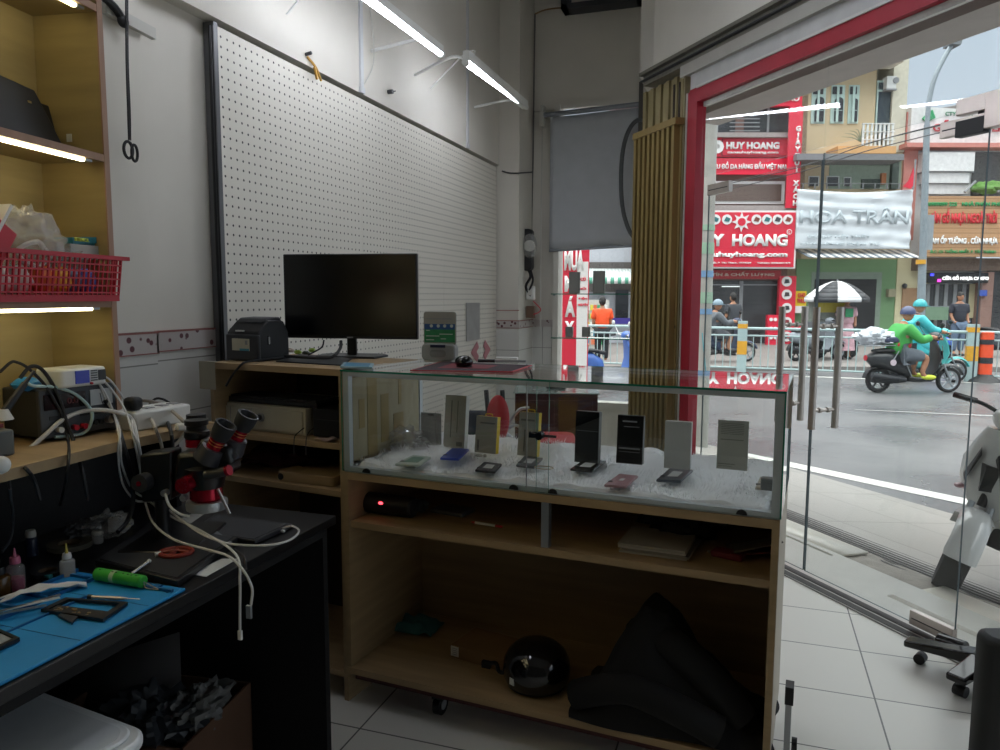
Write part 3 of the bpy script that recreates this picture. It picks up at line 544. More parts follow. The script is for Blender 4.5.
# ------------------------------------------------------------------ work bench
dz = .76
t = thing('work_bench', 'long black work bench along the left wall', 'bench', (0, 0, 0))
m = M(); m.box((-1.94, -.3, dz-.025), (-1.11, 1.83, dz)); part('top', m, mat('black_top', '#0e0e10', .4, var=.2, scale=30), t, .002)
m = M(); m.box((-1.93, 1.805, 0), (-1.14, 1.828, dz-.025)); part('side_panel', m, mat('bench_black', '#060607', .85), t); m = M(); m.box((-1.93, -.28, 0), (-1.92, 1.8, dz-.025)); part('back_panel', m, mat('bench_black', '#060607', .85), t)
m = M(); m.box((-1.15, -.3, dz-.055), (-1.13, 1.8, dz-.025)); part('front_rail', m, mat('bench_black', '#060607', .85), t)
z1 = dz+.002
# blue mat
t = thing('repair_mat', 'blue silicone repair mat at the front of the black bench', 'mat', (-1.12, 1.24, dz+.001))
m = M(); m.box((-.30, -.50, 0), (0, 0, .006)); part('sheet', m, blue, t, .002)
m = M()
bd = mat('mat_line', '#0f5f94', .5)
for y in (-.10, -.26, -.42): m.box((-.295, y, .006), (-.005, y+.0015, .0068))
for a, b in (((-.30, -.03, .006), (-.01, -.024, .012)), ((-.30, -.5, .006), (-.296, 0, .013)), ((-.225, -.5, .006), (-.219, 0, .013)), ((-.3, -.14, .006), (-.22, -.134, .013)), ((-.3, -.2, .006), (-.22, -.194, .013)), ((-.3, -.34, .006), (-.22, -.334, .013)), ((-.16, -.5, .006), (-.156, -.1, .010))): m.box(a, b)
part('tray_ridges', m, bd, t)
m = M()
for i in range(6): m.cyl((-.02, -.03-.0*i, .006), (-.02, -.03, .0075), .004, n=8); m.box((-.07-.03*i, -.022, .006), (-.055-.03*i, -.006, .009))
part('screw_pockets', m, bd, t)
zm = dz+.008
def onmat(x, y, z=None): return Z(x, y, zm if z is None else z)
# phone frames
def quad(pts, z, h):
    P = [Z(x, y, z) for x, y in pts]; c = sum(P, Vector())/4; return c, [p-c for p in P]
c, q = quad(((41, 612), (66, 600), (128, 605), (103, 622)), zm+.001, .006); t = thing('broken_phone', 'black empty phone mid-frame with circuit parts lying on the blue mat', 'phone part', c)
def ring(q, k, h, m):
    i_ = [p*k for p in q]
    for i in range(4):
        j = (i+1) % 4; m.add([q[i], q[j], i_[j], i_[i]]+[p+Vector((0, 0, h)) for p in (q[i], q[j], i_[j], i_[i])], [(0, 3, 2, 1), (4, 5, 6, 7), (0, 1, 5, 4), (1, 2, 6, 5), (2, 3, 7, 6), (3, 0, 4, 7)])
m = M(); ring(q, .82, .006, m); part('rim', m, black, t)
m = M(); a, b, c_, d = [p*.85 for p in q]; up_ = Vector((0, 0, .001)); m.hull([a, a*.55+b*.45, d*.55+c_*.45, d], [p+Vector((0, 0, .004)) for p in (a, a*.55+b*.45, d*.55+c_*.45, d)]); bd_ = part('board', m, mat('circuit', '#27231f', .5, var=.5, scale=90), t)
m = M()
for i in range(14): f, g = random.random()*.42, .1+random.random()*.75; p = a*(1-f)*(1-g)+b*f*(1-g)+c_*f*g+d*(1-f)*g; m.cbox(p+Vector((0, 0, .005)), (.006, .004, .002), (0, 0, random.random()*3))
part('chip', m, mat('chip_gold', '#a08a66', .4, .5), bd_)
c, q = quad(((-60, 640), (-10, 628), (20, 641), (-30, 665)), zm+.001, .006); t = thing('opened_phone', 'opened black phone with silver inside cut by the left picture edge', 'phone part', c)
m = M(); ring(q, .85, .007, m); part('rim', m, black, t); m = M(); m.hull([p*.84 for p in q], [p*.84+Vector((0, 0, .004)) for p in q]); part('inside', m, mat('phone_inside', '#9ea3a8', .4), t)
c, q = quad(((58, 617), (64, 613), (80, 616), (72, 624)), zm+.001, .006); m = M(); m.hull(q, [p+Vector((0, 0, .004)) for p in q]); o = part('phone_shard', m, dark); o.location = c; tag(o, 'small dark metal plate in front of the phone frame on the mat', 'phone part')
# green battery-like tube, screwdriver
a = onmat(98, 580); b = onmat(143, 588); t = thing('glue_tube', 'bright green cylindrical tool with black print lying on the blue mat', 'tool', a+Vector((0, 0, .014))); d = b-a; d.z = 0
m = M(); n_ = d.normalized(); m.cyl((0, 0, 0), d, .0135, n=20); m.cyl(n_*-.003, (0, 0, 0), .010, .0135, 20); m.cyl(d, d+n_*.003, .0135, .010, 20); part('body', m, mat('lime_green', '#3aa53a', .4), t)
m = M()
for f, dy in ((.1, .2), (.38, .5), (.46, .3), (.62, .5), (.72, .35), (.8, .5), (.9, .25)): m.cyl(d*f, d*f+n_*.002, .0137, n=20) if 0 else m.cbox(d*f+Vector((.0, -.004, .0128)), (.004, .003, .001))
m.m = 1; m.cyl(d*.35, d*.37, .01365, n=20); m.cyl(d*.37, d*.44, .0137, n=20); part('print', m, [black, mat('label_pale', '#a9c7a0', .5)], t)
m = M(); m.tube([d+n_*.003, d+n_*.03+Vector((.01, 0, -.01)), d+n_*.045+Vector((-.01, .0, -.012)), d+n_*.02+Vector((-.012, 0, -.012)), d+n_*.003], .0012, 5); part('wire', m, steel, t)
a = onmat(92, 597, zm+.005); b = onmat(140, 599, zm+.004); t = thing('screwdriver', 'thin silver precision screwdriver with dark cap in front of the green tool', 'tool', a); d = b-a; n_ = d.normalized()
m = M(); m.cyl((0, 0, 0), d*.6, .0035, n=10); m.cyl(d*.6, d*.75, .0035, .0015, 10); m.cyl(d*.75, d, .001, n=6); part('shaft', m, steel, t); m = M(); m.cyl(n_*-.008, (0, 0, 0), .005, n=12); part('cap', m, black, t)
# bottles
def bottle(name, label, p, r, h, mb, mc, capr, caph, tip=0, mt=None, liquid=None):
    t = thing(name, label, 'bottle', p)
    m = M(); m.lathe([(0, 0), (r*.95, 0), (r, .004), (r, h*.78), (r*.9, h*.86), (capr, h*.93), (capr, h)], 20); part('body', m, mb, t)
    m = M(); m.lathe([(capr*1.15, h*.95), (capr*1.2, h+caph*.3), (capr, h+caph), (0, h+caph)], 16); part('cap', m, mc, t)
    if tip: m = M(); m.cyl((0, 0, h+caph), (0, 0, h+caph+tip), .0035, .0012, 8); part('nozzle', m, mt, t)
    if liquid: m = M(); m.lathe([(0, .003), (r*.88, .003), (r*.88, h*liquid[0]), (0, h*liquid[0])], 18); part('liquid', m, liquid[1], t)
    return t
frost = glass('frosted_plastic', (.95, .95, .95), 1.4, 1, .35); pinkp = mat('pink_cap', '#c46a86', .4)
bottle('dropper_bottle', 'small frosted squeeze bottle with yellow needle tip behind the blue mat', Z(68, 577, z1), .0155, .045, frost, white, .008, .010, .022, mat('needle_yellow', '#c9b54a', .4), (.25, mat('flux', '#b8a27a', .4)))
bottle('spray_bottle', 'clear bottle with pink nozzle at the left edge of the bench', Z(17, 590, z1), .017, .062, glass('pinkish_plastic', (.95, .85, .88), 1.4, 1, .12), pinkp, .009, .012, .018, pinkp, (.45, mat('pink_liquid', '#a8476a', .4)))
bottle('amber_bottle', 'dark amber bottle cut by the left picture edge beside the pink nozzle bottle', Z(1, 596, z1), .02, .05, mat('amber_glass', '#4b3416', .15), black, .01, .012)
bottle('white_tip_bottle', 'dark blue bottle with pale cap behind the pink nozzle bottle', Z(32, 556, z1), .014, .05, mat('navy_plastic', '#1a2238', .3), offw, .010, .014)
bottle('glass_vial', 'small clear vial standing below the microscope on the bench', Z(162, 528, z1), .010, .06, gclear, alu, .009, .006)
# tissue and clutter
c = Z(45, 592, z1+.006); m = M(); m.grid(14, 10, lambda u, v: ((u-.5)*.03, (v-.5)*.17, .009*noise.noise(Vector((u*3, v*5, 1)))+.014*math.sin(3*v)+.004)); o = part('tissue', m, mat('tissue_white', '#d5d5d2', .9), solid=.001); o.location = Z(40, 596, z1+.004); o.rotation_euler = (0, 0, rad(-35)); tag(o, 'crumpled white tissue behind the blue mat', 'tissue')
for i, (px, py, l, rz, r_, col, nm, lab) in enumerate(((22, 606, .13, 60, .0035, white, 'tweezers', 'white tweezers lying across the mat tray'), (10, 612, .12, 52, .004, alu, 'tweezers', 'silver tweezers lying beside the white ones in the mat tray'), (30, 603, .11, 70, .0025, steel, 'metal_pick', 'thin metal pick in the mat tray'))):
    t = thing(nm, lab, 'tool', Z(px, py, zm+.012), rad(rz)); m = M(); 
    for s in (-1, 1): m.hull([(-l/2, -r_, -.001), (-l/2, r_, -.001), (-l/2, r_, .001), (-l/2, -r_, .001)], [(l/2, s*r_*.9-.001, -.001), (l/2, s*r_*.9+.001, -.001), (l/2, s*r_*.9+.001, .001), (l/2, s*r_*.9-.001, .001)])
    part('arms', m, col, t)
# black trays/laptops on the bench
def slab(name, label, cat, pts, z, h, m_, bev=.002):
    c, q = quad(pts, z, h); m = M(); m.hull(q, [p+Vector((0, 0, h)) for p in q]); t = thing(name, label, cat, c); part('body', m, m_, t, bev); return t, q
t, q = slab('laptop', 'closed black laptop lying flat on the bench behind the green tool', 'laptop', ((95, 567), (178, 588), (238, 543), (150, 528)), z1, .016, mat('laptop_black', '#1b1b1e', .35, var=.1))
m = M(); m.hull([p*.93+Vector((0, 0, .016)) for p in q], [p*.93+Vector((0, 0, .0175)) for p in q]); part('lid_panel', m, dark, t)
t, q = slab('laptop', 'second closed black laptop on the bench below the microscope', 'laptop', ((190, 536), (255, 545), (292, 528), (215, 518)), z1, .012, mat('laptop_black2', '#202024', .3, var=.1))
m = M(); m.hull([p*.93+Vector((0, 0, .012)) for p in q], [p*.93+Vector((0, 0, .0132)) for p in q]); part('lid_panel', m, dark, t)
t, q = slab('metal_plate', 'triangular pale metal plate lying on the laptop below the microscope', 'plate', ((190, 535), (207, 524), (232, 543), (205, 546)), z1+.014, .002, mat('plate_pale', '#7f8489', .4), 0)
t, q = slab('paper_slip', 'white paper strip beside the laptop near the bench front edge', 'paper', ((190, 574), (222, 559), (238, 559), (206, 577)), z1, .001, mat('paper_white', '#c9cdd0', .7), 0)
t, q = slab('paper_card', 'pale card lying under the microscope', 'card', ((178, 520), (196, 512), (206, 513), (190, 524)), z1+.02, .001, mat('card_pale', '#97968f', .6), 0)
# red-brown coil on the laptop
t = thing('cable_coil', 'rust red ring-shaped cable coil with white end on the flat laptop', 'coil', Z(176, 552, z1+.022), rad(20))
m = M(); m.tube([(.036*math.cos(a), .03*math.sin(a), 0) for a in [i*PI/12 for i in range(25)]], .0055, 8, 1); m.tube([(-.03, 0, 0), (0, .004, .002), (.03, .0, 0)], .004, 6); m.tube([(-.01, -.028, 0), (0, .0, .002), (-.01, .028, 0)], .004, 6); part('ring', m, mat('rust_red', '#8a2f24', .5), t)
m = M(); m.cyl((-.04, -.02, .001), (-.03, -.012, .001), .006, n=10); part('end_cap', m, white, t)
t = thing('glass_tube', 'slim clear glass tool with metal tip leaning on the black laptop', 'tool', Z(137, 572, z1+.014)); m = M(); m.tube([Z(126, 578, z1+.008)-t.location, Z(148, 562, z1+.028)-t.location], .0035, 8, 0); part('rod', m, mat('chrome_rod', '#8d9094', .2, .8), t); m = M(); m.ball(Z(149, 561, z1+.029)-t.location, .005, 10, 8); part('tip', m, white, t)
# dim clutter at the back of the bench: tape rolls, jar, bag, boxes
def roll(p, R, h, m_, lab, cat='tape'):
    t = thing('tape_roll', lab, cat, p); m = M(); m.lathe([(R*.55, 0), (R, 0), (R, h), (R*.55, h), (R*.55, 0)], 24); part('roll', m, m_, t); m = M(); m.lathe([(R*.5, .001), (R*.55, .001), (R*.55, h-.001), (R*.5, h-.001), (R*.5, .001)], 24); part('core', m, mat('card_core', '#6d5a44', .7), t)
roll(Z(70, 547, z1), .05, .012, mat('dim_tape', '#5e5a4d', .5), 'flat beige tape roll behind the frosted bottle')
roll(Z(48, 574, z1), .035, .010, dark, 'dark tape roll left of the frosted bottle')
bottle('flux_jar', 'small pale jar among the clutter at the back of the bench', Z(98, 543, z1), .013, .024, frost, offw, .012, .008)
bag('crumpled_bag', 'crumpled clear bag among the clutter at the back of the bench', Z(108, 525, z1+.03), (.05, .06, .03), 11, rz=.4)
bag('grey_pouch', 'grey soft pouch lying left of the clear bag at the back of the bench', Z(84, 528, z1+.026), (.035, .05, .022), 12, mat('dim_grey', '#55565a', .6), rz=.2)
t = thing('yellow_box', 'small box with yellow label at the back of the bench', 'box', Z(120, 530, z1), rad(30)); m = M(); m.box((-.02, -.03, 0), (.02, .03, .04)); part('carton', m, offw, t, .002); m = M(); m.box((-.021, -.015, .01), (.0205, .02, .03)); part('print', m, yellow, t)
t = thing('cleaning_cone', 'tiny teal cone lying near the frosted bottle', 'tool', Z(46, 577, z1+.006)); m = M(); m.cyl((-.02, 0, 0), (.01, .004, 0), .001, .006, 10); part('cone', m, mat('teal_tip', '#3d8f90', .5), t)
# ------------------------------------------------------------------ microscope
S = 404.; P0 = DEP(207, 506, 1.86); t = thing('stereo_microscope', 'black stereo microscope with red rings and two eyepieces on the bench', 'microscope', P0, YAW)
def L(px, py, y=0.): return Vector(((px-207)/S, y*.8, (506-py)/S))
mb = mat('microscope_black', '#0d0e10', .35, var=.1); mr = mat('anodised_red', '#a3122a', .25, .6, var=.1)
m = M(); m.lathe([(.032, -.004), (.048, -.006), (.05, .008), (.048, .016), (.03, .016), (.032, -.004)], 28); lbl(part('ring_light', m, mat('ring_silver', '#a9adae', .35, .5), t), 'silver ring light')
m = M(); m.lathe([(.030, .01), (.034, .016), (.039, .022), (.039, .05), (.036, .055), (0, .055)], 28); part('objective', m, mr, t)
m = M(); m.lathe([(.0, .05), (.043, .05), (.046, .07), (.05, .10), (0, .12)], 24); part('lens_housing', m, mb, t)
m = M(); m.hull([L(180, 478, -.04), L(240, 470, -.04), L(240, 470, .05), L(180, 478, .05)], [L(183, 450, -.04), L(232, 446, -.04), L(232, 446, .05), L(183, 450, .05)]); part('body', m, mb, t, .012, smooth=60, seg=3)
m = M(); m.hull([L(196, 458, -.045), L(240, 462, -.045), L(240, 462, .055), L(196, 458, .055)], [L(208, 434, -.04), L(236, 444, -.04), L(236, 444, .05), L(208, 434, .05)]); part('head', m, mb, t, .012, smooth=60, seg=3)
for (a, b, y) in (((213, 456), (235, 420), -.035), ((228, 452), (249, 414), .035)):
    A = L(*a, y); B = L(*b, y-.01); d = B-A
    m = M(); m.cyl(A, A+d*.35, .034, .028, 20); q = part('prism_cap', m, mat('cap_grey', '#34353a', .4), t)
    m = M(); m.cyl(A+d*.33, A+d*.62, .019, n=20); e_ = part('eyepiece_tube', m, mr, t)
    m = M(); m.cyl(A+d*.45, A+d*.47, .0195, n=20); m.cyl(A+d*.52, A+d*.54, .0195, n=20); part('gold_ring', m, mat('brass', '#b08a4a', .3, .8), e_)
    n_ = d.normalized(); u_ = n_.orthogonal().normalized(); w_ = n_.cross(u_); m = M(); loops = []
    for f, r in ((.6, .021), (.75, .025), (1.0, .027), (1.0, .021), (.86, .017), (.86, .001)):
        loops.append([A+d*f+u_*(r*math.cos(2*PI*i/24))+w_*(r*math.sin(2*PI*i/24)) for i in range(24)])
    m.loft(loops); part('eyecup', m, mat('rubber', '#1f2226', .6), t)
    m = M(); m.loft([[A+d*.875+n_*0+u_*(.016*math.cos(2*PI*i/20))+w_*(.016*math.sin(2*PI*i/20)) for i in range(20)], [A+d*.88+u_*(.015*math.cos(2*PI*i/20))+w_*(.015*math.sin(2*PI*i/20)) for i in range(20)]]); part('eye_lens', m, blackg, e_)
m = M(); m.cyl(L(214, 470, -.055), L(236, 465, -.065), .012, n=16); part('zoom_shaft', m, dark, t); m = M(); m.cyl(L(236, 465, -.065), L(239, 464, -.067), .013, n=16); part('zoom_knob', m, mr, t)
m = M(); m.cyl(L(197, 478, -.05), L(195, 479, -.085), .019, n=20); k = part('focus_knob', m, mr, t); m = M()
for i in range(8): a = i*PI/4; m.cyl(L(195, 479, -.086)+Vector((.010*math.cos(a), 0, .010*math.sin(a))), L(195, 479, -.088)+Vector((.010*math.cos(a), 0, .010*math.sin(a))), .002, n=6)
part('knob_dimples', m, mat('dark_red', '#5a0c18', .4), k)
m = M(); m.lathe([(.0, 0), (.027, 0), (.027, .02), (0, .02)], 20); q = part('port_ring', m, mr, t, loc=L(197, 446, .02))
m = M(); m.lathe([(.028, .02), (.030, .024), (.030, .038), (.024, .042), (.024, .052), (.028, .054), (.028, .066), (0, .066)], 20); part('camera_port', m, mb, t, loc=L(197, 446, .02)); 
m = M(); m.lathe([(.0, .0), (.02, .0), (.024, .02), (.024, .032), (0, .032)], 20); part('port_cap', m, mb, t, loc=L(189, 430, .08))
m = M(); m.hull([L(146, 500, -.03), L(176, 498, -.03), L(176, 498, .05), L(146, 500, .05)], [L(146, 452, -.03), L(178, 448, -.03), L(178, 448, .05), L(146, 452, .05)]); part('stand_block', m, mb, t, .006)
m = M(); m.hull([L(176, 492, -.02), L(196, 486, -.02), L(196, 486, .04), L(176, 492, .04)], [L(176, 462, -.02), L(196, 460, -.02), L(196, 460, .04), L(176, 462, .04)]); part('focus_arm', m, mb, t, .01)
m = M(); m.cyl(L(152, 478, -.03), L(150, 478, -.065), .022, n=18); part('side_knob', m, dark, t); m = M(); m.cyl(L(150, 478, -.065), L(150, 478, -.068), .006, n=10); part('knob_dot', m, mr, t)
zb = (dz-P0.z)+.002
m = M(); m.cyl((L(160, 0).x, .01, zb+.02), (L(160, 0).x, .01, L(0, 452).z), .017, n=18); part('pole', m, black, t)
m = M(); m.box((L(135, 0).x, -.1, zb), (L(205, 0).x, .14, zb+.02)); part('base_plate', m, mb, t, .004)
m = M(); m.tube([L(222, 486, -.03), L(233, 511, -.03)], .004, 8, 0); part('rod', m, steel, t); 
m = M(); m.cyl(L(192, 493, -.045), L(191, 493, -.06), .008, n=12); part('thumb_screw', m, alu, t); m = M(); m.cyl(L(172, 489, -.03), L(171, 489, -.05), .008, n=12); part('thumb_screw', m, alu, t)
m = M(); m.tube([L(173, 489, -.05), L(178, 500, -.06), L(187, 508, -.06), L(196, 512, -.05)], .0035, 6); part('light_wire', m, white, t)
# ------------------------------------------------------------------ cables
def dplane(x, y, p, q):
    n = Vector((-(q-p).y, (q-p).x, 0)); d = ray(x, y); return (p-CAM).dot(n)/d.dot(n)
def fitD(x, y, D):
    if x > 206 or y > 500: return D
    edge = 470+(440-470)*x/121 if x < 121 else 440-15*(x-121)/82
    lim = dplane(x, y, A1, A2) if x < 121 else dplane(x, y, A2, A3)
    if y < edge-2: lim = dplane(x, y, c1, c0) if x < 118 else max(lim, D) if y < edge-12 else lim
    return min(D, lim-.014)
def cable(name, label, pts, r, m_, group=None, sm=5):
    P = [DEP(x, y, fitD(x, y, D)) for x, y, D in pts]; m = M(); m.tube(P, r, 7, sm); return tag(part(name, m, m_), label, 'cable', group)
wc = mat('white_cable', '#c8c9c8', .45, var=.03); bc = mat('black_cable', '#17181b', .5); lc = mat('pale_blue_cable', '#a9c6c9', .4)
def dk(x, y): return (Z(x, y, z1+.006)-CAM).dot(fw)
def onb(*p): return [(x, y, dk(x, y)-.01) for x, y in p]
cable('charging_cable', 'white cable falling from the power supply and hanging lowest over the bench edge', [(88, 378, 2.02), (100, 385, 1.97), (112, 408, 1.94), (120, 440, 1.93), (122, 465, 1.93), (135, 492, 1.92), (160, 503, 1.90)]+[(175, 515, 1.85), (200, 533, 1.75), (222, 543, 1.66), (238, 558, 1.58), (240, 580, 1.54), (240, 605, 1.54), (240, 630, 1.54)], .0028, wc)
cable('charging_cable', 'white cable hanging over the bench edge with a metal plug end', [(97, 374, 2.03), (112, 390, 1.97), (125, 410, 1.95), (134, 440, 1.93), (140, 470, 1.91), (146, 505, 1.88), (155, 525, 1.82), (175, 540, 1.74), (205, 549, 1.66), (228, 556, 1.58), (243, 570, 1.54), (252, 588, 1.53), (251, 605, 1.53)], .0028, wc)
cable('charging_cable', 'white cable curling across the bench to the right below the microscope', [(146, 485, 1.94), (155, 503, 1.93), (172, 517, 1.88), (196, 528, 1.82), (220, 541, 1.74), (240, 545, 1.70), (270, 545, 1.67), (290, 540, 1.70), (299, 531, 1.75), (292, 526, 1.78), (283, 528, 1.79)], .0026, wc)
t = thing('cable_plug', 'metal USB plug dangling at the end of a white cable below the bench', 'plug', DEP(249, 609, 1.53)); m = M(); m.box((-.006, -.003, -.02), (.006, .003, .008)); part('plug_body', m, alu, t, .001)
t = thing('cable_plug', 'small white plug at the lowest hanging white cable end', 'plug', DEP(240, 636, 1.54)); m = M(); m.box((-.004, -.003, -.008), (.005, .003, .012)); part('plug_body', m, white, t, .001)
t = thing('cable_plug', 'white plug lying on the bench at the right end of the curled cable', 'plug', Z(280, 531, z1+.004)); m = M(); m.box((-.014, -.004, -.002), (.014, .004, .004)); part('plug_body', m, white, t, .001)
cable('thick_cable', 'thick white cable arching up from the white plug across the power supply', [(8, 462, 1.76), (25, 452, 1.78), (45, 435, 1.82), (62, 420, 1.86), (80, 412, 1.88), (100, 410, 1.9), (120, 413, 1.93), (132, 420, 1.95), (137, 440, 1.95), (141, 462, 1.94)], .0055, wc)
cable('thin_cable', 'pale blue cable looping from the blue pouch down across the power supply', [(26, 382, 2.0), (34, 386, 1.97), (55, 387, 1.93), (75, 394, 1.9), (90, 408, 1.89), (92, 420, 1.89), (85, 432, 1.89), (70, 436, 1.89), (55, 437, 1.9)], .004, lc)
cable('charging_cable', 'white cable arching high from the soldering station to the power strip', [(99, 374, 2.05), (110, 380, 2.02), (122, 396, 2.0), (130, 412, 2.0), (133, 432, 1.97), (139, 450, 1.95), (142, 472, 1.93), (147, 486, 1.91)], .0026, wc)
cable('charging_cable', 'white cable bundle hanging left of the other white cables', [(98, 380, 2.0), (106, 400, 1.96), (116, 418, 1.94), (120, 434, 1.93), (118, 452, 1.92), (122, 482, 1.9), (135, 500, 1.88), (150, 502, 1.88), (160, 512, 1.86)], .0026, wc)
cable('strip_cable', 'grey white cable looping over the power strip', [(132, 405, 2.2), (137, 401, 2.2), (150, 401, 2.18), (165, 406, 2.15), (180, 418, 2.12), (187, 428, 2.12), (180, 440, 2.1), (172, 447, 2.1)], .005, mat('cable_ivory', '#aaa59b', .5))
cable('strip_cable', 'short ivory cable dropping from the black plug in front of the power strip', [(151, 402, 2.16), (148, 412, 2.14), (154, 425, 2.12), (160, 440, 2.1), (162, 448, 2.1)], .0045, mat('cable_ivory', '#aaa59b', .5))
cable('black_lead', 'black cable arching over the white power strip', [(148, 408, 2.2), (155, 399, 2.22), (165, 400, 2.22), (175, 408, 2.22), (178, 416, 2.22)], .0035, bc)
cable('black_lead', 'black cable running from the plug down behind the microscope', [(155, 413, 2.15), (165, 418, 2.13), (171, 432, 2.11), (173, 452, 2.1), (174, 470, 2.1)], .005, bc)
cable('iron_cord', 'black soldering iron cord rising in an arch above the power supply', [(0, 372, 1.9), (10, 363, 1.9), (16, 362, 1.9), (28, 368, 1.88), (45, 385, 1.86), (55, 402, 1.85), (62, 415, 1.84), (68, 440, 1.83), (69, 455, 1.83), (66, 480, 1.83), (60, 505, 1.84)], .0035, bc)
cable('iron_cord', 'second black cord arching across the front of the power supply', [(20, 378, 1.96), (30, 367, 1.9), (40, 368, 1.88), (50, 380, 1.86), (60, 400, 1.85), (66, 420, 1.84), (75, 445, 1.83), (82, 470, 1.83), (88, 500, 1.84)], .0045, bc)
cable('black_lead', 'black cord hanging from the ledge left of the power supply', [(8, 464, 1.76), (10, 490, 1.7), (13, 520, 1.66), (10, 540, 1.62), (2, 552, 1.58)], .003, mat('dark_cord', '#33363a', .5))
cable('black_lead', 'black cord curving down the dark wall under the ledge', [(14, 462, 1.8), (25, 468, 1.83), (34, 480, 1.84), (40, 500, 1.85)], .004, bc)
cable('black_lead', 'black cable bundle descending between power supply and microscope', [(105, 400, 2.0), (114, 415, 1.97), (122, 440, 1.95), (130, 470, 1.93), (133, 500, 1.9), (128, 520, 1.86), (118, 532, 1.82)], .006, bc)
cable('black_lead', 'thin black lead lying across the bench below the microscope', onb((150, 520), (175, 530), (205, 535), (225, 545))+[(243, 556, 1.6), (246, 570, 1.56)], .003, bc)
# under the bench
c = Z(280, 668, .33); t = thing('cardboard_box', 'brown cardboard box with bags and papers in it, under the black bench', 'box', (-1.56, 1.56, .0), rad(8))
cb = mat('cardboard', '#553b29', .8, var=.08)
m = M(); m.box((-.22, -.17, .0), (.22, .17, .008)); m.box((-.22, -.17, 0), (.22, -.163, .25)); m.box((-.22, .163, 0), (.22, .17, .25)); m.box((-.22, -.17, 0), (-.213, .17, .25)); m.box((.213, -.17, 0), (.22, .17, .25)); part('carton', m, cb, t)
m = M(); m.add([(-.22, -.17, .25), (.2, -.17, .25), (.22, -.27, .19), (-.2, -.27, .19)], [(0, 1, 2, 3)]); part('flap', m, cb, t, solid=.005)
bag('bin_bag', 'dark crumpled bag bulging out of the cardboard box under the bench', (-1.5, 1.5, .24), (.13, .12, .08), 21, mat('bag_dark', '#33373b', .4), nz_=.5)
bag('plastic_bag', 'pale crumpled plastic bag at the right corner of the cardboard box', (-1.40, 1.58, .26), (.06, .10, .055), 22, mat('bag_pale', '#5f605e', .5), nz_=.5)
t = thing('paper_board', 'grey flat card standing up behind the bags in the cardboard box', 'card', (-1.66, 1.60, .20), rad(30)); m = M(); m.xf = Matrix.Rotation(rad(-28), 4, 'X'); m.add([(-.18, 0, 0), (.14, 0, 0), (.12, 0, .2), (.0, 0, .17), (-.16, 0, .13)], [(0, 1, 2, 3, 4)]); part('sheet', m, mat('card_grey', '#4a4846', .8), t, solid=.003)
# grey lidded bin at the bottom left
a = Z(30, 682, .6); b = Z(155, 728, .6); d = b-a; an = math.atan2(d.y, d.x)
t = thing('storage_bin', 'grey bin with rounded silver lid at the bottom left corner', 'bin', (a.x, a.y, 0), an)
lid = mat('lid_grey', '#dfe2e4', .35, .1, var=.04); w = d.length
m = M(); m.rrect(.0, -.5, w, .0, .05, .57, .592, n=8); part('lid', m, lid, t, .008, seg=3)
m = M(); m.rrect(.018, -.482, w-.018, -.018, .04, .592, .600, n=8); l2 = part('lid_rim', m, lid, t, .004); m = M(); m.rrect(.03, -.47, w-.03, -.03, .035, .600, .6015, n=8); part('lid_panel', m, mat('lid_panel', '#d0d4d6', .4, .0), l2)
m = M(); m.rrect(.02, -.48, w-.02, -.02, .05, 0, .57, n=8); part('bin_body', m, mat('bin_grey', '#6a6e72', .5), t)
# ------------------------------------------------------------------ shelf unit behind the bench
UO = Vector((-1.862, 2.225, 0)); UA = rad(-7.5); UX = Vector((math.cos(UA), math.sin(UA), 0)); UY = Vector((-math.sin(UA), math.cos(UA), 0))
def UT(x, y, t=0): d = ray(x, y); P = CAM+d*((UO+UY*t-CAM).dot(UY)/d.dot(UY)); return (P-UO).dot(UX), P.z
def UZ(x, y, z): P = Z(x, y, z); return (P-UO).dot(UX), (P-UO).dot(UY)
def thingU(name, label, cat, x, y, z, rz=0, group=None): p = UO+UX*x+UY*y; return thing(name, label, cat, (p.x, p.y, z), UA+rz, group)
uw = .60; ut = 1.145
za = UT(300, 440)[1]; zbb = UT(300, 486)[1]
t = thingU('shelf_unit', 'low oak shelf unit holding the printer and monitor, between bench and counter', 'shelf', 0, 0, 0)
m = M(); m.box((0, 0, ut-.022), (uw, .46, ut)); part('top', m, woodh, t)
for x in (0, uw-.018): m = M(); m.box((x, .001, 0), (x+.018, .46, ut-.022)); part('side_panel', m, wood, t)
for z in (za, zbb, .1): m = M(); m.box((.018, .004, z-.02), (uw-.018, .44, z)); part('shelf_board', m, woodh, t)
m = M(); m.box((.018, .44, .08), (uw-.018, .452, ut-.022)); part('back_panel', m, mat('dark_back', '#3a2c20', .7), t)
p = UT(209, 375, -.004); t = thingU('paper_note', 'small blank paper note hanging over the left corner of the shelf unit top', 'note', UT(200, 366)[0], -.004, 0)
xa = 0; xb = UT(217, 375)[0]-UT(201, 375)[0]; z0_ = UT(208, 389)[1]; m = M(); m.box((0, -.001, z0_), (xb, 0, ut+.002)); m.box((0, -.001, ut+.0015), (xb, .02, ut+.0025)); part('sheet', m, mat('note_paper', '#a6a18f', .8), t)
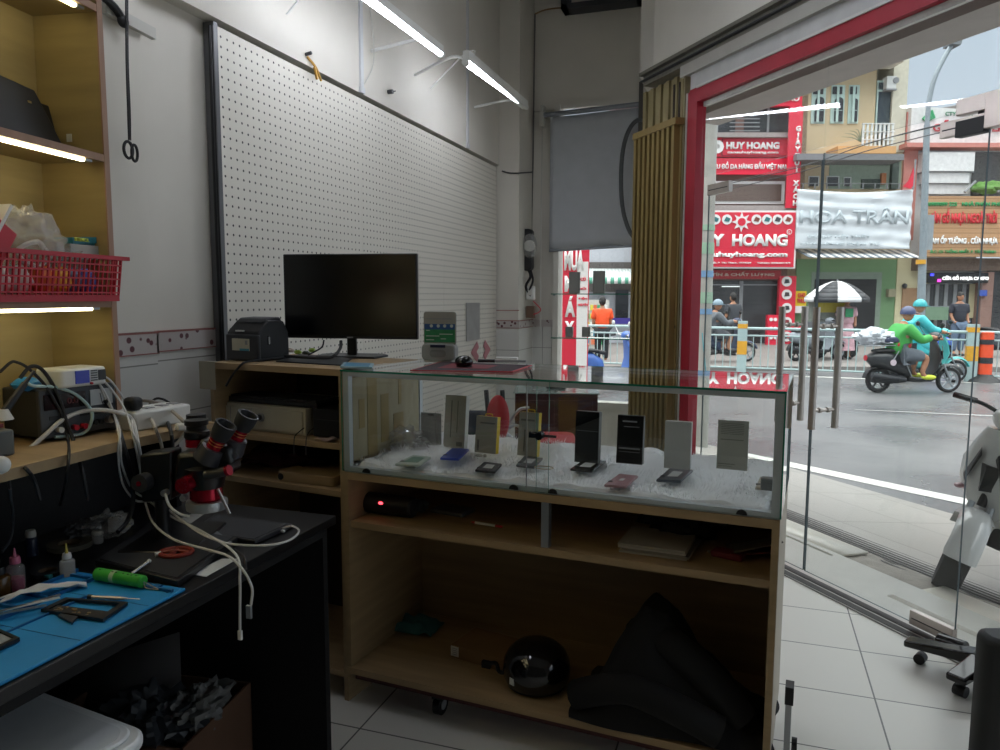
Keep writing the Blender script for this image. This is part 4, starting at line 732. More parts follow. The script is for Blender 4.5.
# printer
px_, py_ = UZ(228, 360, ut); t = thingU('label_printer', 'black receipt printer with rounded lid on the left of the shelf unit top', 'printer', px_, py_, ut+.001, rad(-4))
m = M(); m.rrect(0, 0, .172, .145, .02, 0, .2, 'x'); m = M(); prof = [(0, 0), (.15, 0), (.15, .10), (.125, .145), (.05, .150), (.01, .115), (0, .105)]
m.prism([(y, z) for y, z in prof], 0, .165, 'x'); part('housing', m, black, t, .006, seg=3)
m = M(); m.prism([(.03, .138), (.13, .142), (.12, .160), (.05, .157)], .012, .153, 'x'); part('lid', m, dark, t, .006)
m = M(); m.box((-.003, -.006, .0), (.168, .01, .098)); fr_ = part('front_cover', m, dark, t, .006)
m = M(); m.box((.035, -.0085, .038), (.125, -.006, .082)); m.m = 1; m.box((.075, -.0088, .038), (.125, -.0084, .046)); m.m = 2; m.box((.105, -.0088, .06), (.117, -.0084, .076)); part('label_sticker', m, [mat('label_beige', '#b9b6a0', .6), mat('label_teal', '#3f8fa3', .5), grey], fr_)
m = M(); m.box((.055, -.0085, .108), (.09, .004, .113)); part('name_plate', m, white, t)
m = M(); m.cbox((.1655, .05, .075), (.003, .014, .035)); m.m = 1; m.cbox((.1665, .05, .075), (.003, .006, .026)); part('side_latch', m, [blackg, grey], t)
# monitor
cB = Z(350, 358, ut); dxm = Vector((.97, .24, 0)).normalized()
def onmon(x, y, o, n):
    d = ray(x, y); return CAM+d*((o-CAM).dot(n)/d.dot(n))
rzm = rad(8); mxd = Vector((math.cos(rzm), math.sin(rzm), 0)); mn = Vector((-math.sin(rzm), math.cos(rzm), 0))
base = Z(352, 357, ut); sc0 = base-mn*.035
TL = onmon(281, 255, sc0, mn); TR = onmon(415, 253, sc0, mn); BL = onmon(287, 338, sc0, mn); BR = onmon(419, 340, sc0, mn)
wm = ((TR-TL).dot(mxd)+(BR-BL).dot(mxd))/2; zt_ = (TL.z+TR.z)/2; zb_ = (BL.z+BR.z)/2; cm = (TL+TR+BL+BR)/4
t = thing('monitor', 'black flat computer monitor on a thin stand, switched off', 'monitor', (base.x, base.y, ut+.001), rzm)
def ML(P): v = P-Vector((base.x, base.y, ut+.001)); return v.dot(mxd), v.dot(mn), v.z
cx = ML(cm)[0]; x0, x1 = cx-wm/2, cx+wm/2; z0_, z1_ = zb_-ut, zt_-ut
m = M(); m.box((x0, -.035, z0_), (x1, -.012, z1_)); part('bezel', m, black, t, .003)
m = M(); m.box((x0+.005, -.0365, z0_+.012), (x1-.005, -.034, z1_-.005)); part('screen', m, mat('screen_black', '#07090c', .22, var=0), t)
m = M(); m.box((x0+.1, -.012, z0_+.06), (x1-.1, .02, z1_-.06)); part('rear_housing', m, black, t, .01)
m = M(); m.box((-.018, -.006, .008), (.02, .01, z0_+.12)); part('stand_neck', m, black, t, .003)
m = M(); m.prism([(-.14, .03), (-.12, -.075), (.12, -.075), (.14, .03), (.1, .09), (-.1, .09)], 0, .008); part('stand_foot', m, dark, t, .002)
m = M(); m.box((cx-.012, -.0372, z0_+.003), (cx+.012, -.0352, z0_+.008)); part('maker_mark', m, grey, t)
cable('monitor_cable', 'black cable from the monitor underside curving to the printer', [(341, 341, 2.78), (340, 349, 2.76), (332, 357, 2.72), (318, 358, 2.74), (300, 357, 2.75), (285, 356, 2.78)], .006, bc)
cable('monitor_cable', 'thin cable hanging below the left half of the monitor', [(324, 340, 2.8), (322, 347, 2.8), (314, 352, 2.8), (308, 355, 2.8)], .003, bc)
P = [Z(290, 357, ut+.008), Z(260, 360, ut+.008), Z(246, 362, ut+.006)]+[UO+UX*UT(x, y, -.006)[0]+UY*-.006+Vector((0, 0, UT(x, y, -.006)[1])) for x, y in ((240, 366), (232, 376), (226, 386))]
m = M(); m.tube(P, .004, 6); tag(part('printer_cable', m, bc), 'black cable draping from the printer over the front edge of the shelf unit', 'cable')
for i, (px, py, c_) in enumerate(((291, 352, 'offw'), (298, 354, 'lime'), (306, 355, 'dark2'), (312, 352, 'lime'))):
    P = Z(px, py, ut); m = M(); m.ball((0, 0, .008), (.016, .012, .009), 10, 7, nz_=.4, seed=i); o = part('adhesive_scrap', m, mat('scrap_'+c_, dict(offw='#b9a99a', lime='#8fae3d', dark2='#3b4a35')[c_], .5)); o.location = P; tag(o, 'small scrap between printer and monitor, '+('pale pink leftmost', 'green one left', 'dark one', 'green one right')[i], 'scrap')
c, q = quad(((276, 362), (343, 366), (352, 359), (300, 355)), ut+.001, .004); t = thing('black_pad', 'flat black pad lying in front of the monitor stand', 'pad', c); m = M(); m.hull(q, [p+Vector((0, 0, .004)) for p in q]); part('sheet', m, dark, t)
c, q = quad(((340, 368), (372, 369), (374, 365), (344, 364)), ut+.008, .006); t = thing('card_pack', 'blue and white card pack lying at the left rear of the glass counter', 'card', c); m = M(); m.hull(q, [p+Vector((0, 0, .006)) for p in q]); m.m = 1; m.hull([p*.8+Vector((0, 0, .0061)) for p in q], [p*.8+Vector((0, 0, .0068)) for p in q]); part('pack', m, [mat('card_pale_blue', '#8fb0bd', .5), mat('card_blue', '#3e7fa3', .5)], t)
# cash drawer with keyboard pile
xa, ya = UT(223, 434, .06)[0], .06; xb = UT(306, 434, .06)[0]; zq = UT(260, 405, .06)[1]-za
t = thingU('cash_drawer', 'beige metal cash drawer with round lock inside the shelf unit', 'cash drawer', xa, ya, za+.001)
wd_ = xb-xa; cream = mat('cash_beige', '#b8b4a2', .45, var=.03)
m = M(); m.box((0, 0, 0), (wd_, .33, zq)); part('case', m, cream, t, .003)
m = M(); m.box((.012, -.006, .008), (wd_-.012, .0, zq-.012)); f = part('drawer_front', m, cream, t, .002); m = M(); m.cyl((wd_*.5, -.006, zq*.55), (wd_*.5, -.014, zq*.55), .015, n=18); m.m = 1; m.cyl((wd_*.5, -.014, zq*.55), (wd_*.5, -.016, zq*.55), .010, n=18); part('lock', m, [grey, dark], f)
m = M(); m.box((wd_*.12, -.0075, .01), (wd_*.125, -.0055, zq-.014)); m.box((wd_*.38, -.0075, .01), (wd_*.385, -.0055, zq-.014)); part('seam', m, grey, f)
t = thingU('keyboard', 'black keyboard lying on the cash drawer inside the shelf unit', 'keyboard', xa+.0, .07, za+zq+.003)
m = M(); m.box((.0, 0, 0), (.44, .15, .018)); part('body', m, black, t, .003); m = M()
for i in range(22):
    for j in range(6): m.box((.012+i*.019, .01+j*.022, .018), (.028+i*.019, .028+j*.022, .024))
part('keys', m, dark, t)['kind'] = 'stuff'
xd = UT(309, 434, .05)[0]; t = thingU('black_adapter_box', 'black box right of the cash drawer in the shelf unit', 'box', xd, .07, za+.001); m = M(); m.box((0, 0, 0), (uw-.022-xd, .3, .1)); part('case', m, black, t, .004); m = M(); m.box((.005, -.002, .06), (uw-.03-xd, 0, .063)); part('seam', m, dark, t)
for i, (a, b) in enumerate(((294, 300), (306, 310))):
    P = [UO+UX*UT(x, y, tt)[0]+UY*tt+Vector((0, 0, UT(x, y, tt)[1])) for x, y, tt in ((b+4, 428, .04), (b, 431, .02), (a+1, 436, -.004), (a, 443, -.006), (a, 455, -.006))]
    m = M(); m.tube(P, .002, 5); tag(part('thin_lead', m, bc), 'thin black lead hanging over the shelf edge by the cash drawer, '+('left' if i == 0 else 'right')+' one', 'cable')
t = thingU('paper_scrap', 'pinkish paper scrap on the shelf right of the cash drawer', 'paper', UT(330, 438, .02)[0]-.02, .03, za+.001); m = M(); m.grid(8, 6, lambda u, v: ((u-.5)*.07, (v-.5)*.05, .006+.004*math.sin(7*u+4*v))); part('sheet', m, mat('pink_paper', '#a08c88', .8), t, solid=.001)
t = thingU('wood_offcut', 'pale wooden offcut with a round hole on the lowest visible shelf of the unit', 'wood', UT(290, 482, .03)[0], .02, zbb+.001, rad(4)); m = M(); m.rrect(-.05, 0, .19, .1, .02, 0, .035); part('block', m, wood, t, .003); m = M(); m.cyl((-.03, -.001, .018), (-.03, -.003, .018), .012, n=12); part('hole', m, black, t)
t = thingU('folded_cloth', 'dark red folded cloth on the lowest visible shelf of the unit', 'cloth', UT(270, 478, .2)[0], .24, zbb+.002, 0); m = M(); m.ball((0, 0, .03), (.2, .12, .035), 26, 12, nz_=.4, seed=8); part('cloth', m, mat('dark_red_cloth', '#4a1c20', .9), t)
# ------------------------------------------------------------------ glass display counter
CO = Vector((-1.263, 2.133, 0)); CA = rad(-4.6); CX = Vector((math.cos(CA), math.sin(CA), 0)); CY = Vector((-math.sin(CA), math.cos(CA), 0)); CW, CD = 1.353, .50
def CT(x, y, t=0): d = ray(x, y); P = CAM+d*((CO+CY*t-CAM).dot(CY)/d.dot(CY)); return (P-CO).dot(CX), P.z
def CZ(x, y, z): P = Z(x, y, z); return (P-CO).dot(CX), (P-CO).dot(CY)
def thingC(name, label, cat, x, y, z, rz=0, group=None, rot=None):
    p = CO+CX*x+CY*y; t = thing(name, label, cat, (p.x, p.y, z), CA+rz, group)
    return t
ct = 1.147; gb = .812; sh = .64; bb = .135
t = thingC('display_counter', 'wide oak counter with glass display case on top and open shelves below', 'counter', 0, 0, 0)
for x in (0, CW-.018): m = M(); m.box((x, 0, .10), (x+.018, CD, gb-.004)); part('side_panel', m, wood, t)
m = M(); m.box((CW, .004, .10), (CW+.0015, CD, gb)); lbl(part('daylit_outer_face', m, mat('daylit_laminate', '#b3a896', .45, var=.05, scale=3, stretch=(1, 1, .2)), t), 'light wood outer face of the right side, daylight painted in')  # light wood tone with the daylight on this side painted into it
m = M(); m.box((.018, -.001, gb-.028), (CW-.018, CD, gb-.004)); part('case_floor', m, woodh, t)
m = M(); m.box((.018, .012, sh-.022), (CW-.018, CD-.01, sh)); part('shelf_board', m, woodh, t)
m = M(); m.box((-.0, -.004, bb-.022), (CW, CD, bb)); part('bottom_board', m, woodh, t)
m = M(); m.box((.02, .02, .085), (CW-.02, CD-.02, bb-.022)); lbl(part('plinth', m, mat('dark_red_base', '#4b1c1c', .6), t), 'dark red base frame')
m = M(); m.box((.018, CD-.01, .13), (CW-.018, CD, gb-.03)); part('back_panel', m, wood, t)
xs = CT(546, 520, .03)[0]; m = M(); m.box((xs-.012, .02, sh), (xs+.012, .045, gb-.028)); part('metal_post', m, alu, t)
fs = .022
m = M()
for x in (0, CW-fs):
    for y in (0.006, CD-fs): m.box((x, y, gb-.004), (x+fs, y+fs, ct-.006))
for y in (.006, CD-fs): m.box((fs, y, ct-.022), (CW-fs, y+fs, ct-.006)); m.box((fs, y, gb-.004), (CW-fs, y+fs, gb+.014))
for x in (0, CW-fs): m.box((x, fs, ct-.022), (x+fs, CD, ct-.006)); m.box((x, fs, gb-.004), (x+fs, CD, gb+.012))
part('case_frame', m, mat('frame_satin', '#c3cbd0', .4, .1, var=.03), t, .001)
def gpane(name, a, b, ax):
    m = M(); m.box(a, b); o = part(name, m, [gclear, gedge], t)
    for p in o.data.polygons:
        if abs(p.normal[ax]) < .5: p.material_index = 1
    return o
m = M(); dzt = .0037; m.add([(-.004, -.004, ct-.006), (CW+.004, -.004, ct-.006), (CW+.004, CD+.004, ct-.006-dzt), (-.004, CD+.004, ct-.006-dzt), (-.004, -.004, ct), (CW+.004, -.004, ct), (CW+.004, CD+.004, ct-dzt), (-.004, CD+.004, ct-dzt)], [(0, 3, 2, 1), (4, 5, 6, 7), (0, 1, 5, 4), (1, 2, 6, 5), (2, 3, 7, 6), (3, 0, 4, 7)])
o = part('glass_top', m, [gclear, gedge], t)
for p in o.data.polygons:
    if abs(p.normal.z) < .5: p.material_index = 1
gpane('front_glass', (.0, -.002, gb), (CW*.53, .003, ct-.007), 1); gpane('front_glass', (CW*.50, .004, gb), (CW, .009, ct-.007), 1)
gpane('side_glass', (-.004, 0, gb), (-.0, CD, ct-.007), 0); gpane('side_glass', (CW, 0, gb), (CW+.004, CD, ct-.007), 0)
m = M(); m.box((CW*.2, CD-.004, gb+.012), (CW-.02, CD, ct-.022)); part('rear_glass', m, gclear, t)
for i, px in enumerate((367, 514, 553, 743)):
    x = CT(px, 480)[0]; m = M(); m.prism([(x+.014*math.cos(a), gb+.002+.014*math.sin(a)) for a in [PI*k/12 for k in range(13)]], -.006, .0, 'y'); part('glass_clip', m, black, t)
for x, y in ((.32, .05), (CW-.06, .05), (.06, .4), (CW-.1, .42)):
    q = bpy.data.objects.new('caster', None); m = M(); m.cyl((x-.012, y+.02, .038), (x+.012, y+.02, .038), .036, n=20); m.m = 1; m.cyl((x-.0145, y+.02, .038), (x+.0145, y+.02, .038), .018, n=16); m.m = 0; m.box((x-.02, y-.005, .06), (x+.02, y+.03, .085)); part('caster', m, [blackg, grey], t)
# fur lining
fm = mat('white_fur', '#f6f7f8', .95, var=.02, scale=25)
nt = fm.node_tree; tl = nt.nodes.new('ShaderNodeBsdfTranslucent'); tl.inputs[0].default_value = (.93, .94, .95, 1); ms = nt.nodes.new('ShaderNodeMixShader'); ms.inputs[0].default_value = .4
nt.links.new(nt.nodes['Principled BSDF'].outputs[0], ms.inputs[1]); nt.links.new(tl.outputs[0], ms.inputs[2]); nt.links.new(ms.outputs[0], nt.nodes['Material Output'].inputs[0])
fbase = mat('white_fur_base', '#f4f5f6', .95, var=.02)
m = M(); rr = random.Random(5)
def fh(x, y): return gb+.018+.018*noise.noise(Vector((x*9, y*9, 3)))+.045*max(0, (y-.30)/.2)**1.3+.006*noise.noise(Vector((x*30, y*30, 1)))
m.grid(90, 30, lambda u, v: (fs+.005+(CW-2*fs-.01)*u, fs+.006+(CD-2*fs-.012)*v, (fh(CW*u, CD*v) if 0 < v < 1 and 0 < u < 1 else gb-.002)))
o = part('fur_bed', m, fbase, solid=0); 
m = M()
for i in range(11000):
    x = .03+rr.random()*(CW-.06); y = .03+rr.random()**.8*(CD-.07); z = fh(x, y); a = noise.noise(Vector((x*5, y*5, 7)))*6+rr.uniform(-.6, .6); l = rr.uniform(.012, .030); b = rr.uniform(.3, 1.1)
    d = Vector((math.cos(a)*math.cos(b), math.sin(a)*math.cos(b), math.sin(b)))*l; s = Vector((-math.sin(a), math.cos(a), 0))*.0009; p = Vector((x, y, z-.002))
    ex_ = p+d; ex_.x = min(max(ex_.x, .02), CW-.02); ex_.y = min(max(ex_.y, .024), CD-.02)
    m.add([p-s, p+s, p+d*.6+s*.8+Vector((0, 0, .001)), ex_, p+d*.6-s*.8+Vector((0, 0, .001))], [(0, 1, 2, 3, 4)])
f2 = part('fur_tufts', m, fm, o, smooth=0); o.location = CO; o.rotation_euler = (0, 0, CA); f2['kind'] = 'stuff'
tag(o, 'fluffy white fur cloth lining the floor of the glass display case', 'fur', kind='stuff')
# phone boxes standing on the fur
def phone_box(px0, py0, px1, py1, t_, label, mfront, mside, th=.028, handle=False, rz=0., rows=None, lean=-.12, logo=None):
    xa, zt1 = CT(px0, py0, t_); xb, zb1 = CT(px1, py1, t_); w = xb-xa; zb1 = max(zb1, gb+.02)
    t = thingC('phone_box', label, 'box', (xa+xb)/2, t_, zb1, rz); t.rotation_euler = (lean, 0, CA+rz); h = zt1-zb1
    m = M(); m.box((-w/2, 0, 0), (w/2, th, h)); part('carton', m, mside, t, .001); m = M(); m.box((-w/2, -.001, 0), (w/2, .0, h)); part('face', m, mfront, t)
    if handle: m = M(); m.tube([(-.012, th*.6, h), (-.012, th*.6, h+.008), (.012, th*.6, h+.008), (.012, th*.6, h)], .002, 5, 3); part('hanger', m, mside, t)
    if rows:
        m = M()
        for (fx0, fx1, fz, fh_) in rows: m.box((-w/2+w*fx0, -.0016, h*fz), (-w/2+w*fx1, -.0009, h*(fz+fh_)))
        part('print', m, logo or grey, t)
    return t
gbx = mat('box_grey', '#a3a59c', .5, var=.05); gbx2 = mat('box_silver', '#b9bcba', .45, var=.03); sidew = mat('box_white_side', '#c9cbc8', .5)
prt = mat('faint_print', '#6e716c', .6); prtl = mat('light_print', '#c2c4c0', .6)
fine = [(.12, .88, .88-.05*k, .012) for k in range(9)]
phone_box(443, 395, 464, 449, .34, 'tall grey phone box standing left of the first yellow box', gbx, sidew, .028, rows=[(.3, .35, .2, .7), (.6, .64, .3, .6), (.62, .9, .04, .08)], logo=prt)
phone_box(474, 416, 496, 454, .30, 'first yellow-edged grey box, beside the tall grey box', gbx, yellow, .022, True, rz=-.1, rows=[(.1, .2, .05, .3), (.2, .9, .8, .04)], logo=prt)
phone_box(517, 412, 537, 457, .27, 'second yellow-edged grey box, behind the glass lock', gbx, yellow, .022, True, rz=-.1, rows=[(.1, .8, .8, .04), (.3, .36, .1, .5)], logo=prt)
phone_box(575, 411, 598, 464, .26, 'black phone box standing left of the black box with silver print', blackg, mat('box_edge_dark', '#5c5e5d', .5), .026, rz=-.05, rows=[(.06, .94, .62, .006)], logo=grey, lean=-.05)
phone_box(617, 415, 642, 465, .25, 'black phone box with silver curved print at its top', blackg, mat('box_edge_dark', '#5c5e5d', .5), .024, rows=[(.2, .75, .86, .03), (.25, .85, .76, .012), (.1, .9, .3, .03), (.1, .9, .24, .01)], logo=grey, lean=-.08)
phone_box(665, 421, 690, 470, .22, 'plain silver grey phone box standing right of the black boxes', gbx2, sidew, .024, rz=.02, lean=-.05)
phone_box(718, 420, 747, 471, .2, 'rightmost grey phone box with fine printed lines at its top', mat('box_olive', '#aaaca3', .5), sidew, .014, rows=[(.1, .85, .93-.035*k, .012) for k in range(7)]+[(.1, .85, .6, .02), (.05, .6, .10, .02), (.05, .5, .06, .01)], logo=mat('print_pale', '#7c7f78', .5), lean=-.05)
# phones lying on the fur
def flat_phone(pts, z, label, mb_, mark=None, h=.008):
    P = [Z(x, y, z) for x, y in pts]; c = sum(P, Vector())/4; q = [p-c for p in P]; t = thing('mobile_phone', label, 'phone', c, 0, 'phones lying on the fur')
    m = M(); m.hull(q, [p+Vector((0, 0, h)) for p in q]); part('body', m, mb_, t, .0025)
    if mark: m = M(); m.hull([p*mark[1]+Vector((0, 0, h)) for p in q], [p*mark[1]+Vector((0, 0, h+.0008)) for p in q]); part('paper_label', m, mark[0], t)
    for k in (0,): m = M(); a, b, c_, d = q; u = a*.7+d*.1+b*.0; m.cbox(a*.62+d*.18+Vector((0, 0, h)), (.012, .012, .002)); part('camera', m, dark, t)
    return t
zf = gb+.034
lw = mat('label_white', '#d5d7d6', .6)
flat_phone(((395, 466), (420, 467), (431, 459), (413, 457)), zf, 'white and green phone on the fur nearest the left end', mat('phone_white_green', '#b9c4ba', .4), (mat('phone_green', '#6a8f7a', .4), .6))
flat_phone(((440, 460), (459, 461), (469, 451), (452, 450)), zf+.008, 'blue phone on the fur in front of the tall grey box', mat('phone_blue', '#2445b4', .3))
flat_phone(((475, 472), (495, 474), (502, 466), (484, 464)), zf, 'dark phone with white label in front of the first yellow box', dark, (lw, .45))
flat_phone(((516, 467), (534, 469), (543, 460), (524, 458)), zf+.004, 'grey phone with white label in front of the second yellow box', mat('phone_grey', '#50545a', .3), (lw, .45))
flat_phone(((570, 471), (592, 473), (606, 463), (585, 461)), zf, 'black phone with white label in front of the black boxes', blackg, (lw, .5))
flat_phone(((604, 487), (626, 489), (638, 478), (619, 476)), zf-.004, 'pink phone lying nearest the front glass', mat('phone_pink', '#a57c80', .35), (lw, .2))
flat_phone(((656, 482), (681, 483), (693, 472), (670, 470)), zf, 'dark grey phone with white label before the silver box', mat('phone_slate', '#484e57', .3), (lw, .42))
flat_phone(((755, 490), (772, 491), (776, 480), (760, 479)), zf, 'beige phone at the right end of the case', mat('phone_beige', '#aaa08b', .4))
t = thingC('earbud_case', 'grey box standing at the right end of the display case', 'box', CT(768, 480, .14)[0], .16, zf+.002); m = M(); m.rrect(-.02, -.015, .02, .015, .008, 0, .035); part('case', m, mat('case_grey', '#6f7474', .4), t, .003); m = M(); m.rrect(-.0205, -.0155, .0205, .0155, .008, .022, .0228); part('lid_seam', m, dark, t)
t = thingC('cable_ring', 'thin gold ring-shaped cable lying on the fur near the middle clip', 'cable', CT(546, 475, .15)[0], .13, zf+.01); m = M(); m.tube([(.03*math.cos(a), .02*math.sin(a), 0) for a in [i*PI/10 for i in range(21)]], .0015, 5, 1); part('ring', m, mat('gold_wire', '#b59f77', .4, .4), t)
t = thingC('small_clip', 'tiny clear earphone piece on the fur under the first yellow box', 'earphone', CT(479, 458, .2)[0], .2, zf+.008); m = M(); m.ball((0, 0, .004), (.014, .008, .005)); m.ball((.02, .004, .004), (.006, .006, .006)); part('bud', m, offw, t)
# bags
P = CO+CX*CT(430, 430, .36)[0]+CY*.36; t = thing('blister_bag', 'clear hanging pouch with silver gadget standing beside the tall grey box', 'bag', (P.x, P.y, gb+.03), CA)
m = M(); m.grid(10, 12, lambda u, v: ((u-.5)*.085, -.006-.016*math.sin(PI*u)*math.sin(PI*min(1, v*1.2)), v*.115)); part('front_film', m, poly, t); m = M(); m.box((-.042, .008, .0), (.042, .0095, .118)); part('backing', m, mat('bag_grey', '#8c908f', .5), t); m = M(); m.box((-.012, .006, .108), (.012, .0075, .114)); part('hang_slot', m, dark, t); m = M(); m.rrect(-.02, .0, .02, .1, .008, 0, .008, 'y'); part('gadget', m, grey, t)
P = CO+CX*CT(403, 445, .3)[0]+CY*.3; bag('plastic_bag', 'crumpled clear plastic bag on the fur near the left end of the display case', (P.x, P.y, gb+.06), (.075, .05, .035), 31, rz=CA, nz_=.7)
t = thingC('backing_sheet', 'yellowed sheet with tape strips covering the left inner side of the display case', 'sheet', .021, .03, gb+.03, rad(90))
bs = mat('yellowed_sheet', '#a39a7e', .6, var=.12, scale=4, stretch=(6, 1, 1)); m = M(); m.box((0, 0, 0), (.44, .002, ct-gb-.06)); part('sheet', m, bs, t)
m = M()
for x, w_, z0_, z1_ in ((.05, .035, .0, .27), (.10, .03, .03, .2), (.15, .04, .0, .12), (.17, .012, .15, .27), (.02, .02, .1, .2)): m.box((x*1.7, -.0015, z0_), ((x+w_)*1.7, -.0001, z1_))
part('tape_strips', m, mat('old_tape', '#9a885c', .6, var=.1), t)
# lock on the front glass
xl, zl = CT(541, 435, -.01); t = thingC('glass_lock', 'black showcase lock clamped on the meeting front glass panes', 'lock', xl, -.02, zl)
m = M(); m.cyl((0, -.012, 0), (0, .012, 0), .012, n=18); m.box((-.035, .0, -.009), (-.012, .008, .009)); m.box((-.03, -.003, -.006), (0, .004, .006)); part('lock_body', m, blackg, t, .001); m = M(); m.box((.008, -.003, -.003), (.05, .002, .004)); part('lock_bar', m, dark, t)
m = M(); m.box((CT(527, 400)[0], -.006, gb+.01), (CT(527, 400)[0]+.003, -.0025, ct-.01)); m.xf = Matrix(); o = part('glass_edge_strip', m, alu); o.parent = None; o.location = CO; o.rotation_euler = (0, 0, CA); tag(o, 'thin bright vertical edge strip of the sliding front glass', 'strip')
# on the counter top
c, q = quad(((410, 371), (513, 372.5), (532, 366), (442, 362)), ct+.001, .004); t = thing('mouse_pad', 'dark mouse pad with red border on the glass counter top', 'mouse pad', c)
m = M(); m.hull(q, [p+Vector((0, 0, .003)) for p in q]); part('border', m, red, t); m = M(); m.hull([p*.95+Vector((0, 0, .003)) for p in q], [p*.95+Vector((0, 0, .0036)) for p in q]); part('surface', m, mat('pad_dark', '#3a2c33', .8), t); m = M(); m.hull([p*.5+Vector((-.02, 0, .0036)) for p in q], [p*.5+Vector((-.02, 0, .004)) for p in q]); part('red_print', m, mat('pad_red', '#7a2430', .7), t)
P = Z(464, 367, ct+.004); t = thing('computer_mouse', 'round glossy black mouse-like device on the mouse pad', 'mouse', P, rad(20)); m = M(); m.ball((0, 0, .018), (.031, .038, .021), 24, 14); part('shell', m, blackg, t); m = M(); m.cyl((0, 0, .0), (0, 0, .012), .026, n=20); part('base', m, black, t)
P = Z(478, 363, ct+.004); t = thing('price_gun', 'grey rod with black handle lying behind the mouse', 'tool', P, rad(12)); m = M(); m.cyl((0, 0, .008), (.06, 0, .008), .006, n=10); part('handle', m, black, t); m = M(); m.box((.06, -.006, .004), (.17, .006, .012)); part('bar', m, grey, t, .001)
P = Z(504, 362, ct+.002); t = thing('white_box', 'small white box lying behind the mouse pad', 'box', P, rad(10)); m = M(); m.box((-.03, -.02, 0), (.05, .02, .018)); part('carton', m, white, t, .002)
# payment speaker
P = Z(440, 362, ct+.001); t = thing('payment_speaker', 'grey payment speaker with blue green card panel on the counter', 'speaker', P, rad(6))
kx = P.y/748*1.02
m = M(); m.rrect(-.062, 0, .062, .058, .018, -.0, .05, 'x') if 0 else m.rrect(-.063, .006, .063, .068, .018, -.025, .025, 'y'); part('body', m, mat('speaker_grey', '#8f9390', .5), t, .006)
m = M(); m.box((-.055, -.02, .0), (.045, .03, .012)); part('foot', m, offw, t, .003)
m = M(); m.rrect(-.03, .02, .03, .045, .011, -.0275, -.025, 'y'); lbl(part('grille', m, mat('grille', '#747876', .6), t), 'oval darker grille'); m = M(); m.box((-.028, -.0275, .054), (.028, -.025, .064)); part('display', m, mat('dark_lcd', '#1d2440', .2), t)
m = M(); m.rrect(-.06, .062, .062, .182, .01, -.004, .004, 'y'); pn = part('card_panel', m, mat('panel_pale', '#9a9a92', .5), t, .001)
m = M(); m.box((-.056, -.006, .118), (.058, -.004, .138)); m.m = 1; m.box((-.056, -.006, .072), (.058, -.004, .118)); m.m = 2
for x in (-.03, -.004, .02, .046): m.cyl((x, -.0065, .131), (x, -.004, .131), .006, n=12)
for x, z, w_ in ((-.05, .118, .014), (-.05, .098, .05), (.0, .105, .05), (-.05, .084, .03), (.005, .088, .02)): m.box((x, -.0062, z-.005), (x+w_, -.004, z-.002))
m.m = 3; m.box((-.05, -.0062, .155), (.05, -.004, .158))
part('print', m, [mat('card_blue2', '#1c4f86', .5), mat('card_green', '#1f7a4a', .5, var=.25, scale=30), mat('card_white', '#b9c4c0', .5), grey], pn)
# things on the shelf below the glass
x, z = CT(380, 503, .12); t = thingC('bluetooth_speaker', 'black cylindrical speaker with small red light on the shelf under the case', 'speaker', CT(359, 505, .1)[0], .12, sh+.001)
L_ = CT(410, 505, .12)[0]-CT(359, 505, .12)[0]; m = M(); m.cyl((0, 0, .036), (L_, 0, .036), .035, n=28); part('body', m, black, t, .006); m = M(); m.cyl((-.002, 0, .036), (.008, 0, .036), .030, n=24); part('end_cap', m, dark, t); m = M(); m.cyl((L_-.008, 0, .036), (L_+.003, 0, .036), .030, n=24); part('end_cap', m, dark, t)
m = M(); m.ball((L_*.47, -.033, .048), (.009, .004, .005)); lbl(part('power_light', m, mat('led_red', '#ff3b46', .4, emit=2.0), t), 'glowing red light')
xx = CT(430, 512, .2)[0]; t = thingC('slim_case', 'slim silver case lying behind the black speaker on the counter shelf', 'case', xx, .2, sh+.001, rad(-6)); m = M(); m.box((0, 0, 0), (.13, .09, .014)); part('case', m, mat('dim_silver', '#6f7377', .4, .4), t, .004)
bag('small_pouch', 'small crumpled grey pouch between speaker and slim case', CO+CX*(xx-.04)+CY*.2+Vector((0, 0, sh+.022)), (.03, .03, .02), 41, mat('pouch_grey', '#47514f', .6))
x, y = CZ(486, 526, sh); t = thingC('pen', 'white and red pen lying on the shelf left of the metal post', 'pen', x, y, sh+.006, rad(-4)); m = M(); m.cyl((-.04, 0, 0), (.035, 0, 0), .0045, n=10); part('barrel', m, white, t); m = M(); m.cyl((-.055, 0, 0), (-.04, 0, 0), .002, .0045, 10); part('tip', m, red, t); m = M(); m.cyl((.035, 0, 0), (.06, 0, 0), .0045, .004, 10); part('cap', m, red, t)
def papers(px0, px1, py, n, label, col, y_=.1):
    x0 = CT(px0, py, y_)[0]; x1 = CT(px1, py, y_)[0]
    for i in range(n):
        t = thingC('paper_booklet', label[i], 'booklet', (x0+x1)/2+rr.uniform(-.01, .01), y_+.08, sh+.001+i*.007, rr.uniform(-.1, .1), 'booklets on the counter shelf'); m = M(); w_ = (x1-x0)/2; m.box((-w_, -.08, 0), (w_, .1, .0058)); part('pages', m, mat(f'paper_{i}_{col}', ('#a9a59c', '#8f8b83', '#b5b2aa')[i % 3], .8), t)
papers(620, 688, 548, 4, ('pale booklet at the bottom of the pile right of the metal post', 'booklet second from the bottom of the pile right of the metal post', 'booklet third from the bottom of the pile right of the metal post', 'topmost booklet of the pile right of the metal post'), 'a', .07)
x = CT(680, 535, .28)[0]; bag('black_bag', 'black bag slumped behind the booklets on the counter shelf', CO+CX*x+CY*.32+Vector((0, 0, sh+.07)), (.13, .10, .075), 51, mat('bag_black', '#0c0c10', .6), rz=CA)
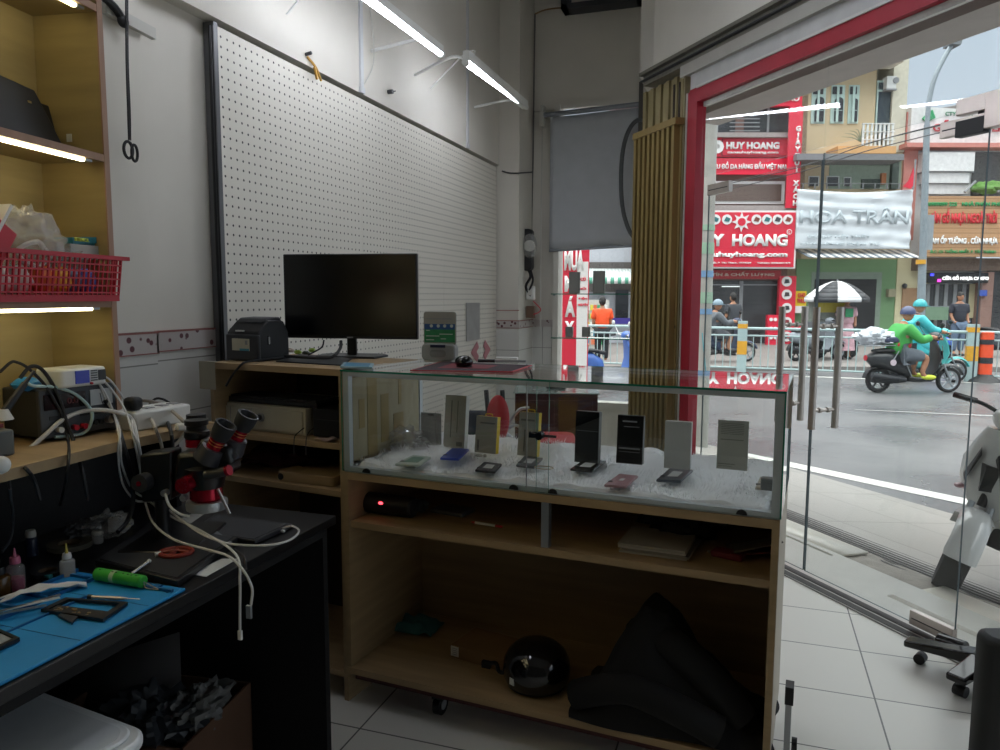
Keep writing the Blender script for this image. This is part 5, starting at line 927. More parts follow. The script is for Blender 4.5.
x, y = CZ(727, 560, sh); t = thingC('red_wallet', 'small dark red wallet on the counter shelf near the right end', 'wallet', x, y+.02, sh+.001, rad(-12)); m = M(); m.rrect(-.045, -.02, .045, .03, .008, 0, .018); part('cover', m, mat('wallet_red', '#6e1a26', .5), t, .004); m = M(); m.cyl((-.05, -.01, .01), (-.056, -.01, .01), .004, n=8); part('stud', m, grey, t)
x, y = CZ(752, 560, sh); t = thingC('folded_papers', 'loose folded papers leaning at the right end of the counter shelf', 'paper', x, y+.04, sh+.002, rad(8)); m = M(); m.grid(8, 6, lambda u, v: ((u-.5)*.15, (v-.5)*.1, .01+.05*u*(1-.3*v))); part('sheet', m, mat('dim_paper', '#67625d', .8), t, solid=.002); m = M(); m.grid(8, 6, lambda u, v: ((u-.5)*.14, (v-.5)*.09+.01, .004+.02*u)); part('sheet', m, mat('dim_paper2', '#7a3a35', .8), t, solid=.002)
# things on the bottom board
P = Z(415, 628, bb); t = thing('cleaning_cloth', 'crumpled teal cloth at the back left of the counter floor', 'cloth', (P.x, P.y, bb+.002)); m = M(); m.grid(26, 18, lambda u, v: ((u-.5)*.19, (v-.5)*.13, .006+max(0, .036*math.sin(PI*u)*math.sin(PI*v)+.03*noise.noise(Vector((u*4, v*4, 2)))))); part('cloth', m, mat('teal_cloth', '#35696a', .9), t, solid=.002)
a = Z(451, 657, bb); b = Z(515, 676, bb); d = (b-a); an = math.atan2(d.y, d.x); t = thing('cardboard_parcel', 'flat cardboard parcel with white label behind the helmet', 'box', (a.x, a.y, bb+.001), an)
m = M(); m.box((0, 0, 0), (.30, .16, .045)); part('carton', m, mat('parcel_card', '#8a6b49', .8), t, .002); m = M(); m.box((.0, -.001, .006), (.032, .0, .042)); q = part('label', m, white, t); m = M()
for k in range(4): m.box((.006, -.0015, .012+k*.007), (.026, -.0009, .014+k*.007))
part('print_lines', m, grey, q)
P = Z(533, 690, bb); t = thing('motorcycle_helmet', 'black half helmet with chin strap on the counter floor', 'helmet', (P.x, P.y+.04, bb+.002), rad(-5))
m = M(); m.lathe([(.088, .008), (.098, .012), (.107, .03), (.110, .055), (.106, .085), (.092, .112), (.07, .131), (.04, .142), (0, .145)], 36); part('shell', m, mat('helmet_black', '#0b0c0f', .14, var=0, clear=.5), t)
m = M(); m.lathe([(.082, .004), (.096, .006), (.098, .012), (.09, .014), (.082, .004)], 36); part('rim', m, black, t)
m = M(); m.tube([(-.09, -.03, .03), (-.115, -.04, .035), (-.125, -.04, .06), (-.15, -.04, .055)], .007, 6); m.cbox((-.16, -.04, .05), (.03, .014, .022)); part('chin_strap', m, black, t)
m = M(); m.cbox((-.045, -.099, .045), (.018, .004, .022), (0, 0, -.42)); part('sticker', m, white, t)
# jacket heap
rj = random.Random(3)
P = Z(662, 735, bb); t = thing('black_jacket', 'heap of black jackets filling the right side of the counter floor', 'jacket', (P.x+.02, P.y+.14, bb+.002), CA)
jm = mat('jacket_black', '#07080a', .85, var=.2, bump=.3)
def jh(u, v):
    x = (u-.5)*.56; y = (v-.5)*.34; r = max(0, 1-(2*abs(u-.5))**3)*max(0, 1-(2*abs(v-.5))**3)
    prof = .30*math.exp(-((x+.10)/.12)**2)+.27*math.exp(-((x-.02)/.14)**2)*.6+.14
    return (x*(1+.05*math.sin(9*v)), y*(1+.08*math.sin(7*u)), .004+r*(prof*.62+.05*noise.noise(Vector((u*5, v*5, 1)))+.018*noise.noise(Vector((u*14, v*14, 4)))))
m = M(); m.grid(60, 40, jh); part('body_cloth', m, jm, t)
m = M(); m.tube([(-.27, -.12, .05), (-.2, -.14, .09), (-.1, -.15, .12), (.05, -.16, .09), (.15, -.15, .05)], .045, 12); part('sleeve', m, jm, t); m = M(); m.tube([(-.12, 0, .22), (-.02, -.06, .24), (.1, -.08, .17), (.2, -.08, .06)], .05, 12); part('sleeve', m, jm, t)
# behind the counter: cabinet, chair
P = Z(515, 390, .82); Q = Z(598, 391, .82); d = Q-P; an = math.atan2(d.y, d.x); dk_ = mat('mahogany', '#3e1517', .4, var=.2, scale=4)
t = thing('wooden_cabinet', 'dark red wooden cabinet with glass top behind the glass counter', 'cabinet', (P.x, P.y, 0), an); w_ = d.length
m = M(); m.box((0, 0, .0), (w_, .5, .80)); part('case', m, dk_, t, .004); m = M(); m.box((-.01, -.01, .80), (w_+.01, .51, .806)); part('glass_sheet', m, mat('cabinet_glass', '#8fa09c', .08), t); m = M(); m.box((.03, -.006, .1), (w_*.5-.01, 0, .76)); a_ = part('door', m, dk_, t, .003); m = M(); m.box((w_*.5+.01, -.006, .1), (w_-.03, 0, .76)); part('door', m, dk_, t, .003); m = M(); m.cyl((w_*.47, -.006, .5), (w_*.47, -.02, .5), .01); part('knob', m, steel, a_)
P = Z(552, 388, .82); t = thing('usb_hub', 'small dark gadget on the cabinet glass top', 'gadget', (P.x, P.y+.1, .808), an); m = M(); m.box((-.06, -.03, 0), (.06, .03, .012)); m.cyl((0, 0, .012), (0, 0, .06), .012); part('body', m, black, t, .002)
P = DEP(500, 420, 3.55); t = thing('padded_chair', 'metal chair with red padded back and seat behind the display case', 'chair', (P.x, P.y, 0), YAW)
m = M(); m.ball((-.01, 0, P.z+.005), (.055, .022, .115), 22, 14); part('backrest', m, mat('red_pad', '#b02a30', .5), t); m = M(); m.rrect(.1, -.16, .36, .12, .05, P.z-.12, P.z-.075, n=6); part('seat', m, mat('red_pad', '#b02a30', .5), t, .012)
m = M(); m.tube([(-.0, .02, P.z-.06), (.04, .02, P.z-.02), (.09, .02, P.z+.045), (.14, .02, P.z+.055)], .008, 8); m.tube([(.0, .03, P.z-.08), (.07, .03, P.z-.03), (.12, .03, P.z-.06)], .008, 8); part('arm_tube', m, alu, t)
for x, y in ((.12, -.14), (.34, -.14), (.12, .1), (.34, .1)): m = M(); m.cyl((x, y, 0), (x, y, P.z-.12), .011, n=10); part('leg', m, alu, t)
m = M(); m.tube([(-.01, .025, P.z-.04), (.1, .06, P.z-.13), (.12, .1, P.z-.14)], .010, 8); part('back_bar', m, alu, t)
P = DEP(479, 430, 3.9); t = thing('office_chair', 'dark grey chair back with two black uprights behind the display case', 'chair', (P.x, P.y, 0), YAW)
m = M(); m.rrect(-.11, P.z-.16, .1, P.z+.10, .03, 0, .03, 'y'); part('backrest', m, mat('chair_slate', '#3a3f46', .7), t, .008); m = M()
m.tube([(.05, 0, P.z+.05), (.037, .0, P.z+.21)], .012, 8, 0); part('upright', m, black, t); m = M(); m.tube([(.13, 0, P.z+.05), (.12, .0, P.z+.21)], .012, 8, 0); part('upright', m, black, t)
m = M(); m.rrect(-.15, -.2, .16, .2, .05, P.z-.26, P.z-.19); part('seat', m, mat('chair_slate', '#3a3f46', .7), t, .01); m = M(); m.cyl((0, 0, .1), (0, 0, P.z-.26), .025); part('gas_lift', m, black, t)
for k in range(5): a = 2*PI*k/5; m = M(); m.hull([(.03*math.cos(a+1.5), .03*math.sin(a+1.5), .06), (.03*math.cos(a-1.5), .03*math.sin(a-1.5), .06), (.03*math.cos(a-1.5), .03*math.sin(a-1.5), .11), (.03*math.cos(a+1.5), .03*math.sin(a+1.5), .11)], [(.26*math.cos(a)+.01*math.cos(a+1.5), .26*math.sin(a)+.01*math.sin(a+1.5), .03), (.26*math.cos(a)+.01*math.cos(a-1.5), .26*math.sin(a)+.01*math.sin(a-1.5), .03), (.26*math.cos(a)+.01*math.cos(a-1.5), .26*math.sin(a)+.01*math.sin(a-1.5), .06), (.26*math.cos(a)+.01*math.cos(a+1.5), .26*math.sin(a)+.01*math.sin(a+1.5), .06)]); part('leg', m, black, t)
# office chair at the right edge: star base legs and backrest side
P = Z(975, 655, .09); t = thing('office_chair', 'black swivel chair cut by the right picture edge, star base in view', 'chair', (P.x+.03, P.y-.03, 0), 0)
def dirp(x, y, z): return Z(x, y, z)-Vector(t.location)
hub = Vector((0.0, 0.0, .10))
m = M(); m.cyl((hub.x, hub.y, .07), (hub.x, hub.y, .15), .03, n=18); part('gas_lift', m, black, t)
for k, (px, py) in enumerate(((906, 641), (955, 680), (1040, 640), (1060, 720), (990, 750))):
    e_ = dirp(px, py, .07); d = (e_-hub); n_ = Vector((-d.y, d.x, 0)).normalized()
    m = M(); m.loft([[hub+n_*.04*s1+Vector((0, 0, s2)) for s1, s2 in ((-1, -.03), (1, -.03), (1, .02), (-1, .02))], [hub+d*.5+n_*.036*s1+Vector((0, 0, s2)) for s1, s2 in ((-1, -.02), (1, -.02), (1, .015), (-1, .015))], [e_+n_*.034*s1+Vector((0, 0, s2)) for s1, s2 in ((-1, -.012), (1, -.012), (1, .014), (-1, .014))]])
    lg = part('base_leg', m, blackg, t, .008, seg=3); m = M(); q_ = hub+d*.8; m.cyl(q_+n_*-.02+Vector((0, 0, -.055)), q_+n_*.02+Vector((0, 0, -.055)), .02, n=16); part('caster', m, black, lg)
m = M(); m.cyl(dirp(938, 641, .08), dirp(966, 650, .085), .032, n=20); part('roller_cover', m, blackg, t, .004)
P2 = Z(1010, 640, .52); b_ = P2-Vector(t.location)
m = M(); m.rrect(b_.x-.03, b_.y-.25, b_.x+.06, b_.y+.14, .03, .40, .90, n=5); 
A = DEP(982, 634, 1.9)-Vector(t.location); B = DEP(978, 760, 1.9)-Vector(t.location)
m = M(); m.loft([[Vector((0, 0, z))+Vector((A.x, A.y, 0))+rt0*dx+fw0*dy for dx, dy in ((.0, -.02), (.02, -.05), (.36, -.05), (.38, 0), (.36, .05), (.02, .05), (.0, .02))] for z in (A.z-.42, A.z-.2, A.z-.03, A.z)]); part('backrest', m, mat('chair_black_mesh', '#232629', .55), t, .018, seg=3)
# roller and rail at the foot of the counter, right
P = Z(781, 700, .28); t = thing('folding_trolley', 'aluminium rail with black caps standing at the right foot of the counter', 'trolley', (P.x+.02, P.y+.0, 0), CA)
m = M(); m.box((-.008, -.02, .03), (.008, .02, P.z)); m.m = 1; m.box((-.010, -.022, P.z), (.012, .022, P.z+.05)); m.cyl((.012, 0, P.z-.12), (.026, 0, P.z-.12), .018); m.box((-.010, -.022, 0), (.010, .022, .03)); part('rail', m, [alu, black], t)
# ------------------------------------------------------------------ outside: pavement, road
def fnoise_mat(name, c1, c2, rough, scale, bump=.15, rough2=None):
    m = mat(name, c1, rough, var=0, bump=bump, scale=scale); nt = m.node_tree; b = nt.nodes['Principled BSDF']; n = nt.nodes.new('ShaderNodeTexNoise'); n.inputs['Scale'].default_value = .6; n.inputs['Detail'].default_value = 6
    t = [x for x in nt.nodes if x.type == 'TEX_COORD'][0]; nt.links.new(t.outputs['Object'], n.inputs['Vector']); r = nt.nodes.new('ShaderNodeValToRGB'); nt.links.new(n.outputs[0], r.inputs[0]); r.color_ramp.elements[0].color = lin(c1)+[1]; r.color_ramp.elements[1].color = lin(c2)+[1]; r.color_ramp.elements[0].position = .35; r.color_ramp.elements[1].position = .65
    nt.links.new(r.outputs[0], b.inputs['Base Color'])
    if rough2 is not None:
        r2 = nt.nodes.new('ShaderNodeMapRange'); r2.inputs[1].default_value = .35; r2.inputs[2].default_value = .65; r2.inputs[3].default_value = rough; r2.inputs[4].default_value = rough2; nt.links.new(n.outputs[0], r2.inputs[0]); nt.links.new(r2.outputs[0], b.inputs['Roughness'])
    return m
road = fnoise_mat('wet_asphalt', '#5f6063', '#6d6d6e', .22, 90, .25, .42)
GZ = -.3
def GP(x, y): return Z(x, y, GZ)
m = M(); m.box((-30, -6, -.6), (60, 17.2, GZ)); o = struct(part('floor_road', m, road)); o.rotation_euler = (0, 0, YAW)
m = M(); m.box((-30, 17.2, -.6), (60, 40, GZ+.10)); o = struct(part('floor_far_pavement', m, mat('far_pavement', '#7b7672', .6, var=.08, scale=3))); o.rotation_euler = (0, 0, YAW)
# near pavement: slopes from the threshold down to the road, in the door frame
pv = tex_mat('pavement_tile', 'brick', '#a09c97', '#77736e', .35, w=.9, h=.6, ms=.006, v2=.92, bump=.1, bs=30)
def slope(t): return -.04-.255*(t-.42)/(2.3-.42)
m = M(); m.grid(36, 6, lambda u, v: (-9+18*u, .42+(1.72+.06*18*u)*v, slope(.42+1.88*v))); struct(dpart('floor_pavement', m, pv))
m = M()
for i in range(8): t_ = .69+i*.043; m.add([(-9, t_, slope(t_)+.008), (9, t_, slope(t_)+.012), (9, t_+.02, slope(t_)+.012), (-9, t_+.02, slope(t_)+.008)], [(0, 1, 2, 3)])
q = struct(dpart('trim_7', m, mat('groove_dark', '#3d3b3a', .6), solid=.003))
m = M()
for s0, s1, t0, t1 in ((-1.3, -.10, .36, .68), (.42, 2.4, .20, .62)): m.add([(s0, t0, slope(max(t0, .42))+.03), (s1, t0, slope(max(t0, .42))+.03), (s1-.06, t1, slope(t1)+.03), (s0-.05, t1, slope(t1)+.03)], [(0, 1, 2, 3)])
t = dpart('stone_slab', m, mat('cream_stone', '#d6d1c5', .3, var=.06), solid=.015); struct(t)
m = M(); m.grid(20, 8, lambda u, v: (-.3+1.0*u, .42+.32*v, slope(.42+.3*v)+.012+.012*noise.noise(Vector((u*6, v*4, 0))))); struct(dpart('floor_cement_patch', m, mat('rough_cement', '#8b857c', .7, var=.18, scale=14, bump=.4)))
m = M(); a, b = GP(793, 468), GP(919, 495); d = (b-a).normalized(); n_ = Vector((-d.y, d.x, 0)); a = a-d*14; b = b+d*8
m.add([a, b, b+n_*.2, a+n_*.2], [(0, 1, 2, 3)]); o = part('trim_8', m, mat('road_paint', '#c9c8c2', .5, var=.08, scale=30)); o.location.z = .004; struct(o)
m = M(); a, b = GP(700, 371.5), GP(1000, 382.5); d = (b-a).normalized(); n_ = Vector((-d.y, d.x, 0)); a = a-d*12; b = b+d*14; m.add([a-n_*.35, b-n_*.35, b-n_*.2, a-n_*.2], [(0, 1, 2, 3)]); o = part('trim_9', m, mat('road_paint', '#c9c8c2', .5)); o.location.z = .004; struct(o)
m = M(); a, b = GP(855, 410), GP(1000, 417); m.add([a, b, b+Vector((0, .12, 0)), a+Vector((0, .05, 0))], [(0, 1, 2, 3)]); o = part('trim_10', m, mat('worn_paint', '#8f8f8d', .5)); o.location.z = .004; struct(o)
def thingX(name, label, cat, xl, yl, z=GZ, rz=0, group=None):
    p = rt0*xl+fw0*yl; return thing(name, label, cat, (p.x, p.y, z), YAW+rz, group)
def xz(px, py, D): x, z = SP(px, py, D); return x, z
m = M(); m.grid(12, 8, lambda u, v: (-.9+2.6*u+.5*v, 1.15+.75*v, slope(1.15+.75*v)+.012+.03*0)); struct(dpart('trim_11', m, tex_mat('pink_pavers', 'brick', '#9c7f72', '#7d726b', .4, w=.2, h=.1, ms=.008, v2=1.15, bump=.1, bs=30)))
# ------------------------------------------------------------------ facades
FD = 26.; bx = SP(795, 300, FD)[0]
def rect(m, px0, py0, px1, py1, y0, y1, D=None, ox=0): x0, z1 = SP(px0, py0, y0); x1, z0 = SP(px1, py1, y0); return m.box((x0-ox, y0-FD, z0), (x1-ox, y1-FD, z1))
def bld(name, label, px): x = SP(px, 300, FD)[0]; return thingX(name, label, 'building', x, FD, 0.), x
def bpart(t, ox, name, rects, m_, **k):
    m = M(); m.xf = Matrix()
    for r in rects: rect(m, *r[:4], FD-r[4], FD+r[5], ox=ox)
    return part(name, m, m_, t, **k)
def btext(t, ox, s, px0, py0, px1, py1, yf, m_, name='lettering', bold=.03, par=None):
    x0, z1 = SP(px0, py0, FD-yf); x1, z0 = SP(px1, py1, FD-yf); return text(s, x1-x0, z1-z0, m_, par or t, ((x0+x1)/2-ox, -yf-.03, (z0+z1)/2), name=name, bold=bold, ext=.02)
sr = mat('sign_red', '#d81f3d', .45, var=.02); srd = mat('sign_red_dull', '#b02c35', .5); sw = mat('sign_white', '#e9e7e4', .5, var=.01)
wbrown = mat('brown_facade', '#7d5f58', .8, var=.1, scale=1); wdark = mat('window_dark', '#34363a', .2, var=.3, scale=2); shopd = mat('shop_dark', '#3b3c3e', .25, var=.35, scale=1.2); cream_ = mat('cream_facade', '#c9b694', .85, var=.07, scale=.6); lightc = mat('pale_facade', '#c4c0b4', .85, var=.06, scale=.6)
# red shop
t, ox = bld('leather_shop_building', 'brown building with red leather shop signs, seen left through the glass doors', 745)
bpart(t, ox, 'facade', [(640, 30, 797, 352, 0, 7)], wbrown)
bpart(t, ox, 'awning_slab', [(640, 205, 792, 212, .6, 0), (640, 132, 790, 137, .5, 0)], mat('slab_grey', '#9a8f8c', .8))
for a in ((700, 108, 735, 133), (745, 106, 792, 132)):
    w_ = bpart(t, ox, 'window', [a+(.05, 0)], wdark); bpart(w_, ox, 'mullion', [((a[0]+a[2])/2-.5, a[1], (a[0]+a[2])/2+.5, a[3], .1, 0), (a[0], a[1], a[2], a[1]+1, .1, 0)], grey)
w_ = bpart(t, ox, 'window', [(706, 181, 784, 204, .05, 0)], sw); bpart(w_, ox, 'pane', [(709, 184, 781, 201, .09, 0)], mat('brown_pane', '#6b5a52', .3))
bpart(t, ox, 'balcony_rail', [(730, 118+i*4, 760, 119+i*4, .3, -.25) for i in range(4)], grey)
s_ = bpart(t, ox, 'top_sign', [(757, 88, 802, 106, .6, -.4)], sr); btext(t, ox, 'CHẤT LƯỢNG CAO', 730, 92, 799, 103, .6, sw, par=s_)
s_ = bpart(t, ox, 'name_sign', [(702, 137, 793, 157, .35, -.2)], sr); btext(t, ox, 'HUY HOANG', 726, 142, 779, 149.5, .35, sw, par=s_, bold=.05); btext(t, ox, 'caosuhuyhoang.com', 727, 151, 778, 154.5, .35, sw, par=s_)
m = M(); x, z = SP(717, 147, FD-.35); m.lathe([(.09, 0), (.22, 0), (.22, .03), (.09, .03), (.09, 0)], 10); part('sun_emblem', m, sw, s_, loc=(x-ox, -.37, z), rot=(PI/2, 0, 0))
m = M()
def outline(m, px0, py0, px1, py1, w, yf):
    for r in ((px0, py0, px1, py0+w), (px0, py1-w, px1, py1), (px0, py0, px0+w, py1), (px1-w, py0, px1, py1)): rect(m, *r, FD-yf, FD-yf+.05, ox=ox)
outline(m, 722, 138.5, 789, 155.8, .6, .38); part('sign_border', m, mat('sign_dark_line', '#7e1626', .5), s_)
s_ = bpart(t, ox, 'banner', [(702, 158, 793, 174.5, .33, -.2)], sr); btext(t, ox, 'THƯƠNG HIỆU ĐỒ DA HÀNG ĐẦU VIỆT NAM', 686, 161.5, 788, 170.5, .33, sw, par=s_, bold=.04)
s_ = bpart(t, ox, 'vertical_sign', [(790, 106, 799, 208, .7, -.62)], sr); btext(t, ox, '\n'.join('GIÀY-TÚI XÁCH'.replace('-', '')), 795, 126, 798, 206, .7, sw, par=s_, bold=.06)
s_ = bpart(t, ox, 'main_sign', [(640, 210, 795, 268.5, .9, -.7)], sw); r_ = bpart(s_, ox, 'sign_face', [(641, 212, 793.5, 267, .93, -.85)], sr)
btext(t, ox, 'HUY', 690, 234, 724, 246.5, .93, sw, par=s_, bold=.05); btext(t, ox, 'HOANG', 732, 234, 787, 246.5, .93, sw, par=s_, bold=.05); btext(t, ox, 'www.dacasauhuyhoang.com', 652, 251.5, 787, 258.5, .93, sw, par=s_, bold=.05); btext(t, ox, '129 Thống Nhất, P. Tân Thành, TP.HCM      Tel/Zalo: 0938.687.479', 692, 261.5, 790, 264.3, .93, sw, par=s_, bold=.03)
x, z = SP(790.5, 232, FD-.95); text('®', .18, .18, sw, s_, (x-ox-.05, -.98, z))
m = M(); x, z = SP(741.5, 222, FD-.95); P = []
for i in range(24): a = 2*PI*i/24; r = .33 if i % 3 == 0 else .19; P.append((x-ox+r*math.sin(a), z+r*math.cos(a)))
m.prism(P, -.97, -.94, 'y'); k = part('sun_emblem', m, sw, s_); m = M(); m.prism([(x-ox+.13*math.cos(2*PI*i/16), z+.13*math.sin(2*PI*i/16)) for i in range(16)], -.99, -.96, 'y'); m2_ = part('emblem_centre', m, sr, k)
for px in (702, 715.5, 727, 756.5, 767, 777.5, 788):
    x, z = SP(px, 219.5, FD-.95); m = M(); m.prism([(x-ox+.165*math.cos(2*PI*i/18), z+.165*math.sin(2*PI*i/18)) for i in range(18)], -.96, -.94, 'y'); k = part('round_picture', m, sw, s_); m = M(); m.prism([(x-ox-.1, z-.05), (x-ox+.06, z-.08), (x-ox+.11, z+.03), (x-ox-.03, z+.09)], -.975, -.955, 'y'); part('goods_shape', m, mat('goods_%d' % int(px), ('#7a3b2e', '#3c3c44', '#a23b3b', '#2f6f73')[int(px) % 4], .5), k)
s_ = bpart(t, ox, 'slogan_sign', [(640, 270, 781, 279, .3, -.2)], srd); btext(t, ox, 'UY TÍN & CHẤT LƯỢNG', 701, 271.5, 774, 277, .3, mat('letter_cream', '#d0bdb0', .5), par=s_)
s_ = bpart(t, ox, 'shopfront', [(640, 280, 779, 350, .02, 0)], shopd); bpart(s_, ox, 'glass_frame', [(700, 280, 702, 350, .08, 0), (740, 281, 741, 350, .08, 0), (700, 284, 779, 285.5, .08, 0)], grey)
bpart(s_, ox, 'inner_light', [(722, 286, 742, 287, .06, 0)], mat('shop_light', '#c9d0cf', .4, emit=.6))
s_ = bpart(t, ox, 'side_sign', [(780, 276, 793.5, 346, .4, -.2)], sr)
for py in (281.5, 294.5, 308, 322, 336.5):
    x, z = SP(786.5, py, FD-.4); m = M(); m.prism([(x-ox+.17*math.cos(2*PI*i/18), z+.17*math.sin(2*PI*i/18)) for i in range(18)], -.44, -.39, 'y'); k = part('round_picture', m, sw, s_); m = M(); m.prism([(x-ox-.09, z-.07), (x-ox+.09, z-.05), (x-ox+.06, z+.07), (x-ox-.06, z+.08)], -.455, -.435, 'y'); part('goods_shape', m, mat('goods_s%d' % int(py), ('#43363a', '#8e2f36', '#2d3338')[int(py) % 3], .5), k)
s_ = bpart(t, ox, 'price_board', [(768, 315, 778, 346, .9, -.7)], sr); m = M()
for j in range(3):
    for i in range(2): x, z = SP(771+i*4.2, 319.5+j*9, FD-.9); m.prism([(x-ox+.06*math.cos(2*PI*i_/10), z+.06*math.sin(2*PI*i_/10)) for i_ in range(10)], -.93, -.9, 'y')
part('board_print', m, sw, s_)
# beige building with balcony and blank banner
t, ox = bld('balcony_building', 'beige building with arched windows, balcony and wrinkled white banner', 850)
bpart(t, ox, 'facade', [(797, 44, 862, 352, 0, 7), (862, 44, 904, 60, 0, 7), (862, 145, 904, 352, 0, 7)], cream_)
bpart(t, ox, 'recess_wall', [(862, 60, 897, 146, -.9, 7)], mat('recess_paint', '#b7b6a6', .85)); bpart(t, ox, 'corner_column', [(895.5, 44, 904, 152, .1, 6.)], mat('column_paint', '#c9c4b2', .85))
bpart(t, ox, 'roof_slab', [(797, 52, 905, 61, .9, -.02), (880, 44, 905, 46, .9, 0)], lightc); m = M(); x, z = SP(871, 58, FD-.9); text('1.83', .4, .15, grey, t, (x-ox, -.95, z))
def archwin(px0, px1):
    q = bpart(t, ox, 'window', [(px0, 85, px1, 123.5, .04, 0)], mat('window_trim', '#b9d0c8', .6)); g = [(px0+1.2, 86.5, px1-1.2, 94, .08, 0)]; bpart(q, ox, 'upper_pane', g, wdark)
    x0, zb = SP(px0+1.2, 122, FD); x1, zt = SP(px1-1.2, 101.5, FD); r = (x1-x0)/2; cxx = (x0+x1)/2-ox
    m = M(); m.prism([(x0-ox, zb), (x1-ox, zb)]+[(cxx+r*math.cos(PI*i/8), zt+r*.9*math.sin(PI*i/8)) for i in range(9)], -.09, -.04, 'y'); part('arched_pane', m, wdark, q)
    bpart(q, ox, 'glazing_bar', [((px0+px1)/2-.3, 86, (px0+px1)/2+.3, 122, .11, -.09), (px0+1, 110, px1-1, 110.5, .11, -.09)], mat('window_trim', '#b9d0c8', .6))
for a in ((812.5, 824.5), (832, 843.5), (849.5, 858)): archwin(*a)
q = bpart(t, ox, 'balcony_door', [(865.5, 87.5, 890, 140, -.85, 0)], mat('window_trim', '#b9d0c8', .6)); bpart(q, ox, 'door_pane', [(867, 98, 888, 140, -.8, .0), (867, 89, 888, 96, -.8, 0)], mat('door_pane', '#3b4650', .25))
q = bpart(t, ox, 'air_conditioner', [(887.5, 76, 896, 88.5, .25, .1)], white); x, z = SP(892, 82.5, FD); m = M(); m.prism([(x-ox+.1*math.cos(2*PI*i/14), z+.1*math.sin(2*PI*i/14)) for i in range(14)], -.28, -.24, 'y'); part('fan_grille', m, grey, q); bpart(q, ox, 'bracket', [(886, 88.5, 897, 90, .25, .1)], grey)
q = bpart(t, ox, 'balcony_slab', [(838, 146, 896, 153.5, .9, 0)], mat('orange_slab', '#cf9f6b', .8, var=.05))
bpart(q, ox, 'balcony_railing', [(863, 123, 895, 124, .88, -.8), (863, 131, 895, 131.8, .88, -.8), (863, 139, 895, 139.8, .88, -.8)]+[(863+4.2*i, 123, 863.7+4.2*i, 146, .86, -.82) for i in range(8)], white)
m = M(); x, z = SP(851, 146, FD)
for i in range(9): a = -1.2+i*.3; m.tube([(x-ox, -.7, z), (x-ox+.3*math.sin(a), -.7, z+.35*math.cos(a)), (x-ox+.7*math.sin(a), -.72, z+.42*math.cos(a))], .02, 5, 3, taper=.3)
tp = part('balcony_plant', m, mat('plant_grey', '#7d8a73', .8), t)
q = bpart(t, ox, 'awning_band', [(797, 153.5, 904, 160, 1.0, 0)], mat('band_grey', '#77787a', .7)); bpart(t, ox, 'terrace_recess', [(830, 160, 900, 189, .03, 0)], mat('terrace_green', '#8fa08e', .8))
for a in ((809, 176, 819, 186), (827, 176, 839, 186), (844, 177, 851, 186)): w_ = bpart(t, ox, 'window', [a+(.06, 0)], white); bpart(w_, ox, 'pane', [(a[0]+1, a[1]+1, a[2]-1, a[3], .1, 0)], wdark)
bpart(t, ox, 'terrace_item', [(862, 179, 880, 188, .1, 0), (893, 160, 898, 189, .2, 0)], mat('dark_green', '#3f4b45', .8)); bpart(t, ox, 'terrace_figure', [(882, 173, 886, 184, .15, 0)], mat('terracotta', '#a5673f', .8))
bpart(t, ox, 'terrace_rail', [(797, 183, 903, 183.8, .55, -.5)]+[(803+12*i, 183, 803.6+12*i, 189, .55, -.5) for i in range(9)], grey)
m = M(); x0, z1 = SP(797.5, 189, FD-.95); x1, z0 = SP(909.5, 249, FD-.95); m.grid(44, 24, lambda u, v: (x0-ox+(x1-x0)*u, -.95+.05*noise.noise(Vector((u*5, v*9, 0)))+.02*math.sin(30*v+5*u), z0+.12*(1-u)*0+(z1-z0)*v-.10*math.sin(PI*u)*v))
q = part('cloth_banner', m, mat('banner_white', '#d3d8dc', .7, var=.05, scale=2.5), t, solid=.02)
emb = mat('embossed_letter', '#bcc6cb', .7, var=.03); btext(t, ox, 'HOA TRÂN', 800, 207, 908, 224, .98, emb, par=q, bold=.02); btext(t, ox, 'ĐỒ GỖ NỘI THẤT', 807, 234, 870, 239, .98, emb, par=q); btext(t, ox, 'CỬA HÀNG ĐIỆN TỬ', 800, 242, 880, 246, .98, emb, par=q)
m = M(); x0, z1 = SP(801, 250, FD-1); x1, z0 = SP(912, 258, FD-1)
n = 26
for i in range(n):
    m.m = i % 2; a = x0-ox+(x1-x0)*i/n; b = x0-ox+(x1-x0)*(i+1)/n; m.add([(a, -.4, z1+.05), (b, -.4, z1+.05), (b+.2, -1.2, z0), (a+.2, -1.2, z0)], [(0, 1, 2, 3)])
part('striped_awning', m, [mat('awning_grey', '#7d8790', .6), sw], t, solid=.02)
bpart(t, ox, 'green_front', [(797, 259, 898, 350, .06, 0)], mat('green_paint', '#6f9168', .8, var=.08, scale=1)); bpart(t, ox, 'cream_pier', [(898, 257, 925, 350, .1, 0)], mat('cream_pier', '#c9c09c', .8, var=.06, scale=1))
q = bpart(t, ox, 'doorway', [(812, 272, 878, 350, .08, 0)], mat('frame_greygreen', '#7b8a7c', .6)); bpart(q, ox, 'dark_interior', [(815, 279, 873, 350, .1, 0)], mat('interior_dark', '#1e1f22', .6, var=.4, scale=2))
s_ = bpart(t, ox, 'yellow_poster', [(795.5, 291, 806, 306, .3, -.2)], yellow); btext(t, ox, 'CHO\nTHUÊ', 797, 293, 805, 303, .3, sr, par=s_); bpart(t, ox, 'white_poster', [(795.5, 306, 806, 313, .3, -.2)], sw)
bpart(t, ox, 'red_cloth_sign', [(796, 325, 809, 334, .5, -.4)], sr)
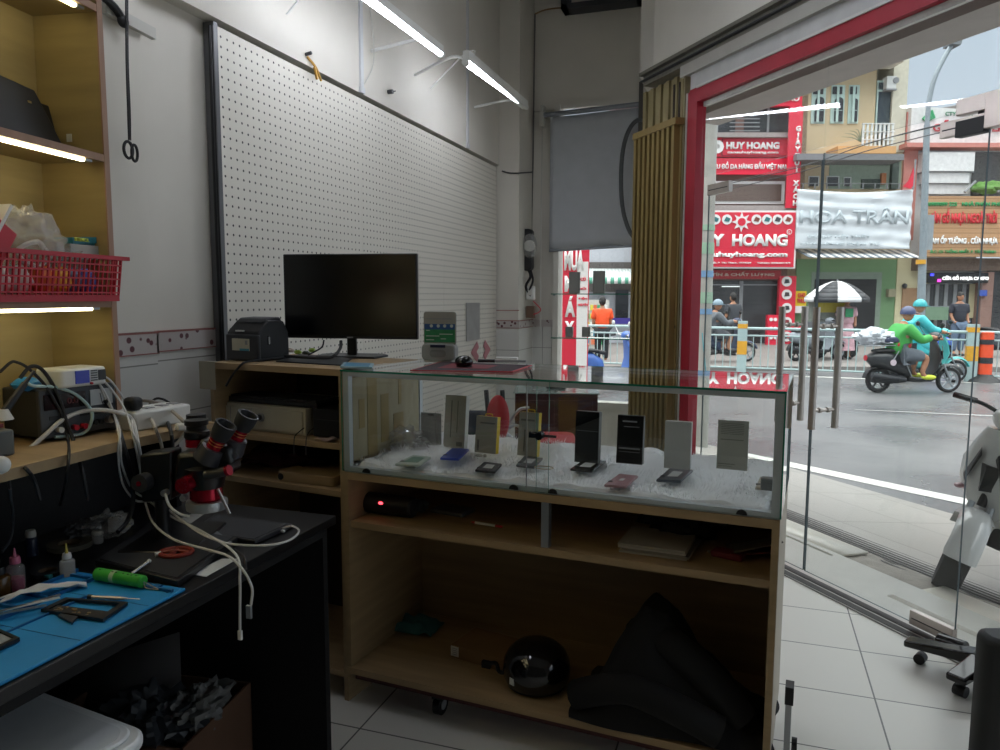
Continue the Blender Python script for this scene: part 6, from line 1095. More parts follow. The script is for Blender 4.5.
bpart(t, ox, 'meter_box', [(889, 289, 896, 297, .25, 0)], mat('box_beige', '#8f8a70', .7)); bpart(t, ox, 'brown_panel', [(903, 288, 918, 315, .15, 0)], mat('brown_panel', '#9b7a5c', .7)); m = M(); x, z = SP(901.5, 286, FD); m.ball((x-ox, -.2, z), .09, 10, 8); part('wall_lamp', m, dark, t)
# white building with wood floor sign
t, ox = bld('floor_shop_building', 'white building with wooden flooring sign, right of the street lamp', 960)
bpart(t, ox, 'facade', [(904, 150, 976, 260, 0, 7), (904, 258, 1100, 352, 0, 7), (976, 150, 1100, 200, -1.2, 7)], mat('white_facade', '#cfcfcf', .85, var=.03)); 
m = M(); x0, z1 = SP(912, 106, FD-.3); x1, z0 = SP(1100, 146, FD); x2, z2 = SP(1100, 120, FD); m.add([(x0-ox, -.3, z0), (x1-ox, -.3, z0), (x1-ox, -.3, z2), (x0-ox, -.3, z1), (x0-ox, 4, z0), (x1-ox, 4, z0), (x1-ox, 4, z2), (x0-ox, 4, z1)], [(0, 1, 2, 3), (7, 6, 5, 4), (0, 4, 5, 1), (1, 5, 6, 2), (2, 6, 7, 3), (3, 7, 4, 0)]); q = part('parapet_sign', m, mat('parapet_white', '#d6d4d2', .8), t)
btext(t, ox, 'CTY TNHH', 945, 112, 972, 116, .32, mat('letter_green', '#2b7a55', .5), par=q); btext(t, ox, 'GỖ NHỰA ÉP', 933, 120, 1003, 134, .32, mat('letter_red', '#b23a40', .5), par=q, bold=.03)
m = M(); 
for a, b, c, d in ((918, 122, 923, 117), (923, 117, 926, 122), (920, 121, 927, 119), (925, 113, 928, 121)): pa = SP(a, b, FD); pb = SP(c, d, FD); m.cyl((pa[0]-ox, -.33, pa[1]), (pb[0]-ox, -.33, pb[1]), .07, n=6)
part('green_logo', m, mat('logo_green', '#2f9a63', .5), q)
m = M(); x0, z1 = SP(932, 97, FD); x1, z0 = SP(1100, 106, FD); m.add([(x0-ox, 1, z0), (x1-ox, 1, z0+.2), (x1-ox, 1, z1+.4), (x0+1.5-ox, 1, z1), (x0-ox, 6, z0), (x1-ox, 6, z0+.2), (x1-ox, 6, z1+.4), (x0+1.5-ox, 6, z1)], [(0, 1, 2, 3), (7, 6, 5, 4), (0, 4, 5, 1), (1, 5, 6, 2), (2, 6, 7, 3), (3, 7, 4, 0)]); part('metal_roof', m, mat('roof_metal', '#77706b', .6), t)
bpart(t, ox, 'pink_ledge', [(907, 142.5, 1100, 147.5, .6, 0), (907, 112, 913, 240, .1, 0)], mat('pink_paint', '#c98378', .7))
bpart(t, ox, 'white_panel', [(925, 152, 974, 171, .5, 0), (925, 172.5, 969, 183, .4, 0), (925, 184, 969, 194, .3, 0)], mat('panel_white', '#dedddc', .7)); bpart(t, ox, 'panel_seam', [(925, 171, 974, 172.5, .45, 0), (925, 183, 969, 184, .35, 0)], grey)
bpart(t, ox, 'dark_opening', [(975, 152, 1100, 196, .1, 0)], mat('opening_dark', '#4a4a4c', .7, var=.2)); m = M(); x, z = SP(978, 190, FD); m.ball((x-ox, -.5, z), (.55, .3, .2), 16, 10, nz_=.5, seed=3); part('green_plant', m, mat('leaf_green', '#5e8a3f', .8, var=.3, scale=20), t)
m = M(); 
for a, b, c, d in ((952, 195, 968, 183), (984, 195, 1000, 182)): pa = SP(a, b, FD); pb = SP(c, d, FD); m.cyl((pa[0]-ox, -.7, pa[1]), (pb[0]-ox, -.4, pb[1]), .04, n=6)
part('sign_strut', m, grey, t)
q = bpart(t, ox, 'wood_sign', [(925, 196, 1100, 257, .9, -.7)], tex_mat('plank_sign', 'brick', '#b88e66', '#8a6444', .6, w=8., h=.16, ms=.012, v2=.9, rot=(PI/2, 0, 0)))
lg = mat('letter_green2', '#1d8a4c', .5); lr = mat('letter_red2', '#cc2430', .5)
btext(t, ox, '0909099 225   NHÀ PHÂN PHỐI', 928, 200, 1003, 206.5, .9, lg, par=q, bold=.05); btext(t, ox, 'SÀN GỖ NHỰA NGOÀI TRỜI', 931, 208.5, 996, 226, .9, lr, par=q, bold=.05); btext(t, ox, 'LAM ỐP TƯỜNG . CỬA NHỰA', 929, 235, 997, 245.5, .9, sw, par=q, bold=.05); btext(t, ox, 'Đ.C: 131 THỐNG NHẤT, P. TÂN THÀNH', 930, 248.5, 995, 254, .9, lg, par=q, bold=.03)
s_ = bpart(t, ox, 'led_sign', [(928, 272.5, 988, 283, .6, -.45)], blackg); btext(t, ox, 'CỬA GỖ NHỰA CAMPO', 942, 275, 988, 281, .6, mat('led_text', '#f2f0ee', .5, emit=.5), par=s_, bold=.04); bpart(s_, ox, 'led_blue', [(931, 273.5, 934, 276, .64, -.58)], mat('led_b', '#3a3ae0', .5, emit=.8)); bpart(s_, ox, 'led_magenta', [(938, 279, 941, 282, .64, -.58)], mat('led_m', '#d83ab0', .5, emit=.8))
bpart(t, ox, 'sign_shade', [(918, 258, 1100, 271, .5, 0)], mat('tile_roof', '#6b5a4f', .8, var=.2, scale=8)); q = bpart(t, ox, 'shopfront', [(925, 284, 970, 350, .12, 0), (990, 262, 1100, 350, .12, 0)], shopd); bpart(t, ox, 'cream_strip', [(970, 284, 984, 318, .14, 0)], mat('cream_pier', '#c9c09c', .8)); bpart(t, ox, 'brown_pillar', [(983, 272, 989, 350, .5, 0)], mat('pillar_brown', '#8a6c62', .8))
bpart(q, ox, 'frame_bar', [(927+9*i, 284, 927.6+9*i, 330, .16, 0) for i in range(5)]+[(925, 306, 950, 308, .2, 0)], grey); bpart(q, ox, 'green_case', [(926, 307, 948, 320, .5, -.2)], mat('case_green', '#6f8a72', .7)); bpart(t, ox, 'blue_plate', [(980, 290, 987, 296, .6, -.5)], mat('plate_blue', '#3550a5', .5))
# apartments left of the shop, seen through the back window
t, ox = bld('awning_shop_building', 'pale shop building with striped awning, seen through the back window', 600)
bpart(t, ox, 'facade', [(480, 120, 640, 352, 0, 7)], mat('pale_shop', '#b9bcc2', .8, var=.04)); bpart(t, ox, 'upper_dark', [(578, 262, 640, 292, .05, 0)], mat('upper_dark', '#5e5a58', .8))
m = M(); x0, z1 = SP(590, 268, FD-1); x1, z0 = SP(646, 278, FD-1); n = 16
for i in range(n):
    a = x0-ox+(x1-x0)*i/n; b = x0-ox+(x1-x0)*(i+1)/n; m.m = 0; m.add([(a, -.3, z1), (b, -.3, z1), (b-.1, -1.6, z0), (a-.1, -1.6, z0)], [(0, 1, 2, 3)]); m.m = 1+i % 2; m.add([(a-.1, -1.6, z0), (b-.1, -1.6, z0), (b-.1, -1.6, z0-.2), (a-.1, -1.6, z0-.2)], [(0, 1, 2, 3)])
part('striped_awning', m, [mat('awning_pale', '#cfd8d4', .7), mat('awning_green', '#5ea58c', .7), sw], t, solid=.02)
q = bpart(t, ox, 'shutter', [(588, 294, 604, 317, .1, 0)], mat('shutter_grey', '#8f9398', .6)); bpart(t, ox, 'dark_door', [(616, 290, 628, 318, .1, 0)], wdark); bpart(t, ox, 'purple_sign', [(612, 318, 640, 324, .5, -.4)], mat('sign_purple', '#4a3f9a', .5))
m = M(); gt = thingX('market_stall', 'shelf of colourful packets outside the shop, seen through the back window', 'stall', SP(600, 320, 21)[0], 21, GZ+.1)
m = M(); m.box((-.5, 0, 0), (.25, .4, 1.5)); part('rack', m, offw, gt); m = M()
cols = [mat('pack_'+c, c, .5) for c in ('#d8c84a', '#4aa06a', '#d86a3a', '#e0dfda', '#3a8fae')]
rk = random.Random(9)
for k in range(5):
    for i in range(7): m.m = rk.randrange(5); m.box((-.48+i*.1, -.03, .25+k*.24), (-.40+i*.1, .02, .40+k*.24))
part('packets', m, cols, gt)['kind'] = 'stuff'
# far block filling the sky line beyond, left upper
# ------------------------------------------------------------------ street furniture
steelp = mat('pole_grey', '#8e979c', .5, .3); fencem = mat('fence_paint', '#9fb3b3', .5, var=.05)
P = GP(699, 449); t = thing('utility_pole', 'concrete utility pole with stickers just outside, beside the red frame', 'pole', P)
m = M(); m.cyl((0, 0, 0), (0, 0, 6.5), .095, .08, 20); part('post', m, mat('pole_concrete', '#a3a19b', .85, var=.15, scale=5, bump=.2), t)
m = M()
for z, h_, mi_ in ((2.15, .12, 0), (1.9, .07, 1), (1.62, .12, 0), (1.5, .06, 1), (2.4, .06, 0)): m.m = mi_; m.lathe([(.0975, z), (.0965, z+h_)], 20) if 0 else m.cyl((0, 0, z), (0, 0, z+h_), .0955, .0945, 20)
part('sticker', m, [mat('sticker_green', '#8fae97', .6), mat('sticker_blue', '#6f93b8', .6)], t); m = M(); m.tube([(.0, -.1, 1.3), (.05, -.1, .9), (.09, -.06, .7)], .006, 5); part('blue_cord', m, mat('cord_teal', '#4f9aa5', .5), t)
x = SP(922, 300, 17.5)[0]; t = thingX('street_lamp', 'tall grey street lamp with curved neck against the sky', 'lamp post', x, 17.5, GZ+.1)
def lp(px, py): q = SP(px, py, 17.5); return (q[0]-x, 0, q[1]-GZ-.1)
m = M(); a = lp(921, 300); b = lp(927, 125); m.cyl((lp(920, 350)[0], 0, 0), b, .10, .065, 14); m.tube([b, lp(929, 102), lp(934, 80), lp(942, 62), lp(951, 46)], .055, 8); part('pole', m, steelp, t)
m = M(); m.hull([Vector(lp(948, 45))+Vector((0, -.15, -.02)), Vector(lp(957, 46))+Vector((0, -.15, -.02)), Vector(lp(957, 46))+Vector((0, .2, -.02)), Vector(lp(948, 45))+Vector((0, .2, -.02))], [Vector(lp(950, 36))+Vector((0, -.1, 0)), Vector(lp(962, 35))+Vector((0, -.1, 0)), Vector(lp(962, 35))+Vector((0, .15, 0)), Vector(lp(950, 36))+Vector((0, .15, 0))]); part('lamp_head', m, mat('lamp_dark', '#5b6165', .5), t)
z_ = lp(921, 262)[2]; m = M(); m.cyl((lp(921, 262)[0], 0, z_-.05), (lp(921, 262)[0], 0, z_+.05), .108, n=14); lbl(part('band', m, mat('band_yellow', '#d59b2a', .5), t), 'yellow band')
m = M(); z_ = lp(921, 232)[2]; m.box((-.03, .09, z_-.4), (.22, .14, z_+.4)); part('sign_back', m, mat('sign_back', '#9aa1a5', .5, .3), t)
# fence
fa, fb = GP(700, 371.5), GP(985, 382); d = fb-fa; L_ = d.length; fan = math.atan2(d.y, d.x)
t = thing('road_fence', 'pale steel barrier fence along the middle of the road', 'fence', fa-d*.6, fan); L_ *= 2.0
m = M(); 
for z, r in ((1.0, .03), (.84, .02), (.12, .02)): m.cyl((0, 0, z), (L_, 0, z), r, n=8)
part('rails', m, fencem, t)
n = int(L_/.16); m = M()
for i in range(n): m.cyl((i*.16, 0, .12), (i*.16, 0, .84 if i % 1 == 0 else 1.0), .011, n=5, cap=False)
b_ = part('bars', m, fencem, t); b_['kind'] = 'stuff'
def fs(px): P = GP(px, 376.); dd = ray(px, 376); n2 = Vector((-d.y, d.x, 0)).normalized(); k = (fa-CAM).dot(n2)/dd.dot(n2); return (CAM+dd*k-(fa-d*.6)).dot(d.normalized())
for px in (741, 640, 580, 970):
    x = fs(px); m = M(); m.box((x-.1, -.08, 0), (x+.1, .08, 1.16)); q = part('post', m, fencem, t); m = M(); m.box((x-.102, -.085, .42), (x+.102, .085, .72)); m.box((x-.102, -.085, 1.0), (x+.102, .085, 1.1)); lbl(part('post_band', m, mat('band_yellow', '#d59b2a', .5), q), 'yellow reflective band')
P = GP(984, 382); t = thing('traffic_delineator', 'orange road delineator with dark bands on a black rubber base', 'traffic post', P, YAW)
m = M(); m.lathe([(.32, 0), (.28, .05), (.16, .13), (.13, .16), (0, .16)], 24); part('rubber_base', m, black, t); m = M(); m.lathe([(.125, .15), (.12, 1.0), (0, 1.01)], 20); part('post', m, mat('cone_orange', '#e2502a', .5), t)
m = M(); m.cyl((0, 0, .38), (0, 0, .5), .128, n=20); m.cyl((0, 0, .76), (0, 0, .86), .126, n=20); part('bands', m, dark, t)
# overhead wires
m = M(); m.tube([DEP(795, 186, 22)+Vector((0, 0, 0)), DEP(690, 200, 24)]+[], .02, 4, 0)
for i, pts in enumerate((((700, 190, 23), (800, 167, 20), (880, 140, 17), (1010, 108, 14)), ((700, 196, 24), (800, 172, 21), (870, 150, 18), (1010, 116, 14.5)))):
    P = [DEP(*p) for p in pts]; m = M(); m.tube(P, .012, 5); tag(part('overhead_wire', m, dark), 'dark overhead wire sagging across the street, '+('upper' if i == 0 else 'lower')+' one', 'wire', 'overhead wires')
# vendor umbrella and cart
x, z = SP(837, 290, 19.5); t = thingX('vendor_umbrella', 'black and white vendor umbrella on the far pavement', 'umbrella', x, 19.5, GZ+.1)
zt = SP(837, 281, 19.5)[1]-GZ-.1; zb = SP(837, 302, 19.5)[1]-GZ-.1; R_ = (SP(867, 300, 19.5)[0]-SP(807, 300, 19.5)[0])/2
um = [mat('umbrella_white', '#dedede', .6), mat('umbrella_black', '#34363a', .6)]
m = M()
for i in range(8):
    m.m = (i+1) % 2; a0, a1 = 2*PI*i/8+.4, 2*PI*(i+1)/8+.4; prev = None
    for j in range(6):
        f0, f1 = j/6, (j+1)/6
        def pt(f, a): return (R_*f*math.cos(a), R_*f*math.sin(a), zt-(zt-zb)*.8*f**1.8)
        m.add([pt(f0, a0), pt(f1, a0), pt(f1, a1), pt(f0, a1)], [(0, 1, 2, 3)])
    m.add([pt(1, a0), pt(1, a1), (R_*math.cos(a1), R_*math.sin(a1), zb), (R_*math.cos(a0), R_*math.sin(a0), zb)], [(0, 1, 2, 3)])
part('canopy', m, um, t, solid=.01, smooth=25); m = M(); m.cyl((0, 0, 0), (0, 0, zt+.05), .02, n=8); part('pole', m, grey, t); text('COFFEE', .5, .1, sw, t, (-.0, -R_*.72, zb+.20), rot=(rad(60), 0, 0), ext=.01) if 0 else None
x, z = SP(828, 345, 19.8); t = thingX('vendor_cart', 'street vendor cart with yellow and white panels under the umbrella', 'cart', x, 19.8, GZ+.1); m = M(); m.box((-.55, -.3, .45), (.45, .3, .95)); part('cabinet', m, alu, t); m = M(); m.box((-.5, -.32, .97), (.3, .2, 1.5)); m.m = 1; m.box((-.45, -.34, 1.2), (.25, -.32, 1.45)); part('panel', m, [mat('cart_glass', '#7d837a', .3), mat('cart_yellow', '#c4b23c', .5)], t)
for s_ in (-1, 1):
    m = M(); m.cyl((s_*.4, -.34, .24), (s_*.4, -.30, .24), .24, n=20); part('wheel', m, black, t)
# blue tarp
x, z = SP(934, 345, 18.2); t = thingX('blue_tarpaulin', 'heap covered with bright blue tarpaulin behind the fence', 'tarpaulin', x, 18.2, GZ+.1); m = M(); m.ball((0, 0, .35), (.42, .35, .42), 24, 14, nz_=.25, ns=2.5, seed=4); part('cover', m, mat('tarp_blue', '#1f55c0', .45), t); m = M(); m.box((-.3, -.25, 0), (.3, .25, .3)); part('load', m, dark, t)
m = M(); x0, z0 = SP(898, 150, 25.); pts = [SP(912, 168, 25), SP(912, 186, 25), SP(908, 189, 25), SP(901.5, 187, 25), (SP(907, 181, 25)), SP(910, 174, 25)]
t = thingX('red_flag', 'red flag hanging from the beige building beside the banner', 'flag', pts[0][0], 24.9, 0.); m = M(); m.prism([(a-pts[0][0], b) for a, b in pts], -.02, .02, 'y'); part('cloth', m, sr, t); m = M(); m.cyl((.02, 0, SP(912, 190, 25)[1]), (.05, 0, SP(913, 160, 25)[1]), .03, n=6); part('staff', m, grey, t)
# ------------------------------------------------------------------ scooters (x forward, y left, z up, contact at z=0)
def loopx(x, hw, z0, z1, n=12, p=.7):
    L = []
    for i in range(n):
        a = 2*PI*i/n+PI/n; c, s_ = math.cos(a), math.sin(a); L.append((x, hw*math.copysign(abs(c)**p, c), (z0+z1)/2+(z1-z0)/2*math.copysign(abs(s_)**p, s_)))
    return L
def wheel(t, x, y, R, w, name, rim, ax=None, spokes=5):
    m = M(); n = 28; prof = [(R-.055, -w*.4), (R-.02, -w/2), (R, -w*.2), (R, w*.2), (R-.02, w/2), (R-.055, w*.4)]
    def ringm(m, prof, n=28):
        k = len(prof); vs = []; fs = []
        for i in range(n):
            a = 2*PI*i/n
            for r, yy in prof: vs.append((x+r*math.cos(a), y+yy, R+r*math.sin(a)))
        for i in range(n):
            j = (i+1) % n
            for q in range(k): q2 = (q+1) % k; fs.append((i*k+q, j*k+q, j*k+q2, i*k+q2))
        m.add(vs, fs)
    ringm(m, prof); q = part(name, m, mat('tyre', '#1d1e20', .8, bump=.1), t)
    m = M(); ringm(m, [(R-.075, -w*.25), (R-.055, -w*.3), (R-.055, w*.3), (R-.075, w*.25)]); m.cyl((x, y-w*.4, R), (x, y+w*.4, R), .035, n=12)
    for i in range(spokes): a = 2*PI*i/spokes+.3; m.cbox((x+(R-.05)*.5*math.cos(a), y, R+(R-.05)*.5*math.sin(a)), (R-.06, w*.3, .022), (0, -a, 0))
    part('rim', m, rim, q); return q
def scooter(name, label, loc, rz, body, dark_=black, rot=None, steer=0., rack=False, mirrors=True, tw=.085):
    t = thing(name, label, 'motorbike', loc, rz)
    if rot: t.rotation_euler = rot
    rim = alu; R = .225
    wheel(t, -.62, 0, R, .10, 'rear_wheel', dark); fw_ = wheel(t, .66, 0, R, tw, 'front_wheel', rim)
    m = M(); m.loft([loopx(-.86, .05, .58, .66), loopx(-.75, .12, .47, .72), loopx(-.55, .15, .42, .74), loopx(-.3, .15, .34, .72), loopx(-.12, .14, .27, .6), loopx(-.08, .12, .24, .45)]); part('rear_body', m, body, t, smooth=70)
    m = M(); m.loft([loopx(-.72, .11, .72, .77), loopx(-.5, .135, .725, .80), loopx(-.25, .13, .71, .78), loopx(-.06, .08, .66, .74)]); part('seat', m, mat('seat_black', '#1b1c1f', .6), t, smooth=70)
    m = M(); m.loft([loopx(-.14, .13, .2, .32), loopx(.1, .14, .19, .27), loopx(.28, .14, .2, .28), loopx(.36, .13, .23, .36)]); part('floorboard', m, dark_, t, smooth=50)
    m = M(); A = []
    for x, z, hw, th in ((.28, .27, .13, .05), (.36, .42, .16, .05), (.42, .6, .18, .06), (.40, .78, .14, .07), (.36, .90, .09, .06), (.33, .98, .06, .04)):
        A.append([(x-th/2, hw, z), (x+th*.2, hw*.8, z), (x+th, 0, z+.01), (x+th*.2, -hw*.8, z), (x-th/2, -hw, z), (x-th*.7, 0, z)])
    m.loft(A); sh_ = part('leg_shield', m, body, t, .01, smooth=60)
    m = M(); m.loft([[(x, y*.04, z) for x, z, y in ((.50, .60, -1), (.55, .60, 0), (.50, .60, 1), (.46, .60, 0))], [(x, y*.09, z) for x, z, y in ((.48, .75, -1), (.53, .75, 0), (.48, .75, 1), (.44, .75, 0))]]); part('front_grille', m, dark_, sh_)
    m = M()
    for s_ in (-1, 1): m.loft([[(.44, s_*.15, .63), (.50, s_*.05, .60), (.50, s_*.05, .62), (.44, s_*.15, .66)], [(.41, s_*.165, .82), (.47, s_*.08, .84), (.47, s_*.08, .85), (.41, s_*.15, .84)]])
    part('turn_signal', m, mat('lens_smoke', '#5d5f63', .15), sh_)
    if not mirrors:
        m = M(); m.loft([[(.43+r_*math.cos(a)*.45, r_*1.25*math.sin(a), z) for a in [2*PI*i/16 for i in range(16)]] for z, r_ in ((.42, .05), (.5, .12), (.62, .17), (.74, .17), (.86, .13), (.95, .09))]); cw = part('front_cowl', m, body, t, smooth=70)
        for s_ in (-1, 1):
            m = M(); m.loft([[(.50, s_*.06, .80), (.53, s_*.04, .80), (.53, s_*.05, .83), (.50, s_*.07, .84)], [(.505, s_*.14, .64), (.515, s_*.12, .61), (.53, s_*.11, .62), (.52, s_*.13, .66)]]); part('intake', m, dark_, cw)
            m = M(); m.ball((.475, s_*.165, .56), (.035, .03, .014), 12, 8); lbl(part('marker_lens', m, mat('lens_pink', '#b08a90', .2), cw), 'pinkish lens')
    # front fender arcs over the wheel
    m = M(); P = []
    for k in range(9):
        a = rad(20+k*17); cx_, cz = .66, R; r = R+.035; fw2 = tw*.65*(1 if k < 6 else 1.25); fz = (1 if tw < .1 else 1.8); P.append([(cx_+(r-.03*(fz-1))*math.cos(a), -fw2, cz+(r-.03*(fz-1))*math.sin(a)), (cx_+(r+.03)*math.cos(a), -fw2*.65, cz+(r+.03)*math.sin(a)), (cx_+(r+.04)*math.cos(a), 0, cz+(r+.04)*math.sin(a)), (cx_+(r+.03)*math.cos(a), fw2*.65, cz+(r+.03)*math.sin(a)), (cx_+(r-.03*(fz-1))*math.cos(a), fw2, cz+(r-.03*(fz-1))*math.sin(a)), (cx_+(r-.012)*math.cos(a), 0, cz+(r-.0)*math.sin(a))])
    m.loft(P); ff = part('front_fender', m, body, t, smooth=70); turn = [fw_, ff]
    m = M(); P = []
    for k in range(7): a = rad(70+k*17); r = R+.03; P.append([(-.62+r*math.cos(a), yy, R+r*math.sin(a)) for yy in (-.06, .06)]+[(-.62+(r+.012)*math.cos(a), yy, R+(r+.012)*math.sin(a)) for yy in (.06, -.06)])
    m.loft(P); part('rear_fender', m, dark_, t)
    for s_ in (-1, 1): m = M(); m.cyl((.66, s_*.062, R), (.52, s_*.05, .52), .018, n=10); turn.append(part('fork', m, alu, t))
    m = M(); m.cyl((.5, 0, .5), (.33, 0, 1.0), .025, n=10); m.tube([(.24, .33, 1.0), (.3, .2, 1.02), (.34, 0, .99), (.3, -.2, 1.02), (.24, -.33, 1.0)], .012, 8); hb = part('handlebar', m, dark_, t)
    for s_ in (-1, 1): m = M(); m.cyl((.25, s_*.24, 1.01), (.22, s_*.36, .995), .018, n=10); part('grip', m, black, hb)
    for s_ in ((-1, 1) if mirrors else ()): m = M(); m.tube([(.30, s_*.2, 1.03), (.29, s_*.3, 1.12), (.27, s_*.34, 1.2)], .006, 6); m.ball((.26, s_*.36, 1.22), (.02, .065, .045), 12, 8); part('mirror', m, dark_, hb)
    m = M(); m.ball((.37, 0, 1.0), (.10, .14, .085), 18, 12); hd = part('head_cowl', m, body, t); turn += [hb, hd]; m = M(); m.ball((.44, 0, 1.0), (.05, .075, .055), 16, 10); part('headlight', m, mat('headlight', '#c9d2d4', .1), hd)
    m = M(); m.cyl((-.86, 0, .62), (-.88, 0, .62), .05, n=12); part('tail_light', m, red, t)
    m = M(); m.cyl((-.2, -.13, .24), (-.82, -.16, .33), .045, .055, 14); part('exhaust', m, dark, t); m = M(); m.loft([loopx(-.72, .10, .18, .28), loopx(-.4, .13, .16, .34), loopx(-.2, .11, .18, .32)]); part('engine', m, dark, t)
    if steer:
        ax = (Vector((.33, 0, 1.0))-Vector((.5, 0, .5))).normalized(); c_ = Vector((.5, 0, .5))
        for o in turn: o.matrix_basis = Matrix.Translation(c_) @ Matrix.Rotation(steer, 4, ax) @ Matrix.Translation(-c_)
    if rack:
        m = M(); m.tube([(-.95, -.14, .84), (-.2, -.14, .86)], .01, 6, 0); m.tube([(-.95, .14, .84), (-.2, .14, .86)], .01, 6, 0)
        for x in (-.95, -.6, -.25): m.cyl((x, -.14, .85), (x, .14, .85), .008, n=6)
        m.tube([(-.3, -.15, .85), (-.22, -.16, .55), (-.1, -.15, .3)], .01, 6); m.tube([(-.3, -.15, .85), (-.45, -.16, .6)], .01, 6, 0); part('rack', m, alu, t)
    return t
skinm = mat('skin', '#a8785c', .6, var=.05); 
def head(t, p, face_dir, helmet=None, hair=None, r=.105):
    f = Vector(face_dir).normalized(); a = math.atan2(f.y, f.x); p = Vector(p)
    m = M(); m.ball((0, 0, 0), (r*.88, r*.74, r*1.12), 20, 14); m.ball((r*.86, 0, -r*.1), (.018, .014, .024), 10, 8); m.ball((-.0, r*.74, 0), (.02, .012, .03), 8, 6); m.ball((-.0, -r*.74, 0), (.02, .012, .03), 8, 6); h = part('head', m, skinm, t, loc=p, rot=(0, 0, a))
    m = M()
    for s_ in (-1, 1): m.ball((r*.80, s_*.035, .012), (.010, .014, .009), 8, 6)
    part('eyes', m, black, h); m = M(); m.ball((r*.82, 0, -.055), (.008, .024, .007), 10, 6); part('mouth', m, mat('lips', '#8a4a44', .6), h)
    if hair: m = M(); m.ball((-.012, 0, .02), (r*.95, r*.82, r*1.12), 20, 12, 0, .52); m.ball((-.03, 0, -.0), (r*.85, r*.8, r*.9), 16, 10); part('hair', m, hair, h)
    if helmet: m = M(); m.ball((-.008, 0, .025), (r*1.25, r*1.12, r*1.22), 22, 12, 0, .55); m.cbox((r*1.15, 0, .02), (.07, .12, .012), (0, .25, 0)); part('helmet', m, helmet, h)
    return h
# seated rider: hips at origin height zs, x forward
def rider(label, loc, rz, jacket, trousers, helmet, skinleg=True, shoes=None, knee=(.36, .62), foot=(.27, .33), hand=(.56, 1.02), zs=.86, raincoat=None):
    t = thing('person', label, 'person', loc, rz); V = [(-.28, 0, zs), (-.27, 0, zs+.2), (-.24, 0, zs+.40), (-.21, 0, zs+.50), (-.19, 0, zs+.56)]; E = [(0, 1), (1, 2), (2, 3), (3, 4)]; R_ = [(.15, .14), (.15, .13), (.17, .13), (.08, .08), (.055, .055)]
    for s_ in (-1, 1):
        b = len(V); V += [(-.22, s_*.2, zs+.43), (-.02, s_*.25, zs+.22), (hand[0]-.12, s_*.27, hand[1]+.03), (hand[0]-.02, s_*.29, hand[1])]; E += [(2, b), (b, b+1), (b+1, b+2), (b+2, b+3)]; R_ += [.065, .05, .042, .032]
        b = len(V); V += [(-.22, s_*.1, zs-.02), (knee[0], s_*.16, knee[1]+.08), (foot[0], s_*.15, foot[1]+.08), (foot[0]+.05, s_*.15, foot[1]), (foot[0]+.19, s_*.16, foot[1]-.01)]; E += [(0, b), (b, b+1), (b+1, b+2), (b+2, b+3), (b+3, b+4)]; R_ += [.105, .068, .045, .042, .032]
    skin('body', V, E, R_, skinm, t)
    # jacket over trunk and arms
    V2 = [(-.28, 0, zs-.08), (-.28, 0, zs+.2), (-.24, 0, zs+.40), (-.21, 0, zs+.48)]; E2 = [(0, 1), (1, 2), (2, 3)]; R2 = [(.24, .22), (.22, .20), (.22, .18), (.10, .10)]
    for s_ in (-1, 1): b = len(V2); V2 += [(-.22, s_*.2, zs+.43), (-.02, s_*.25, zs+.22), (hand[0]-.12, s_*.27, hand[1]+.03)]; E2 += [(2, b), (b, b+1), (b+1, b+2)]; R2 += [.10, .085, .07]
    skin('jacket', V2, E2, R2, jacket, t)
    V3 = [(-.26, 0, zs-.02)]; E3 = []; R3 = [(.2, .19)]
    for s_ in (-1, 1):
        b = len(V3); V3 += [(-.2, s_*.1, zs-.02), (knee[0]-.03, s_*.16, knee[1]+.09)]+([] if skinleg else [(foot[0], s_*.15, foot[1]+.05)]); E3 += [(0, b), (b, b+1)]+([] if skinleg else [(b+1, b+2)]); R3 += [.14, .10]+([] if skinleg else [.06])
    skin('trousers', V3, E3, R3, trousers, t)
    for s_ in (-1, 1): m = M(); m.ball((foot[0]+.12, s_*.155, foot[1]-.01), (.14, .05, .045), 14, 8); part('shoe', m, shoes or dark, t)
    for s_ in (-1, 1):
        m = M(); hx, hy, hz = hand[0]-.0, s_*.29, hand[1]
        m.ball((hx-.01, hy, hz), (.035, .042, .022), 10, 8)
        for k in range(4): m.tube([(hx+.01, hy+(k-1.5)*.019, hz+.008), (hx+.04, hy+(k-1.5)*.019, hz-.002), (hx+.035, hy+(k-1.5)*.019, hz-.028)], .008, 6, 3)
        m.tube([(hx-.01, hy-s_*.035, hz), (hx+.02, hy-s_*.045, hz-.02)], .009, 6, 0); part('hand', m, skinm, t)
    head(t, (-.14, 0, zs+.67), (1, 0, -.1), helmet=helmet)
    return t
